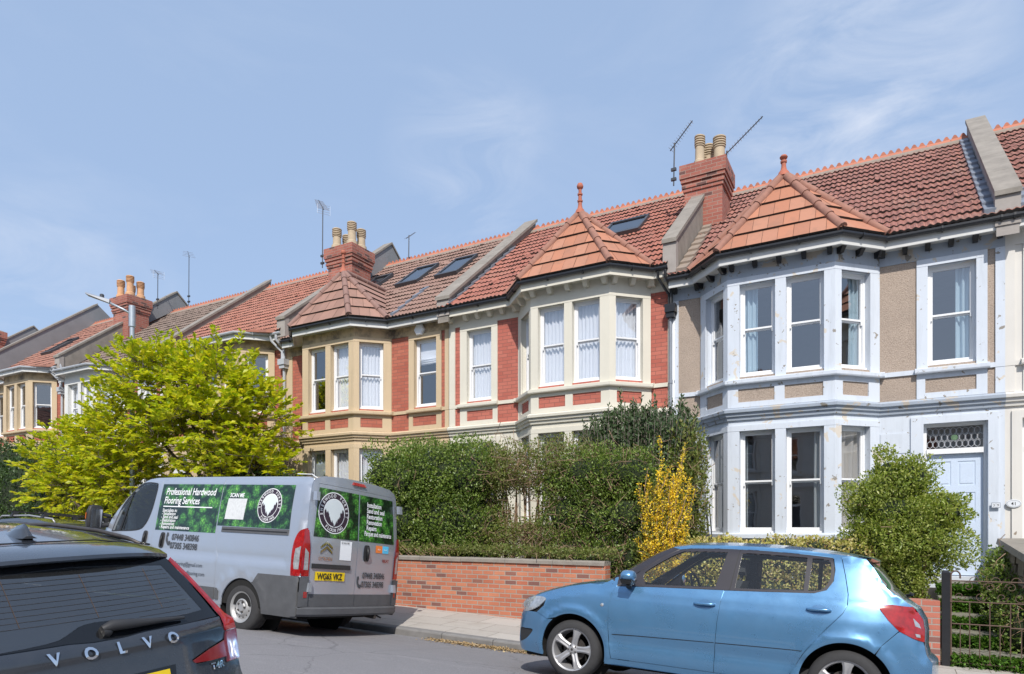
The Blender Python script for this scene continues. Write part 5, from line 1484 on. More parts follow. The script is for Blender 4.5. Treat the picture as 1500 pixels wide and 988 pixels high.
        # doors
        fd = [(.43, .962)] + sh(gap1[::-1][1:], e)[::1] + sh(gap2, -e)[::1]
        fd = sh(gap1, e) + [(.43, .958)] + [(.80, .978), (1.36, .998), (1.437, 1.001)] + sh(gap2[::-1][1:], -e)
        d1 = reg('front_door', fd, flange=.025)
        rd = sh(gap2, e) + [(1.80, 1.016), (2.18, 1.036), (2.275, 1.07), (2.325, 1.15), (2.332, 1.25), (2.312, 1.358), (2.372, 1.352)] + sh(gap3[::-1][1:], -e)
        d2 = reg('rear_door', rd, flange=.025)
        # quarter panel to the roof
        tl = [(2.655, .975), (2.76, .992), (2.86, .985), (2.91, .984), (2.95, .94), (2.983, .89), (2.998, .80), (2.998, .712), (2.92, .735), (2.82, .785), (2.74, .865)]
        qp = sh(gap3, e) + [(2.45, 1.372), (2.56, 1.352), (2.62, 1.28), (2.72, 1.12), (2.84, 1.035), (2.905, .988), (2.86, .985), (2.76, .992), (2.655, .975), (2.74, .865), (2.815, .785)] + [(2.70, .66)] + [p for p in circle(2.445, .30, .352, 26, math.radians(54), math.radians(190))] + [(2.05, .235)]
        reg('rear_wing', qp)
        reg('tail_light', tl, CAR['red'], off=.006, g=.035)
        lens = reg('tail_light', [(2.915, .895), (2.955, .855), (2.97, .82), (2.93, .835)], CAR['clear'], off=.010, g=.03, flange=.004)
        lens2 = reg('tail_light', [(2.93, .775), (2.965, .77), (2.97, .745), (2.94, .75)], CAR['clear'], off=.010, g=.03, flange=.004)
        br = [(2.705, .655), (2.825, .782), (2.92, .731), (2.99, .71), (3.0, .68), (3.02, .60), (3.06, .55), (3.06, .40), (3.02, .25), (2.95, .20), (2.79, .20)] + circle(2.445, .30, .352, 14, math.radians(-14), math.radians(52))
        reg('rear_bumper', br)
        reg('sill', [(.345, .20), (.36, .255), (.60, .256), (1.2, .256), (1.95, .256), (2.07, .232), (2.10, .20)][::-1])
        # pillars, glass
        inner = -.010
        fg = smooth_poly([(.70, .998, True), (.665, 1.075), (.70, 1.135), (.85, 1.245), (.99, 1.328), (1.08, 1.345), (1.30, 1.354), (1.423, 1.355, True), (1.352, 1.022, True), (1.0, 1.01)], 3)
        rg = [(1.553, 1.354), (1.80, 1.353), (2.104, 1.342), (2.095, 1.052), (1.80, 1.038), (1.525, 1.028)]
        qg = smooth_poly([(2.145, 1.338, True), (2.275, 1.330), (2.298, 1.24), (2.290, 1.15), (2.25, 1.085), (2.19, 1.058), (2.130, 1.054, True)], 3)
        reg('window_frame', dlo, CAR['trim'], holes=[fg, rg, qg], off=-.006, g=.045)
        for nm, q in (('window_glass', fg), ('window_glass', rg), ('window_glass', qg)):
            reg(nm, q, CAR['glass'], off=-.016, flange=0)
        reg('window_seal', [(1.48, 1.015), (1.488, 1.015), (1.535, 1.38), (1.527, 1.38)], CAR['black'], off=-.003, flange=0)
        # A pillar, roof rail above the doors
        reg('front_pillar', [(.30, .99), (.60, 1.195), (.78, 1.315), (.90, 1.375), (.975, 1.362), (.80, 1.255), (.60, 1.103), (.43, .972), (.42, .96), (.36, .975)], CAR['trim'], off=-.003, g=.04)
        reg('roof_side', [(.90, 1.375), (1.05, 1.402), (1.4, 1.418), (1.75, 1.418), (2.1, 1.403), (2.45, 1.372), (2.375, 1.356), (2.30, 1.360), (2.10, 1.372), (1.75, 1.387), (1.40, 1.388), (1.10, 1.376), (.98, 1.358)])
        # near-black strip painting the shade along the door crease; handles
        cr = [(.41, .497), (.65, .508), (1.386, .531), (1.386, .526), (.65, .501), (.41, .489)]
        reg('door_crease_shade', cr, CAR['liner'], off=.0015, flange=0, par=d1)
        reg('door_crease_shade', [(1.399, .531), (1.9, .545), (2.12, .549), (2.11, .543), (1.9, .539), (1.399, .525)], CAR['liner'], off=.0015, flange=0, par=d2)
        for hx, hz, dp in ((1.285, .862, d1), (2.228, .900, d2)):
            bowl = smooth_poly([(hx - .06, hz), (hx - .045, hz + .032), (hx, hz + .045), (hx + .045, hz + .032), (hx + .06, hz), (hx + .045, hz - .035), (hx, hz - .045), (hx - .045, hz - .035)], 3)
            reg('handle_recess_shade', bowl, paint_shade, off=.0015, flange=0, par=dp)  # flat patch, the shade of the recess is in its darker blue
            mb = MB(); pts = [(hx - .095 + .19 * k / 8, s * (F(hx, hz) + .012 + .022 * math.sin(math.pi * k / 8)), hz + .006 * k / 8) for k in range(9)]
            mb.tube(pts, [.010, .014, .015, .014, .013, .014, .016, .016, .010], 8); mb.build('door_handle', B, dp, smooth=True)
        mb = MB(); mb.lathe([(.001, -.006), (.014, -.005), (.02, .002)], (.302, s * F(.302, .767), .767), 14, axis='y'); mb.build('side_repeater', CAR['clear'], t, smooth=True) if s < 0 else None
        # inner shell seen in the gaps and behind the glass edge
        shell = [p for p in sil[0:12]] + [(.43, .95), (2.3, 1.02), (2.55, 1.30), (2.72, 1.10)] + sil[23:33]
        arches = [p for p in circle(2.445, .30, .345, 20, math.radians(-14), math.radians(194))]
        patch('body_shell', [(.36, .22), (.36, .95), (2.35, 1.0), (2.40, 1.0), (2.42, .66)] + circle(2.445, .30, .36, 10, math.radians(95), math.radians(193)), [], side(s, -.018), CAR['liner'], t, .1, 0, flip=fl)
        patch('body_shell', [(2.36, .70), (2.30, 1.1), (2.33, 1.34), (2.46, 1.35), (2.60, 1.25), (2.98, .85), (2.97, .25), (2.80, .25)] + circle(2.445, .30, .365, 10, math.radians(-5), math.radians(90)), [], side(s, -.02), CAR['liner'], t, .08, 0, flip=fl)
        patch('body_shell', [(-.68, .24), (-.68, .62), (-.50, .75), (-.1, .88), (.38, .94), (.37, .25), (.36, .25)] + circle(0, .30, .365, 14, math.radians(-5), math.radians(190)), [], side(s, -.02), CAR['liner'], t, .08, 0, flip=fl)
        # arch liner
        for cx in (0, 2.445):
            mb = MB(); rows = []
            for yy in (.80, .52):
                rows.append([(cx + .362 * math.cos(a), s * (yy if yy < .7 else F(cx + .362 * math.cos(a), max(.2, .30 + .362 * math.sin(a))) - .008), .30 + .362 * math.sin(a)) for a in [math.radians(-20 + 220 * k / 24) for k in range(25)]])
            mb.grid(rows if s > 0 else rows[::-1]); mb.lathe([(.001, 0), (.36, 0)], (cx, s * .53, .30), 24, axis='y', cap=False); mb.build('arch_liner', CAR['liner'], t)
            alloy(t, cx, s * .805, .295, .292, .208, .20, 'alloy', spin=.25 if cx == 0 else .1, out=s)
    def E(i0, i1, b):
        P_ = sil[i0:i1]; out = []; n_ = len(P_)
        for i in range(n_ - 1):
            g = [b[min(max(j, 0), n_ - 1)] for j in (i - 1, i, i + 1, i + 2)]
            for k in range(6):
                t_ = k / 6; x, z = P_[i][0] + (P_[i + 1][0] - P_[i][0]) * t_, P_[i][1] + (P_[i + 1][1] - P_[i][1]) * t_
                c_ = [.5 * (2 * g[1][a] + (g[2][a] - g[0][a]) * t_ + (2 * g[0][a] - 5 * g[1][a] + 4 * g[2][a] - g[3][a]) * t_ ** 2 + (3 * g[1][a] - g[0][a] - 3 * g[2][a] + g[3][a]) * t_ ** 3) for a in (0, 1)]
                out.append(((x, F(x, z), z), tuple(c_)))
        x, z = P_[-1]; out.append(((x, F(x, z), z), b[n_ - 1])); return out
    loftmid('front_bumper', E(0, 6, [(-.10, 0), (-.115, 0), (-.12, 0), (-.12, 0), (-.125, 0), (-.13, .01)]), CAR['blue'], t)
    loftmid('grille', E(5, 7, [(-.135, .012), (-.12, .03)]), CAR['plastic'], t)
    loftmid('bonnet', E(6, 12, [(-.12, .03), (-.10, .045), (-.06, .055), (-.02, .055), (-.01, .05), (-.04, .03)]), CAR['blue'], t)
    loftmid('windscreen', E(11, 15, [(-.10, .035), (-.08, .05), (-.05, .05), (-.03, .05)]), CAR['glass'], t)
    loftmid('roof', E(14, 21, [(-.03, .048), (-.01, .052), (0, .054), (0, .054), (0, .052), (0, .048), (.02, .044)]), CAR['blue'], t, p=2.2)
    # spoiler over the rear screen
    mb = MB(); rows = []
    for x, zz, w, hz in ((2.50, 1.40, .50, .0), (2.60, 1.385, .52, 0), (2.665, 1.362, .50, 0), (2.655, 1.345, .49, 0), (2.56, 1.335, .48, 0)):
        rows.append([(x, w * (2 * k / 12 - 1), zz + .028 * (1 - abs(2 * k / 12 - 1) ** 2.2) - .018) for k in range(13)])
    mb.grid(rows); mb.build('rear_spoiler', CAR['blue'], t, smooth=True, angle=40)
    loftmid('rear_window', E(20, 24, [(.02, .02), (.06, .02), (.075, .02), (.06, .01)]), CAR['darkglass'], t)
    loftmid('tailgate', E(23, 29, [(.06, .01), (.06, .01), (.055, 0), (.055, 0), (.055, 0), (.055, 0)]), CAR['blue'], t)
    loftmid('rear_bumper', E(28, 33, [(.055, 0), (.07, 0), (.075, 0), (.07, 0), (.05, 0)]), CAR['blue'], t)
    mb = MB(); mb.box(-.60, 2.9, -.60, .60, .16, .24); mb.build('underbody', CAR['liner'], t)
    # mirrors
    for s in (-1, 1):
        mb = MB(); cx, cy, cz = .585, s * .90, 1.065
        rows = []
        for k in range(9):
            a = math.pi * k / 8; row = []
            for j in range(14):
                b = 2 * math.pi * j / 14; row.append((cx - .055 * math.cos(a) * 1.0 + (.012 if math.cos(a) < 0 else -.02) , cy + .095 * math.sin(a) ** .7 * math.cos(b), cz + .062 * math.sin(a) ** .7 * math.sin(b) * (1 if math.sin(b) > 0 else .9)))
            rows.append(row)
        mb.grid(rows if s > 0 else rows, closed=True)
        mi = mb.build('door_mirror', CAR['blue'], t, smooth=True)
        mb = MB(); mb.hexa([(cx - .05, cy - .05, cz - .075), (cx + .04, cy - .05, cz - .075), (cx + .04, cy + .05, cz - .075), (cx - .05, cy + .05, cz - .075), (cx - .062, cy - .085, cz - .03), (cx + .058, cy - .085, cz - .03), (cx + .058, cy + .085, cz - .03), (cx - .062, cy + .085, cz - .03)])
        mb.tube([(cx - .01, s * .87, cz - .06), (cx - .03, s * .79, cz - .09)], [.03, .035], 8)
        mb.build('mirror_base', CAR['plastic'], mi)
    # cabin
    def seat(x, y):
        mb = MB(); r = []
        for z, dx, w in ((.62, 0, .23), (.80, .05, .25), (.98, .10, .23), (1.10, .14, .17)):
            r.append([(x + dx - .05, y - w, z), (x + dx - .07, y, z), (x + dx - .05, y + w, z), (x + dx + .06, y + w, z), (x + dx + .08, y, z), (x + dx + .06, y - w, z)])
        mb.grid(r, closed=True); mb.face(r[-1]); mb.box(x - .45, x + .05, y - .24, y + .24, .50, .64)
        mb.tube([(x + .14, y - .05, 1.08), (x + .16, y - .05, 1.18)], .008, 6); mb.tube([(x + .14, y + .05, 1.08), (x + .16, y + .05, 1.18)], .008, 6)
        rr = []
        for z, w in ((1.15, .08), (1.18, .12), (1.26, .125), (1.30, .09)):
            rr.append([(x + .12, y - w, z), (x + .11, y, z), (x + .12, y + w, z), (x + .20, y + w * .9, z), (x + .21, y, z), (x + .20, y - w * .9, z)])
        mb.grid(rr, closed=True); mb.face(rr[-1]); mb.build('seat', CAR['seat'], t, smooth=True, angle=45)
    seat(1.36, -.35); seat(1.36, .35)
    mb = MB(); mb.box(2.05, 2.22, -.60, .60, .55, 1.05); mb.box(1.7, 2.1, -.6, .6, .4, .6); mb.box(.9, 2.4, -.62, .62, .26, .38)
    mb.build('rear_bench', CAR['seat'], t)
    mb = MB(); mb.hexa([(.35, -.66, .70), (.85, -.62, .70), (.85, .62, .70), (.35, .66, .70), (.38, -.66, .98), (.72, -.62, 1.0), (.72, .62, 1.0), (.38, .66, .98)]); mb.build('dashboard', CAR['seat'], t)
    mb = MB(); c_ = Vector((.93, .35, .98)); ring = [tuple(c_ + Vector((-.06 * math.sin(a), .17 * math.cos(a), .16 * math.sin(a)))) for a in [2 * math.pi * k / 20 for k in range(21)]]
    mb.tube(ring, .013, 6, cap=False); mb.tube([tuple(c_), (.75, .35, .93)], .03, 6); mb.tube([ring[0], tuple(c_), ring[10]], .016, 6); mb.build('steering_wheel', CAR['seat'], t, smooth=True)
    mb = MB(); mb.tube([(2.86, .25, 1.06), (2.93, .1, 1.085), (2.90, -.12, 1.10)], [.018, .012, .006], 6); mb.build('rear_wiper', CAR['black'], t)
    # badge-free number plate area stays out of view; sticker-like scuffs on the front door
    return t
paint_shade = paintmat('metallic_blue_recess_shade', (.075, .21, .40), .5, .27)  # darker copy of the body blue, painting shade in the handle recesses
blue_car()
# ---------------------------------------------- panel van with the flooring firm's livery
def forest_print():
    m, N, L, out = newmat('forest_print'); p = prin(N, (.05, .2, .05), .3, Coat_Weight=.6)
    o = tex_uv(N, L, obj=True)
    w = mix(N, L, .08, o, mix(N, L, 1, noise(N, L, o, 9, 3), (1, 1, 1), 'MULTIPLY'), 'ADD')
    v = N.new('ShaderNodeTexVoronoi'); v.inputs['Scale'].default_value = 6.5; L.new(w, v.inputs['Vector'])
    v2 = N.new('ShaderNodeTexVoronoi'); v2.inputs['Scale'].default_value = 34; L.new(w, v2.inputs['Vector'])
    a = ramp(N, L, v.outputs['Distance'], [(.12, (.15, .44, .06)), (.40, (.065, .24, .045)), (.66, (.008, .035, .016))])
    b = ramp(N, L, v2.outputs['Distance'], [(.1, (1.5, 1.5, 1.3)), (.6, (.35, .4, .4))])
    c = mix(N, L, 1, a, b, 'MULTIPLY'); bl = mix(N, L, v.outputs['Color'], c, mix(N, L, 1, c, (.6, .8, 1.0), 'MULTIPLY'))
    c = mix(N, L, ramp(N, L, noise(N, L, o, 1.6, 2), [(.42, (0, 0, 0)), (.6, (.7, .7, .7))]), c, mix(N, L, 1, c, (.35, .5, .65), 'MULTIPLY'))
    L.new(c, p.inputs['Base Color']); L.new(p.outputs[0], out.inputs[0]); return m
def van():
    t = thing('delivery_van', 'silver grey panel van with green forest pictures advertising a flooring firm', 'van', (-6.75, 7.26, E0 - 1.555), (-.09, .035, 0))
    B = CAR['silver']; FP = forest_print()
    WZp = [(.2, .97), (.35, 1.0), (.6, 1.018), (.9, 1.025), (1.15, 1.02), (1.35, 1.0), (1.7, .96), (2.0, .915), (2.12, .89), (2.2, .86), (2.3, .84)]
    sil = [(-.05, .30), (-.05, .85), (-.05, 1.3), (-.07, 1.8), (-.10, 2.10), (-.14, 2.175), (-.25, 2.20), (-1.0, 2.205), (-2.0, 2.205), (-3.0, 2.20), (-3.60, 2.19), (-3.80, 2.165), (-3.96, 2.10), (-4.20, 1.90), (-4.50, 1.62), (-4.80, 1.30), (-4.95, 1.20), (-5.15, 1.12), (-5.30, .98), (-5.38, .80), (-5.40, .5), (-5.36, .28), (-3.0, .30)]
    topc = [Vector(p) for p in smooth_poly(sil[1:21], 3, False)]
    cache = {}
    def F(x, z):
        y = interp(WZp, z)
        if x < -4.1: y *= 1 - .26 * min(1.2, (-4.1 - x) / 1.3) ** 2.0
        y -= .022 * math.exp(-((z - 1.025) / .028) ** 2) * (1 if -3.3 < x < -.35 else .3)
        y += .012 * math.exp(-((math.hypot(x + 1.14, z - .32) - .50) / .05) ** 2)
        k = (round(x, 4), round(z, 4))
        if k not in cache:
            q = Vector((x, z)); best = 9
            for a, b in zip(topc, topc[1:]):
                ab = b - a; tt = max(0, min(1, (q - a).dot(ab) / max(1e-9, ab.length_squared))); d = (q - a - ab * tt).length
                if d < best: best = d
            cache[k] = best
        d = cache[k]
        if d < .11: y -= .055 * (1 - d / .11) ** 2.2
        return y
    def side(s, off=0): return lambda x, z: (x, s * (F(x, z) + off), z)
    e = .003
    def sh(pl, dx): return [(x + dx, z) for x, z in pl]
    gapA = [(-3.30, .33), (-3.29, 1.035), (-3.318, 1.477), (-3.300, 1.81), (-3.352, 2.13), (-3.36, 2.165)]
    gapB = [(-1.690, .33), (-1.722, 1.02), (-1.79, 1.358), (-1.86, 2.0), (-1.885, 2.165)]
    gapC = [(-4.42, .33), (-4.47, .8), (-4.47, 1.22)]
    glass = smooth_poly([(-3.90, 2.055), (-3.52, 2.078), (-3.452, 2.03), (-3.44, 1.85), (-3.461, 1.63), (-3.552, 1.425), (-3.743, 1.335), (-4.40, 1.298, True), (-4.33, 1.50), (-4.20, 1.75)], 5)
    for s in (-1, 1):
        fl = s > 0
        def reg(name, out, mat=B, holes=(), off=0, g=.09, flange=.02, par=t): return patch(name, out, list(holes), side(s, off), mat, par, g, flange, flip=fl)
        arcR = circle(-1.14, .315, .425, 22, math.radians(0), math.radians(180))
        bump = [(-.05, .835), (-.807, .829), (-.892, .708)] + [p for p in circle(-1.14, .315, .427, 12, math.radians(62), math.radians(-4))] + [(-.66, .285), (-.05, .285)]
        reg('rear_corner_bumper', bump, CAR['greyplastic'], off=.012, g=.07)
        tl = smooth_poly([(-.052, 1.485, True), (-.135, 1.43), (-.194, 1.29), (-.20, 1.05), (-.187, .842, True), (-.052, .842, True)], 4)
        reg('tail_light', tl, CAR['red'], off=.012, g=.05)
        reg('tail_light', [(-.075, 1.24), (-.14, 1.20), (-.15, 1.0), (-.13, .93), (-.075, .93)], CAR['clear'], off=.016, g=.05, flange=.004)
        quarter = sh(gapB[::-1], e) + [(-1.62, .33)] + [(-1.565, .33)] + arcR[::-1][1:-1] + [(-.715, .33), (-.70, .60), (-.80, .80), (-.05, .80), (-.05, 1.3), (-.07, 1.8), (-.10, 2.10), (-.14, 2.165)]
        reg('rear_quarter', quarter)
        door = sh(gapA, e) + sh(gapB[::-1], -e)
        d1 = reg('sliding_door', door, flange=.03)
        fdoor = sh(gapC[::-1], e) + sh(gapA, -e)[0:] + [(-3.60, 2.165), (-3.80, 2.14), (-3.95, 2.08), (-4.20, 1.875), (-4.44, 1.62), (-4.46, 1.25)]
        fdoor = [(-4.417, .33)] + sh(gapA, -e) + [(-3.60, 2.165), (-3.80, 2.14), (-3.95, 2.08), (-4.20, 1.868), (-4.50, 1.59), (-4.56, 1.40), (-4.467, 1.22), (-4.467, .8)]
        d0 = reg('front_door', fdoor, holes=[glass], flange=.03)
        wing = [(-4.423, .33), (-4.473, .8), (-4.473, 1.22), (-4.57, 1.40), (-4.52, 1.585), (-4.80, 1.30), (-4.95, 1.20), (-5.15, 1.12), (-5.30, .98), (-5.38, .80), (-5.40, .5), (-5.36, .28), (-5.02, .28)] + circle(-4.59, .315, .425, 22, math.radians(184), math.radians(-3))
        w2 = [(-4.473, .8), (-4.473, 1.22), (-4.565, 1.41), (-4.515, 1.59), (-4.80, 1.30), (-4.95, 1.20), (-5.15, 1.12), (-5.30, .98), (-5.38, .80), (-5.40, .5), (-5.36, .28), (-5.02, .30)] + circle(-4.59, .315, .425, 16, math.radians(180), math.radians(60))[::1] + [(-4.40, .70)]
        reg('front_wing', w2)
        reg('roof_side', [(-.14, 2.168), (-3.60, 2.168), (-3.80, 2.142), (-3.96, 2.08), (-3.96, 2.10), (-3.80, 2.165), (-3.60, 2.19), (-3.0, 2.20), (-1.0, 2.205), (-.25, 2.20), (-.14, 2.175)][::-1])
        reg('window_glass', glass, CAR['glass'], off=-.012, flange=0, par=d0)
        reg('window_frame', [(-4.05, 2.02), (-4.005, 2.05), (-4.16, 1.305), (-4.215, 1.303)], CAR['black'], off=-.004, flange=0, par=d0)
        sealo = smooth_poly([(-3.91, 2.075), (-3.52, 2.098), (-3.432, 2.04), (-3.42, 1.85), (-3.441, 1.62), (-3.535, 1.41), (-3.735, 1.315), (-4.43, 1.278, True), (-4.35, 1.50), (-4.215, 1.765)], 5)
        reg('window_seal', sealo, CAR['black'], holes=[glass], off=.002, flange=0, g=.12, par=d0)
        reg('rub_strip', [(-3.28, .40), (-1.70, .40), (-1.70, .565), (-3.28, .56)], CAR['greyplastic'], off=.016, g=.12, par=d1)
        reg('rub_strip', [(-1.67, .40), (-1.60, .40), (-1.60, .52), (-1.655, .565), (-1.67, .565)], CAR['greyplastic'], off=.016, g=.1)
        reg('sill', [(-3.3, .26), (-1.58, .26), (-1.58, .325), (-4.3, .325), (-4.18, .26)])
        for hx, hz, dp in ((-3.475, 1.20, d0), (-3.03, 1.19, d1)):
            o_ = smooth_poly([(hx - .055, hz), (hx - .045, hz + .10), (hx, hz + .125), (hx + .05, hz + .10), (hx + .055, hz), (hx + .045, hz - .10), (hx, hz - .12), (hx - .05, hz - .1)], 3)
            reg('door_handle', o_, CAR['plastic'], off=.010, g=.05, par=dp)
            mb = MB(); mb.tube([(hx + .01, s * (F(hx, hz + .09) + .014), hz + .09), (hx + .012, s * (F(hx, hz) + .032), hz), (hx + .01, s * (F(hx, hz - .09) + .014), hz - .09)], [.012, .017, .012], 8); mb.build('handle_grip', CAR['black'], dp.children[-1], smooth=True)
        # slide rail
        reg('slide_rail', [(-1.69, 1.372), (-.33, 1.372), (-.33, 1.45), (-1.69, 1.45)], CAR['greyplastic'], off=.012, g=.12)
        reg('slide_rail', [(-1.67, 1.400), (-.35, 1.400), (-.35, 1.418), (-1.67, 1.418)], CAR['black'], off=.014, g=.12, flange=0)
        # livery
        gp = [(-3.255, 1.345), (-1.83, 1.345), (-1.868, 2.075), (-3.30, 2.075)]
        gq = [(-1.815, 1.46), (-.33, 1.455), (-.355, 1.7), (-.375, 2.070), (-1.855, 2.075)]
        reg('livery_print', gp, FP, off=.003, flange=0, g=.1, par=d1); reg('livery_print', gq, FP, off=.003, flange=0, g=.1)
        if s < 0:
            def tx(x0, z0): return lambda u, v: (x0 + u, -(F(x0 + u, z0 + v) + .007), z0 + v)
            W = CAR['whitetext']; K = CAR['greytext']
            text_mesh('livery_text', 'Professional Hardwood', .155, W, d1, tx(-3.17, 1.905), sx=.80, bold=.002)
            text_mesh('livery_text', 'Flooring Services', .155, W, d1, tx(-3.17, 1.765), sx=.80, bold=.002)
            reg('livery_rule', [(-3.17, 1.712), (-2.0, 1.712), (-2.0, 1.727), (-3.17, 1.727)], W, off=.006, flange=0, par=d1)
            for i, q in enumerate(('Specialists in:', '- Installation', '- Sand and seal', '- Restoration', '- Renovation', '- Repairs and maintenance')):
                text_mesh('livery_text', q, .072, W, d1, tx(-3.16, 1.635 - i * .052), sx=.95, bold=.001)
            text_mesh('livery_text', 'SCAN ME', .085, W, t, tx(-1.66, 1.885), sx=.85, bold=.002)
            reg('livery_sticker', [(-1.68, 1.56), (-1.28, 1.56), (-1.28, 1.865), (-1.68, 1.865)], simple('pale_sticker', (.60, .62, .63), .5, var=.25, vs=26), off=.006, flange=0)
            text_mesh('livery_text', '07448 340846', .135, K, d1, tx(-2.80, 1.205), sx=.82, bold=.003)
            text_mesh('livery_text', '07305 348398', .135, K, d1, tx(-2.81, 1.075), sx=.82, bold=.003)
            text_mesh('livery_text', 'sherwoodforestflooring@gmail.com', .085, K, d1, tx(-3.16, .83), sx=.93)
            text_mesh('livery_text', 'www.sherwoodforestflooring.com', .085, K, d1, tx(-3.04, .705), sx=.93)
            ph = smooth_poly([(-2.935, 1.30), (-2.905, 1.315), (-2.885, 1.27), (-2.905, 1.245), (-2.885, 1.19), (-2.86, 1.175), (-2.835, 1.19), (-2.815, 1.155), (-2.845, 1.115), (-2.885, 1.13), (-2.93, 1.2)], 3)
            reg('phone_symbol', ph, K, off=.006, flange=0, g=.04, par=d1)
            logo(t, lambda u, v: (-.80 + u, -(F(-.80 + u, 1.775 + v) + .005), 1.775 + v), .235, .245)
        # shell and arches
        patch('body_shell', [(-4.40, .36), (-.12, .36), (-.12, 1.2), (-4.45, 1.2)], [], side(s, -.03), CAR['liner'], t, .2, 0, flip=fl)
        patch('body_shell', [(-3.45, 1.2), (-.14, 1.2), (-.17, 2.1), (-3.42, 2.13)], [], side(s, -.03), CAR['liner'], t, .2, 0, flip=fl)
        for cx in (-1.14, -4.59):
            mb = MB(); rows = []
            for yy in (.98, .62): rows.append([(cx + .44 * math.cos(a), s * yy, .315 + .44 * math.sin(a)) for a in [math.radians(-15 + 210 * k / 24) for k in range(25)]])
            mb.grid(rows if s > 0 else rows[::-1]); mb.lathe([(.001, 0), (.44, 0)], (cx, s * .63, .315), 24, axis='y', cap=False); mb.build('arch_liner', CAR['liner'], t)
            alloy(t, cx, s * .985, .335, .345, .215, .22, 'steel', spin=.3, out=s)
    def E(pts, bs): return [((x, F(x, z), z), b) for (x, z), b in zip(pts, bs)]
    loftmid('roof', E(sil[5:13], [(0, .03), (0, .055), (0, .06), (0, .06), (0, .06), (-.01, .06), (-.06, .05), (-.12, .03)]), B, t, p=3)
    loftmid('windscreen', E(sil[12:16], [(-.12, .03), (-.20, .02), (-.24, .01), (-.25, 0)]), CAR['darkglass'], t)
    loftmid('bonnet', E(sil[15:20], [(-.25, 0), (-.22, .03), (-.2, .03), (-.2, 0), (-.18, 0)]), B, t)
    loftmid('front_bumper', E(sil[19:22], [(-.18, 0), (-.18, 0), (-.16, 0)]), CAR['greyplastic'], t)
    mb = MB(); mb.box(-5.2, -.15, -.7, .7, .26, .36); mb.build('underbody', CAR['liner'], t)
    # --- rear face
    def XR(y, z):
        a = abs(y) / .95; x = .012 - .05 * a ** 4 - max(0, z - 1.3) * .075
        return x
    def rf(off=0): return lambda y, z: (XR(y, z) + off, y, z)
    def rr(name, out, mat=B, holes=(), off=0, g=.09, flange=.02, par=t): return patch(name, out, list(holes), rf(off), mat, par, g, flange)
    # frame round the doors, running into the side panels
    def WS(z, x=-.05): return F(x, z)
    outer = [(WS(z), z) for z in (.43, .85, 1.2, 1.6, 1.9, 2.05)] + [(.868, 2.12), (.83, 2.175), (.70, 2.225), (.35, 2.252), (0, 2.26)]
    outer = outer + [(-y, z) for y, z in outer[::-1][1:]]
    dz0, dz1 = .43, 2.105
    inner_ = [(.86, dz0), (.865, 1.3), (.80, 1.9), (.775, dz1), (-.775, dz1), (-.80, 1.9), (-.865, 1.3), (-.86, dz0)]
    frame = outer + inner_[::-1]
    o_r = [(a, b) for a, b in outer if a >= 0]
    right = [(WS(.43), .43)] + outer[1:11] + [(0, dz1 + .012), (.78, dz1 + .012), (.812, 1.9), (.877, 1.3), (.872, .43)]
    rr('rear_frame', right, g=.07); rr('rear_frame', [(-a, b) for a, b in right][::-1], g=.07)
    dr = {}
    for s in (-1, 1):
        D = [(s * .004, dz0), (s * .868, dz0), (s * .873, 1.3), (s * .808, 1.9), (s * .776, dz1 + .007), (s * .004, dz1 + .007)]
        if s < 0: D = D[::-1]
        d = rr('rear_door', D, flange=.03); dr[s] = d
        G = [(s * .012, 1.385), (s * .845, 1.385), (s * .795, 1.88), (s * .775, 2.06), (s * .012, 2.06)]
        if s < 0: G = G[::-1]
        rr('livery_print', G, FP, off=.004, flange=0, g=.1, par=d)
        K_ = [(s * .006, .44), (s * .86, .44), (s * .862, .61), (s * .006, .61)]
        if s < 0: K_ = K_[::-1]
        rr('rub_strip', K_, CAR['greyplastic'], off=.012, g=.12, par=d)
        Tl = [(s * .885, .845), (s * .998, .845), (s * 1.0, 1.2), (s * .975, 1.48), (s * .925, 1.46), (s * .892, 1.2)]
        if s < 0: Tl = Tl[::-1]
        rr('tail_light', Tl, CAR['red'], off=.02, g=.05)
        Tc = [(s * .905, .93), (s * .97, .93), (s * .97, 1.22), (s * .915, 1.16)]
        if s < 0: Tc = Tc[::-1]
        rr('tail_light', Tc, CAR['clear'], off=.024, g=.05, flange=.003)
        for hz in (1.93, .70):
            mb = MB(); mb.hexa([(-.03, s * .885 - .02, hz - .06), (.035, s * .885 - .02, hz - .06), (.035, s * .885 + .04, hz - .06), (-.03, s * .885 + .04, hz - .06), (-.04, s * .875 - .02, hz + .06), (.02, s * .875 - .02, hz + .06), (.02, s * .875 + .04, hz + .06), (-.04, s * .875 + .04, hz + .06)]); mb.build('door_hinge', B, d)
        mb = MB(); mb.hexa([(-.10, s * 1.03, .30), (.06, s * .86, .30), (.02, s * .86, .83), (-.06, s * .86, .83)] * 1 + [(-.10, s * 1.03, .30)] * 4) if 0 else None
        cr = [(s * .872, .44), (s * 1.012, .44), (s * 1.018, .83), (s * .88, .83)]
        if s < 0: cr = cr[::-1]
        rr('rear_corner_bumper', cr, CAR['greyplastic'], off=.03, g=.08, flange=.06)
        cr = [(s * .90, .56), (s * .95, .56), (s * .95, .64), (s * .90, .64)]
        if s < 0: cr = cr[::-1]
        rr('reflector', cr, CAR['red'], off=.036, g=.08, flange=.004)
    mb = MB(); rows = []
    for x, z in ((-.05, .30), (.06, .31), (.085, .34), (.085, .415), (.06, .435), (-.02, .435)):
        rows.append([(x - .11 * (abs(k / 8 - 1)) ** 5, 1.02 * (k / 8 - 1), z) for k in range(17)])
    mb.grid(rows); mb.build('rear_step', CAR['greyplastic'], t, smooth=True, angle=30)
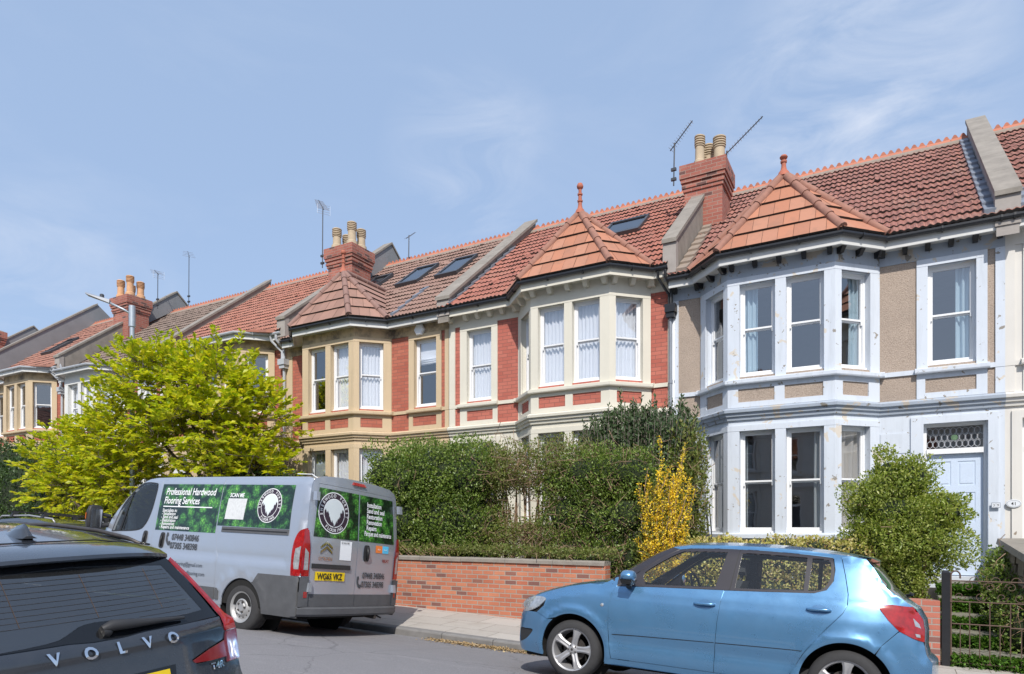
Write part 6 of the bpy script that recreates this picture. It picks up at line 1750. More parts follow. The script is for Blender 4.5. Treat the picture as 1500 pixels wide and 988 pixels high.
    rr('number_plate_recess', [(-.84, .955), (-.14, .955), (-.14, 1.02), (-.84, 1.02)], CAR['plastic'], off=.022, g=.2, par=dr[-1])
    pl = rr('number_plate', [(-.775, .795), (-.235, .795), (-.235, .915), (-.775, .915)], CAR['yellow'], off=.014, g=.3, flange=.008, par=dr[-1])
    def ty(y0, z0, o=.010): return lambda u, v: (XR(y0 + u, z0 + v) + o, y0 + u, z0 + v)
    text_mesh('registration', 'WG65 VKZ', .115, CAR['black'], pl, ty(-.745, .815, .018), sx=.80, bold=.003)
    logo(dr[-1], lambda u, v: (XR(-.50 + u, 1.735 + v) + .007, -.50 + u, 1.735 + v), .285, .29)
    for i, (q, w) in enumerate((('Installation', 1), ('Sand and seal', 1), ('Restoration', 1), ('Renovation', 1), ('Repairs', 1))):
        text_mesh('livery_text', q, .10, CAR['whitetext'], dr[1], ty(.16, 1.90 - i * .085), sx=.75, bold=.002)
    text_mesh('livery_text', 'Parquet and maintenance', .10, CAR['whitetext'], dr[1], ty(.12, 1.475), sx=.62, bold=.002)
    text_mesh('livery_text', '07448 340846', .125, CAR['greytext'], dr[1], ty(.14, .845), sx=.70, bold=.003)
    text_mesh('livery_text', '07305 348398', .125, CAR['greytext'], dr[1], ty(.13, .715), sx=.70, bold=.003)
    ph = smooth_poly([(.035, .86), (.06, .875), (.075, .84), (.06, .81), (.075, .765), (.095, .75), (.115, .76), (.13, .735), (.105, .70), (.07, .715), (.035, .78)], 3)
    rr('phone_symbol', ph, CAR['greytext'], off=.008, g=.05, flange=0, par=dr[1])
    st = rr('livery_sticker', [(-.36, 1.09), (-.13, 1.09), (-.13, 1.36), (-.36, 1.36)], CAR['whitetext'], off=.006, flange=0, g=.3, par=dr[-1])
    text_mesh('livery_text', 'SCAN ME', .045, CAR['black'], st, ty(-.345, 1.318, .011), sx=.85)
    for dz in (0, .065):
        ch = [(-.72, 1.20 + dz), (-.615, 1.275 + dz), (-.51, 1.20 + dz), (-.51, 1.165 + dz), (-.615, 1.235 + dz), (-.72, 1.165 + dz)]
        rr('chevron_badge', ch[::-1], CAR['chrome'], off=.012, g=.1, flange=.01, par=dr[-1])
    text_mesh('maker_lettering', 'CITROEN', .06, CAR['chrome'], dr[-1], ty(-.745, 1.075), sx=.95, bold=.002)
    text_mesh('model_lettering', 'RELAY', .06, CAR['darkred'], dr[1], ty(.56, 1.10), sx=.95, bold=.002)
    o1 = rr('livery_sticker', [(.39, 1.235), (.545, 1.235), (.545, 1.345), (.39, 1.345)], CAR['orange'], off=.006, flange=0, g=.3, par=dr[1]); rr('livery_sticker', [(.548, 1.235), (.70, 1.235), (.70, 1.345), (.548, 1.345)], CAR['cyan'], off=.006, flange=0, g=.3, par=dr[1])
    text_mesh('livery_text', 'duo', .04, CAR['whitetext'], o1, ty(.43, 1.277, .011))
    text_mesh('livery_text', 'bond', .04, CAR['whitetext'], o1, ty(.575, 1.277, .011))
    hb = smooth_poly([(.13, 1.215), (.145, 1.32), (.19, 1.335), (.235, 1.32), (.25, 1.215), (.235, 1.11), (.19, 1.095), (.145, 1.11)], 3)
    hd = rr('door_handle', hb, CAR['plastic'], off=.016, g=.05, par=dr[1])
    mb = MB(); mb.tube([(.03, .19, 1.31), (.055, .19, 1.22), (.03, .19, 1.12)], [.014, .02, .014], 8); mb.build('handle_grip', CAR['black'], hd, smooth=True)
    mb = MB(); mb.hexa([(-.10, -.16, 2.20), (-.03, -.16, 2.18), (-.03, .12, 2.18), (-.10, .12, 2.20), (-.12, -.14, 2.25), (-.055, -.14, 2.225), (-.055, .10, 2.225), (-.12, .10, 2.25)]); mb.build('high_brake_light', CAR['red'], t)
    for y_ in (-.78, .78):
        mb = MB(); mb.tube([(-.5, y_, 2.245), (-.22, y_, 2.238), (-.08, y_ , 2.17)], .006, 5); mb.build('roof_gutter', CAR['whitetext'], t)
    mb = MB(); mb.tube([(-.3, .45, .30), (.0, .45, .28), (.06, .45, .28)], .03, 10); mb.tube([(-.1, .62, .30), (.03, .62, .26)], .012, 6); mb.build('exhaust', CAR['disc'], t)
    # mirrors
    for s in (-1, 1):
        mb = MB(); x0 = -4.62; y0 = s * 1.17
        rows = []
        for z, w, dp in ((1.27, .06, .05), (1.30, .11, .09), (1.42, .125, .11), (1.58, .12, .11), (1.66, .10, .08), (1.685, .05, .04)):
            rows.append([(x0 + (-dp * 1.15 if math.cos(a) < 0 else dp * .25) * abs(math.cos(a)) ** .6, y0 + w * math.sin(a), z) for a in [2 * math.pi * k / 16 for k in range(16)]])
        mb.grid(rows if 1 else rows, closed=True); mb.face(rows[0][::-1]); mb.face(rows[-1])
        mb.tube([(x0 - .03, s * 1.1, 1.36), (x0 + .02, s * .93, 1.38)], .04, 8); mb.tube([(x0 - .03, s * 1.1, 1.55), (x0 + .02, s * .93, 1.53)], .03, 8)
        mi = mb.build('door_mirror', CAR['plastic'], t, smooth=True, angle=50)
        mb = MB(); mb.box(x0 + .024, x0 + .032, y0 - .085, y0 + .085, 1.32, 1.62); mb.build('mirror_glass', CAR['chrome'], mi)
        mb = MB(); mb.hexa([(x0 - .10, y0 + s * .08, 1.45), (x0 - .04, y0 + s * .125, 1.45), (x0 - .04, y0 + s * .14, 1.45), (x0 - .11, y0 + s * .10, 1.45), (x0 - .10, y0 + s * .08, 1.55), (x0 - .04, y0 + s * .125, 1.55), (x0 - .04, y0 + s * .14, 1.55), (x0 - .11, y0 + s * .10, 1.55)]); mb.build('indicator', CAR['orange'], mi)
    # cab
    for y in (-.45, .45):
        mb = MB(); r = []
        for z, dx, w in ((.95, 0, .24), (1.2, .05, .26), (1.5, .10, .24), (1.62, .12, .16)):
            r.append([(-3.75 + dx - .06, y - w, z), (-3.75 + dx - .08, y, z), (-3.75 + dx - .06, y + w, z), (-3.75 + dx + .06, y + w, z), (-3.75 + dx + .06, y - w, z)])
        mb.grid(r, closed=True); mb.face(r[-1]); mb.box(-4.2, -3.7, y - .25, y + .25, .8, .97); mb.box(-3.72, -3.6, y - .13, y + .13, 1.6, 1.8); mb.build('seat', CAR['seat'], t, smooth=True, angle=45)
    mb = MB(); mb.box(-3.46, -3.44, -.85, .85, .4, 2.1); mb.build('bulkhead', CAR['seat'], t)
    mb = MB(); mb.box(-4.75, -4.35, -.85, .85, .8, 1.26); mb.build('dashboard', CAR['seat'], t)
    mb = MB(); ring = [(-4.28 + .12 * math.sin(a), .45 + .21 * math.cos(a), 1.36 + .17 * math.sin(a)) for a in [2 * math.pi * k / 20 for k in range(21)]]; mb.tube(ring, .015, 6, cap=False); mb.tube([ring[0], ring[10]], .02, 6); mb.tube([(-4.28, .45, 1.36), (-4.4, .45, 1.2)], .03, 6); mb.build('steering_wheel', CAR['seat'], t, smooth=True)
    return t
def logo(par, fn, rx, rz):
    """round badge: white rim, dark ring with lettering, pale centre with a dark pine skyline"""
    def ring(nm, r0, r1, mat, o):
        mb = MB(); n = 40
        f = lambda r, a: (lambda p: (p[0], p[1], p[2]))(fn(rx * r * math.cos(a), rz * r * math.sin(a)))
        base_ = Vector(fn(0, 0)); n_ = (Vector(fn(.01, 0)) - base_).cross(Vector(fn(0, .01)) - base_).normalized()
        P_ = lambda r, a: tuple(Vector(f(r, a)) + n_ * o)
        for k in range(n):
            a, b = 2 * math.pi * k / n, 2 * math.pi * (k + 1) / n
            if r0 < .01: mb.face([P_(0, 0), P_(r1, a), P_(r1, b)])
            else: mb.face([P_(r0, a), P_(r1, a), P_(r1, b), P_(r0, b)])
        return mb.build(nm, mat, par), n_
    o, n_ = ring('round_logo', 0, 1.0, CAR['whitetext'], .0); dark = simple('logo_dark_plum', (.035, .02, .035), .4, var=0); pale = simple('logo_pale', (.62, .68, .70), .4, var=.1)
    def sub(r0, r1, mat, off, nm='logo_ring'): q, _ = ring(nm, r0, r1, mat, off); return q
    sub(.70, .955, dark, .0012); sub(.0, .66, pale, .0016)
    # skyline: pines down both flanks
    mb = MB()
    xs = np.linspace(-.64, .64, 41)
    rr_ = random.Random(4)
    for k in range(40):
        x0, x1 = xs[k], xs[k + 1]; xm = (x0 + x1) / 2; lo = -math.sqrt(max(0, .65 ** 2 - xm * xm))
        hgt = -.55 + .75 * max(0, (abs(xm) - .08) / .5) ** .9 + rr_.uniform(-.06, .09) * 1.4
        hgt = min(hgt, math.sqrt(max(0, .64 ** 2 - xm * xm)) * .9)
        if hgt <= lo: continue
        w = (x1 - x0)
        f = lambda a, b: tuple(Vector(fn(rx * a, rz * b)) + n_ * .0022)
        mb.face([f(x0 - w * .3, lo), f(x1 + w * .3, lo), f(x1 + w * .2, hgt - .1), f(xm, hgt), f(x0 - w * .2, hgt - .1)])
    mb.build('logo_pines', dark, par)
    def arc(s, a0, a1, rad, size, inv=False):
        n = len(s)
        for i, chv in enumerate(s):
            if chv == ' ': continue
            a = math.radians(a0 + (a1 - a0) * (i + .5) / n); ang = a - math.pi / 2 if not inv else a + math.pi / 2
            cx, cz = rad * math.cos(a), rad * math.sin(a)
            def f(u, v, cx=cx, cz=cz, ang=ang):
                v -= size * .34
                x = cx * rx + (u * math.cos(ang) - v * math.sin(ang)); z = cz * rz + (u * math.sin(ang) + v * math.cos(ang))
                return tuple(Vector(fn(x, z)) + n_ * .0025)
            text_mesh('logo_lettering', chv, size, CAR['whitetext'], par, f, 'CENTER', sx=.9, bold=.0008)
    arc('SHERWOOD FOREST', 195, -15, .83, rx * .22); arc('FLOORING', 228, 312, .83, rx * .22, True)
van()

# ---------------------------------------------- dark estate in the left foreground
def suv():
    t = thing('estate_car', 'dark blue tall estate car in the left foreground with silver lettering on its tailgate', 'car', (-3.62, 2.13, E0 - 1.68), (.035, .032, 0))
    B = CAR['navy']
    WZp = [(.2, .86), (.4, .93), (.75, .95), (.95, .94), (1.05, .91), (1.12, .88), (1.3, .79), (1.45, .70), (1.55, .65), (1.62, .62), (1.7, .60)]
    sil = [(-.10, .28), (-.08, .50), (-.10, .75), (-.16, .92), (-.19, 1.07), (-.26, 1.14), (-.40, 1.27), (-.54, 1.40), (-.64, 1.475), (-.78, 1.53), (-1.2, 1.585), (-1.9, 1.615), (-2.5, 1.60), (-2.95, 1.55), (-3.3, 1.38), (-3.75, 1.12), (-3.95, 1.06), (-4.3, .99), (-4.55, .87), (-4.64, .70), (-4.66, .45), (-4.60, .25)]
    tc_ = [Vector(p) for p in smooth_poly(sil, 3, False)]
    def F(x, z):
        y = interp(WZp, z)
        if x > -.9: y *= 1 - .07 * min(1.1, (x + .9) / .8) ** 2.2
        if x < -3.9: y *= 1 - .25 * ((-3.9 - x) / .75) ** 2.2
        q = Vector((x, z)); best = 9
        for a, b in zip(tc_, tc_[1:]):
            ab = b - a; tt = max(0, min(1, (q - a).dot(ab) / max(1e-9, ab.length_squared))); best = min(best, (q - a - ab * tt).length)
        if best < .1: y -= .05 * (1 - best / .1) ** 2.2
        return y
    for s in (-1, 1):
        side = lambda off=0: (lambda x, z: (x, s * (F(x, z) + off), z))
        glass = smooth_poly([(-.62, 1.38), (-.75, 1.47), (-1.5, 1.53), (-2.4, 1.53), (-2.95, 1.45), (-3.55, 1.12), (-2.5, 1.10), (-1.2, 1.12), (-.50, 1.18)], 3)
        body = sil + [(-4.1, .25)] + circle(-3.75, .34, .40, 16, math.radians(190), math.radians(-10)) + [(-1.4, .25)] + circle(-.92, .34, .40, 16, math.radians(190), math.radians(-10)) + [(-.2, .27)]
        patch('body_side', body, [glass], side(), B, t, .09, .02, flip=s > 0)
        patch('window_glass', glass, [], side(-.01), CAR['darkglass'], t, .12, 0, flip=s > 0)
        for cx in (-.92, -3.75):
            mb = MB(); mb.grid([[(cx + .42 * math.cos(a), s * yy, .34 + .42 * math.sin(a)) for a in [math.radians(-15 + 210 * k / 20) for k in range(21)]] for yy in ((.55, .9) if s < 0 else (.9, .55))]); mb.build('arch_liner', CAR['liner'], t)
            alloy(t, cx, s * .92, .36, .36, .25, .22, 'alloy', out=s)
        # roof rail
        mb = MB(); pts = [(-.80, s * .625, 1.535), (-.95, s * .625, 1.568), (-1.3, s * .625, 1.606), (-1.9, s * .62, 1.630), (-2.5, s * .62, 1.616), (-2.95, s * .63, 1.58), (-3.0, s * .635, 1.56)]
        mb.tube(pts, [.010, .014, .015, .015, .015, .014, .010], 8); mb.build('roof_rail', CAR['disc'], t, smooth=True)
        mb = MB(); pts = [(x, s * .672, z) for x, z in ((-.78, 1.528), (-1.2, 1.565), (-1.9, 1.597), (-2.5, 1.58), (-2.9, 1.54))]; mb.tube(pts, .007, 6); mb.build('roof_moulding', CAR['gloss'], t, smooth=True)
    def E(i0, i1, b): return [((x, F(x, z), z), bb) for (x, z), bb in zip(sil[i0:i1], b)]
    loftmid('roof', E(9, 14, [(.04, .035), (0, .045), (0, .05), (0, .045), (-.03, .04)]), B, t, p=2.6)
    loftmid('windscreen', E(13, 17, [(-.03, .04), (-.1, .04), (-.15, .02), (-.15, .02)]), CAR['darkglass'], t)
    loftmid('bonnet', E(16, 20, [(-.15, .02), (-.1, .04), (-.1, .03), (-.1, 0)]), B, t); loftmid('front_bumper', E(19, 22, [(-.1, 0), (-.1, 0), (-.08, 0)]), B, t)
    PR = [(.2, -.02), (.35, .06), (.62, .07), (.70, .03), (.80, .0), (1.00, -.04), (1.035, -.045), (1.075, -.085), (1.2, -.20), (1.35, -.345), (1.48, -.48), (1.54, -.56)]
    def XR(y, z):
        return interp(PR, z) - .115 * (abs(y) / .86) ** 2.6
    def rr(name, out, mat=B, holes=(), off=0, g=.06, flange=.015, par=t, sm=True): return patch(name, out, list(holes), lambda y, z: (XR(y, z) + off, y, z), mat, par, g, flange)
    gate = [(-.60, .62), (.60, .62), (.72, .80), (.728, .84), (.50, .845), (.46, .878), (.60, .922), (.735, .952), (.75, 1.0), (.752, 1.085), (.20, 1.085), (.08, 1.075), (-.08, 1.075), (-.20, 1.085), (-.752, 1.085), (-.75, 1.0), (-.735, .952), (-.60, .922), (-.46, .878), (-.50, .845), (-.728, .84), (-.72, .80)]
    g_ = rr('tailgate', gate, flange=.03)
    bmp = [(-.84, .30), (.84, .30), (.86, .55), (.845, .80), (.712, .80), (.61, .612), (-.61, .612), (-.712, .80), (-.845, .80), (-.86, .55)]
    rr('rear_bumper', bmp, flange=.04)
    surround = [(-.735, 1.09), (-.20, 1.09), (-.08, 1.08), (.08, 1.08), (.20, 1.09), (.735, 1.09), (.70, 1.20), (.655, 1.33), (.615, 1.44), (.575, 1.50), (-.575, 1.50), (-.615, 1.44), (-.655, 1.33), (-.70, 1.20)]
    gl = smooth_poly([(-.60, 1.10), (-.28, 1.105), (-.18, 1.13), (-.08, 1.165), (.08, 1.165), (.18, 1.155), (.45, 1.135), (.65, 1.14, True), (.60, 1.27), (.54, 1.42, True), (0, 1.45), (-.54, 1.42, True), (-.62, 1.2)], 3)
    rw = rr('rear_window_surround', surround, CAR['gloss'], holes=[gl], flange=.01, par=t)
    rr('rear_window', gl, CAR['suvglass'], off=-.003, flange=0, g=.08)
    for i in range(11):
        z = 1.135 + i * .026; hw = min(.60, .66 - (z - 1.1) * .33) - .03; x0_ = -hw if z > 1.18 else .20
        mb = MB(); mb.tube([(XR(y, z) - .001, y, z) for y in np.linspace(-hw, hw, 9)] if z > 1.18 else [(XR(y, z) - .001, y, z) for y in np.linspace(.22, hw, 5)], .0011, 3, cap=False); mb.build('heating_line', CAR['disc'], t)
    for y in (-.36, .02, .40):
        mb = MB(); mb.tube([(XR(y, z) - .001, y - .05 * (1.42 - z), z) for z in (1.19, 1.30, 1.41)], .0016, 3, cap=False); mb.build('heating_line', M['rust'], t)
    mb = MB(); mb.hexa([(-.62, .18, 1.30), (-.60, .36, 1.30), (-.64, .36, 1.42), (-.66, .18, 1.42)] + [(-.615, .18, 1.30), (-.595, .36, 1.30), (-.635, .36, 1.42), (-.655, .18, 1.42)]); mb.build('paper_notice', CAR['whitetext'], t)
    for s in (-1, 1):
        f = (lambda q: q) if s > 0 else (lambda q: [(-a, b) for a, b in q][::-1])
        strip_ = [(.615, 1.45), (.678, 1.33), (.73, 1.20), (.772, 1.09), (.76, 1.05), (.755, 1.0), (.85, 1.0), (.855, 1.06), (.805, 1.10), (.755, 1.20), (.70, 1.33), (.635, 1.46)]
        rr('tail_light', f(strip_), CAR['red'], off=.012, g=.04)
        blk = [(.735, .81), (.848, .81), (.852, .995), (.758, .995), (.742, .945), (.60, .915), (.47, .875), (.485, .858), (.60, .848), (.735, .845)]
        rr('tail_light', f(blk), CAR['darkred'], off=.014, g=.04)
    # lettering on the crease
    for chv, y in zip('VOLVO', (-.287, -.118, .045, .197, .350)):
        text_mesh('maker_lettering', chv, .082, CAR['chrome'], g_, lambda u, v, y=y: (XR(y + u, 1.005 + v) + .012, y + u, 1.005 + v), 'CENTER', sx=1.05, bold=.0025)
    text_mesh('model_lettering', 'T4R', .055, CAR['chrome'], g_, lambda u, v: (XR(.595 + u, .79 + v) + .008, .595 + u, .79 + v), sx=1.1, bold=.002)
    rr('number_plate', [(-.22, .735), (.30, .735), (.30, .865), (-.22, .865)], CAR['yellow'], off=.012, g=.2, flange=.008, par=g_)
    rr('number_plate_surround', [(-.25, .72), (.33, .72), (.345, .88), (-.265, .88)], CAR['gloss'], off=.004, g=.2, flange=.004, par=g_)
    # wiper
    mb = MB(); w = lambda y, z, o: (XR(y, z) + o, y, z)
    mb.tube([w(-.02, 1.135, .03), w(.03, 1.15, .05), w(.15, 1.145, .055), w(.30, 1.135, .04), w(.47, 1.125, .03)], [.02, .032, .026, .016, .009], 10)
    mb.lathe([(.03, -.02), (.035, .01), (.02, .03)], w(0, 1.12, .01), 12, axis='y'); mb.build('rear_wiper', CAR['plastic'], t, smooth=True, angle=50)
    # spoiler
    mb = MB(); rows = []
    for x, z, wd in ((-.80, 1.575, .62), (-.66, 1.567, .625), (-.50, 1.542, .63), (-.415, 1.515, .625), (-.405, 1.495, .62), (-.42, 1.482, .61), (-.55, 1.475, .60), (-.70, 1.47, .58)):
        rows.append([(x - .10 * (abs(k / 10 - 1)) ** 3, wd * (k / 10 - 1), z - .035 * abs(k / 10 - 1) ** 3) for k in range(21)])
    mb.grid(rows); sp = mb.build('rear_spoiler', B, t, smooth=True, angle=45)
    mb = MB(); mb.tube([(-.765, -.60, 1.567 - .03), (-.755, -.3, 1.5785), (-.75, 0, 1.581), (-.755, .3, 1.5785), (-.765, .60, 1.567 - .03)], .004, 5); mb.build('roof_seam', CAR['black'], t)
    mb = MB()
    for x, w_, z in ((-1.22, .002, 1.60), (-1.12, .022, 1.632), (-1.02, .024, 1.662), (-.94, .018, 1.672), (-.90, .012, 1.655), (-.86, .030, 1.605)): pass
    rows = []
    for x, w_, z in ((-1.20, .004, 1.61), (-1.12, .03, 1.64), (-1.03, .034, 1.668), (-.95, .028, 1.682), (-.91, .020, 1.67), (-.885, .026, 1.61)):
        rows.append([(x, -w_ * 1.6, 1.595), (x, -w_ * .6, (z + 1.6) / 2 + .005), (x, 0, z), (x, w_ * .6, (z + 1.6) / 2 + .005), (x, w_ * 1.6, 1.595)])
    mb = MB(); mb.grid(rows[::-1]); mb.face(rows[-1]); mb.build('aerial_fin', B, t, smooth=True)
    # cabin shapes seen through the rear screen
    mb = MB(); mb.box(-4.2, -.3, -.75, .75, .3, .55); mb.box(-1.45, -1.3, -.68, .68, .6, 1.12)
    for y in (-.45, .05, .45): mb.box(-1.46, -1.34, y - .12, y + .12, 1.12, 1.30)
    for y in (-.4, .4): mb.box(-2.45, -2.3, y - .14, y + .14, 1.1, 1.38)
    mb.build('rear_bench', CAR['seat'], t)
    mb = MB(); mb.grid([[(-.35, -.7, 1.08), (-.35, .7, 1.08)], [(-1.3, -.68, 1.04), (-1.3, .68, 1.04)]]); mb.build('luggage_cover', CAR['seat'], t)
    return t
CAR['suvglass'] = glassmat('smoked_rear_screen', (.14, .17, .18), 2.2, .02, .02)
suv()

# ---------------------------------------------- estate with roof bars beyond the van
def far_car():
    t = thing('estate_car', 'dark estate car with roof bars parked ahead of the van at the left edge', 'car', (-12.95, 7.2, E0 - 1.37), (-.08, .035, 0))
    sil = [(0, .3), (.0, .6), (-.08, .9), (-.2, 1.05), (-.45, 1.32), (-.62, 1.40), (-1.2, 1.46), (-1.9, 1.47), (-2.5, 1.43), (-2.8, 1.36), (-3.3, 1.08), (-3.5, 1.0), (-4.1, .9), (-4.4, .75), (-4.48, .5), (-4.4, .25)]
    WZp = [(.2, .84), (.5, .90), (.9, .89), (1.0, .85), (1.4, .66), (1.5, .62)]
    def F(x, z):
        y = interp(WZp, z)
        if x > -.6: y *= 1 - .12 * ((x + .6) / .6) ** 2
        if x < -3.7: y *= 1 - .25 * ((-3.7 - x) / .8) ** 2
        return y
    for s in (-1, 1):
        glass = smooth_poly([(-.55, 1.22), (-.75, 1.33), (-1.5, 1.40), (-2.4, 1.38), (-2.8, 1.28), (-3.2, 1.03), (-2.0, 1.0), (-.5, 1.05)], 3)
        body = sil + [(-4.0, .25)] + circle(-3.55, .32, .36, 14, math.radians(190), math.radians(-10)) + [(-1.3, .25)] + circle(-.85, .32, .36, 14, math.radians(190), math.radians(-10)) + [(-.2, .28)]
        patch('body_side', body, [glass], lambda x, z: (x, s * F(x, z), z), CAR['charcoal'], t, .12, .02, flip=s > 0)
        patch('window_glass', glass, [], lambda x, z: (x, s * (F(x, z) - .01), z), CAR['darkglass'], t, .15, 0, flip=s > 0)
        for cx in (-.85, -3.55): alloy(t, cx, s * .87, .31, .31, .21, .2, 'alloy', out=s)
        mb = MB(); mb.tube([(-.62, s * .60, 1.42), (-.72, s * .60, 1.49), (-1.6, s * .58, 1.535), (-2.6, s * .60, 1.50), (-2.7, s * .61, 1.42)], .016, 8); mb.build('roof_rail', CAR['alloy'], t, smooth=True)
        for x in (-1.05, -2.2):
            mb = MB(); mb.hexa([(x - .05, s * .56, 1.49), (x + .05, s * .56, 1.49), (x + .05, s * .64, 1.49), (x - .05, s * .64, 1.49), (x - .02, s * .50, 1.60), (x + .03, s * .50, 1.60), (x + .03, s * .60, 1.60), (x - .02, s * .60, 1.60)]); mb.build('roof_bar_foot', CAR['plastic'], t)
    for x in (-1.05, -2.2):
        mb = MB(); mb.box(x - .02, x + .03, -.68, .68, 1.585, 1.61); mb.build('roof_bar', CAR['plastic'], t)
    def E(i0, i1, b): return [((x, F(x, z), z), bb) for (x, z), bb in zip(sil[i0:i1], b)]
    loftmid('roof', E(5, 10, [(.05, .04), (0, .05), (0, .05), (0, .05), (-.03, .04)]), CAR['charcoal'], t)
    loftmid('rear_window', E(3, 6, [(.08, .02), (.08, .03), (.05, .04)]), CAR['darkglass'], t)
    loftmid('tailgate', E(0, 4, [(.1, 0), (.1, 0), (.09, 0), (.08, .02)]), CAR['charcoal'], t)
    loftmid('windscreen', E(9, 12, [(-.03, .04), (-.1, .04), (-.15, .02)]), CAR['darkglass'], t); loftmid('bonnet', E(11, 16, [(-.15, .02), (-.1, .03), (-.1, 0), (-.1, 0), (-.08, 0)]), CAR['charcoal'], t)
    mb = MB(); mb.box(-4.2, -.1, -.7, .7, .2, .4); mb.build('underbody', CAR['liner'], t)
far_car()
# ------------------------------------------------------------------ garden gate, steps, plaques, small things
GZ = pz(1.1, WALLY + .1)
t = thing('gate_post', 'square black timber gate post at the end of the low brick wall', 'gate post', (.665, 10.26, GZ - .02))
mb = MB(); mb.box(-.045, .045, -.045, .045, 0, E0 - .54 - GZ); mb.hexa([(-.045, -.045, E0 - .54 - GZ), (.045, -.045, E0 - .54 - GZ), (.045, .045, E0 - .54 - GZ), (-.045, .045, E0 - .54 - GZ), (-.02, -.02, E0 - .515 - GZ), (.02, -.02, E0 - .515 - GZ), (.02, .02, E0 - .515 - GZ), (-.02, .02, E0 - .515 - GZ)])
mb.build('post', M['black_paint'], t)
for z_ in (.85, .15):
    mb = MB(); mb.box(.045, .07, -.02, .02, z_, z_ + .05); mb.build('hinge', M['rust'], t)
t = thing('garden_gate', 'rusty wrought iron garden gate with scrolls between its top rails', 'gate', (.72, 10.26, GZ + .04))
W_g = .86; top = E0 - .665 - t.location.z; r2 = E0 - .93 - t.location.z; r3 = E0 - 1.215 - t.location.z
mb = MB(); R_ = .0085
for z in (top, r2, .02): mb.tube([(0, 0, z), (W_g, 0, z)], R_, 6)
mb.tube([(0, 0, r3), (W_g * .72, 0, r3)], R_, 6); mb.tube([(W_g * .72, 0, r3 - .02), (W_g, 0, r3 - .02)], R_, 6)
hook = [(0, 0, 0), (0, 0, top + .05)] + [(.05 - .05 * math.cos(a), 0, top + .07 + .055 * math.sin(a)) for a in [math.pi * k / 8 for k in range(9)]] + [(.10, 0, top + .03)]
mb.tube(hook, .011, 6); mb.tube([(W_g - p[0], p[1], p[2]) for p in hook], .011, 6)
mb.build('frame', M['rust'], t)
for x in (.20, .41, .62):
    mb = MB(); mb.tube([(x, 0, .02), (x, 0, r2)], .007, 6); mb.build('bar', M['rust'], t)
for x in (.10, .305, .515, .73):
    mb = MB(); mb.tube([(x, 0, .02), (x, 0, r3 if x < .6 else r3 - .02)], .006, 6); mb.build('bar', M['rust'], t)
for cx in (.14, .36, .58, .76):
    for fl in (1, -1):
        pts = []
        for k in range(26):
            a = k / 25 * 2.6 * math.pi; r = .012 + .052 * (1 - k / 25); pts.append((cx + fl * (.045 - r * math.cos(a)), 0, (top + r2) / 2 + fl * (.062) + r * math.sin(a) * fl))
        mb = MB(); mb.tube(pts, .0045, 5, cap=False); mb.build('scroll', M['rust'], t)
for cx in (.25, .47, .68):
    mb = MB(); mb.tube([(cx - .05 * math.cos(a), 0, top + .055 * math.sin(a)) for a in [math.pi * k / 8 for k in range(9)]], .0045, 5); mb.build('scroll', M['rust'], t)
M['step'] = simple('mossy_concrete', (.20, .19, .15), .95, var=.45, vs=7, bs=30)
t = thing('front_steps', 'worn concrete front steps rising through ivy to the pale blue door', 'steps', (1.15, 10.5, GZ))
st = [(10.42, 10.95, -1.60), (10.95, 11.5, -1.42), (11.5, 12.1, -1.24), (12.1, 12.7, -1.05), (12.7, 13.36, -.86)]
for y0, y1, h in st:
    mb = MB(); mb.box(.72 - 1.15, 1.72 - 1.15, y0 - 10.5, y1 - 10.5 + .02, -.5, E0 + h - GZ - .06); mb.box(.70 - 1.15, 1.74 - 1.15, y0 - 10.53, y1 - 10.5 - .002, E0 + h - GZ - .058, E0 + h - GZ); mb.build('step', M['step'], t)
P = []; D = []
for y0, y1, h in st:
    for _ in range(3200):
        P.append((RNG.uniform(.70, 1.74), y0 - .06 + RNG.normal() * .07, E0 + h - .02 - abs(RNG.normal()) * .11)); D.append((RNG.normal() * .5, -.8, .3 + RNG.normal() * .5))
o = leaves_mesh('ivy', np.array(P), np.array(D), .045 * (.6 + .8 * RNG.random(len(P))), LM['ivy'], None, .8, .2); tag(o, 'bright green ivy hanging over the risers of the front steps', 'ivy', kind='stuff')
# rubble wall between the two right-hand gardens
t = thing('stone_boundary_wall', 'old rubble stone wall with slab coping at the right edge beside the steps', 'garden wall', (1.78, 10.6, GZ))
mb = MB(); rnd = random.Random(3)
y = 10.45
while y < 13.3:
    ln = rnd.uniform(.25, .45); zt = E0 - .46 + (y - 10.45) * .075 - GZ; z = -.3
    while z < zt - .04:
        h = min(rnd.uniform(.12, .22), zt - z); j = rnd.uniform(0, .05)
        mb.hexa([(-.16 - j, y - 10.6 + .008, z + .006), (.14, y - 10.6 + .008, z + .006), (.14, y + ln - 10.6 - .008, z + .006), (-.16 - j, y + ln - 10.6 - .008, z + .006), (-.15 - j, y - 10.6 + .012, z + h - .006), (.14, y - 10.6 + .012, z + h - .006), (.14, y + ln - 10.6 - .012, z + h - .006), (-.15 - j, y + ln - 10.6 - .012, z + h - .006)]); z += h
    y += ln
M['rubble'] = simple('rubble_stone', (.20, .165, .13), .95, var=.5, vs=5, bs=25)
mb.build('stonework', M['rubble'], t)
mb = MB()
for y0, y1 in ((10.42, 11.3), (11.3, 12.3), (12.3, 13.34)):
    za, zb = E0 - .46 + (y0 - 10.45) * .075 - GZ, E0 - .46 + (y1 - 10.45) * .075 - GZ
    mb.hexa([(-.23, y0 - 10.6, za), (.2, y0 - 10.6, za), (.2, y1 - 10.606, zb), (-.23, y1 - 10.606, zb), (-.21, y0 - 10.6 + .01, za + .09), (.2, y0 - 10.6, za + .09), (.2, y1 - 10.61, zb + .09), (-.21, y1 - 10.61, zb + .09)])
mb.build('coping', M['coping'], t)
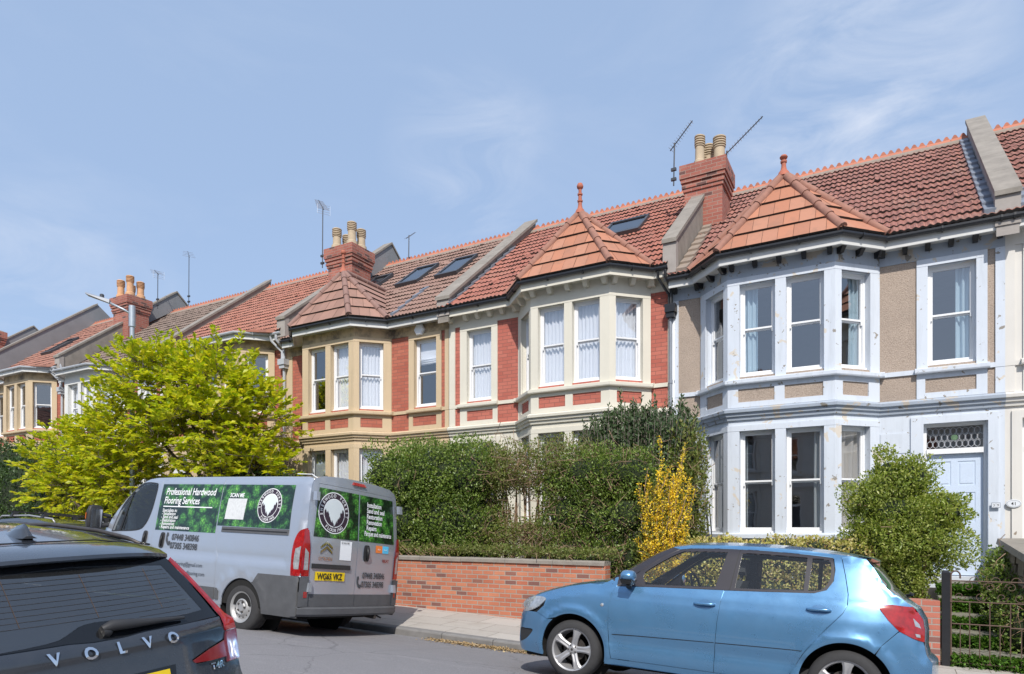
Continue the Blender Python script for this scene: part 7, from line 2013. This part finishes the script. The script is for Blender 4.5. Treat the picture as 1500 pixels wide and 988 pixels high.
shrub('wall_shrub', 'dark tangled shrub leaning on the rubble wall behind the iron gate', 'bush', [(1.42, 12.0, -.85, .26, .6, .35), (1.50, 12.6, -.60, .22, .4, .30), (1.45, 11.2, -1.15, .26, .5, .40), (1.50, 10.75, -1.3, .22, .25, .45)], 5200, .045, 'hedge', (1.45, 11.5, E0 - 1.75), 160, 'twig', asp=.6, shell=.5, corek=.6, zmin=-.2)
# small plants at the foot of the low wall by the gate
# plaques
t = thing('house_number_plaque', 'small oval white plaque numbered 41 on the off white wall', 'house number', (1.80, 13.46, E0 + .41))
mb = MB(); n = 28
for r0, y_ in ((1.0, 0),):
    A = [(.105 * math.cos(2 * math.pi * k / n), -.0, .068 * math.sin(2 * math.pi * k / n)) for k in range(n)]; B_ = [(x * .93, -.012, z * .93) for x, _, z in A]
    for k in range(n): mb.face([A[k], A[(k + 1) % n], B_[(k + 1) % n], B_[k]])
    mb.face(B_)
mb.build('plate', M['warm_plate'] if 'warm_plate' in M else M['oldwhite'], t)
text_mesh('numeral', '41', .075, CAR['black'], t, lambda u, v: (u, -.0135, v - .027), 'CENTER', bold=.001)
mb = MB(); mb.tube([(.088 * math.cos(2 * math.pi * k / n), -.013, .054 * math.sin(2 * math.pi * k / n)) for k in range(n + 1)], .0015, 4, cap=False); mb.build('border_line', CAR['greytext'], t)
t = thing('house_number_plaque', 'small dark framed number plate beside the pale blue door', 'house number', (1.56, 13.43, E0 + .385))
mb = MB(); mb.box(-.06, .06, -.012, .0, -.042, .045); mb.build('plate', M['lead'], t); mb = MB(); mb.box(-.052, -.002, -.0135, -.0121, -.034, .037); mb.box(.003, .052, -.0135, -.0121, -.034, .037); mb.build('tile', M['oldwhite'], t)
text_mesh('numeral', '3', .06, CAR['black'], t, lambda u, v: (u - .027, -.0145, v - .02), 'CENTER'); text_mesh('numeral', '9', .06, CAR['black'], t, lambda u, v: (u + .027, -.0145, v - .02), 'CENTER')
# dark pole leaning by the pale blue bay
t = thing('leaning_pole', 'thin black pole with a dark bundle at its foot, leaning against the pale blue house', 'pole', (-2.80, 12.3, E0 - 1.0))
mb = MB(); mb.tube([(.06, 0, 0), (-.12, .25, 1.5)], .02, 8); mb.tube([(.11, 0, 0), (-.06, .25, 1.5)], .012, 6); mb.build('pole', M['black_paint'], t)
mb = MB(); mb.lathe([(.02, 0), (.07, .2), (.075, .6), (.05, .85), (.02, .95)], (-.06, -.02, 0), 10); mb.build('bundle', M['black_paint'], t, smooth=True)
# ------------------------------------------------------------------ camera, sky, sun
cam = bpy.data.cameras.new('camera'); co = bpy.data.objects.new('camera', cam); C.objects.link(co)
co.location = (0, 0, E0); co.rotation_euler = (math.radians(90), 0, math.radians(29.249))
cam.sensor_width = 36; cam.lens = 36 * 980 / 1500; cam.shift_y = (775 - 494) / 1500; cam.clip_end = 5000; cam.clip_start = .05
bpy.context.scene.camera = co
W_ = bpy.data.worlds.new('World'); bpy.context.scene.world = W_; W_.use_nodes = True
N = W_.node_tree.nodes; L = W_.node_tree.links
for n in list(N): N.remove(n)
SUN_EL, SUN_AZ = 45, 27       # azimuth: degrees to the right of straight behind the camera-facing house fronts
sd = Vector((math.sin(math.radians(SUN_AZ)) * math.cos(math.radians(SUN_EL)), -math.cos(math.radians(SUN_AZ)) * math.cos(math.radians(SUN_EL)), math.sin(math.radians(SUN_EL))))
sky = N.new('ShaderNodeTexSky'); sky.sky_type = 'NISHITA'; sky.sun_disc = False
sky.sun_elevation = math.radians(SUN_EL); sky.sun_rotation = math.atan2(sd.x, sd.y)
sky.altitude = 0; sky.air_density = 1.0; sky.dust_density = 2.2; sky.ozone_density = 1.6
tc = N.new('ShaderNodeTexCoord')
mp = N.new('ShaderNodeMapping'); mp.inputs['Scale'].default_value = (1.2, 1.2, 3.4); mp.inputs['Rotation'].default_value = (.2, .3, .6)
L.new(tc.outputs['Generated'], mp.inputs['Vector'])
nn = noise(N, L, mp.outputs[0], 2.1, 7, .62, .6)
cf = ramp(N, L, nn, [(.52, (0, 0, 0)), (.85, (.14, .14, .14))])
# one soft wisp of cloud high on the right, another low at the left
for d_, w_, k_ in (((-.03, .875, .49), .984, .8), ((-.475, .74, .48), .993, .45), ((-1.11, .524, .33), .985, .4)):
    dv = N.new('ShaderNodeVectorMath'); dv.operation = 'DOT_PRODUCT'; nv = N.new('ShaderNodeVectorMath'); nv.operation = 'NORMALIZE'; L.new(tc.outputs['Generated'], nv.inputs[0]); L.new(nv.outputs[0], dv.inputs[0]); dv.inputs[1].default_value = Vector(d_).normalized()
    near = ramp(N, L, dv.outputs['Value'], [(w_, (0, 0, 0)), (1.0, (1, 1, 1))])
    wf = ramp(N, L, noise(N, L, mp.outputs[0], 4.2, 8, .6, .8), [(.40, (0, 0, 0)), (.72, (1, 1, 1))])
    pr_ = mix(N, L, 1, near, wf, 'MULTIPLY'); cf = mix(N, L, k_, cf, pr_, 'ADD')
hz = ramp(N, L, noise(N, L, mp.outputs[0], .8, 2, .5), [(.2, (.74, .74, .74)), (.8, (.86, .86, .86))])
flat = mix(N, L, hz, sky.outputs[0], SKYHAZE)
col = mix(N, L, cf, flat, CLOUD)
bg = N.new('ShaderNodeBackground'); bg.inputs['Strength'].default_value = .15
L.new(col, bg.inputs['Color']); ow = N.new('ShaderNodeOutputWorld'); L.new(bg.outputs[0], ow.inputs[0])
sl = bpy.data.lights.new('sun', 'SUN'); sl.energy = 3.1; sl.angle = math.radians(.55); sl.color = (1, .945, .87)
so = bpy.data.objects.new('sun', sl); C.objects.link(so); so.location = (10, -20, 30)
so.rotation_euler = (-sd).to_track_quat('-Z', 'Y').to_euler()
sc = bpy.context.scene
sc.view_settings.view_transform = 'Standard'; sc.view_settings.look = 'None'; sc.view_settings.exposure = EXPO; sc.view_settings.gamma = 1
sc.cycles.max_bounces = 8; sc.cycles.transparent_max_bounces = 16; sc.cycles.diffuse_bounces = 4; sc.cycles.glossy_bounces = 4
sc.cycles.sample_clamp_indirect = 8; sc.cycles.use_denoising = True
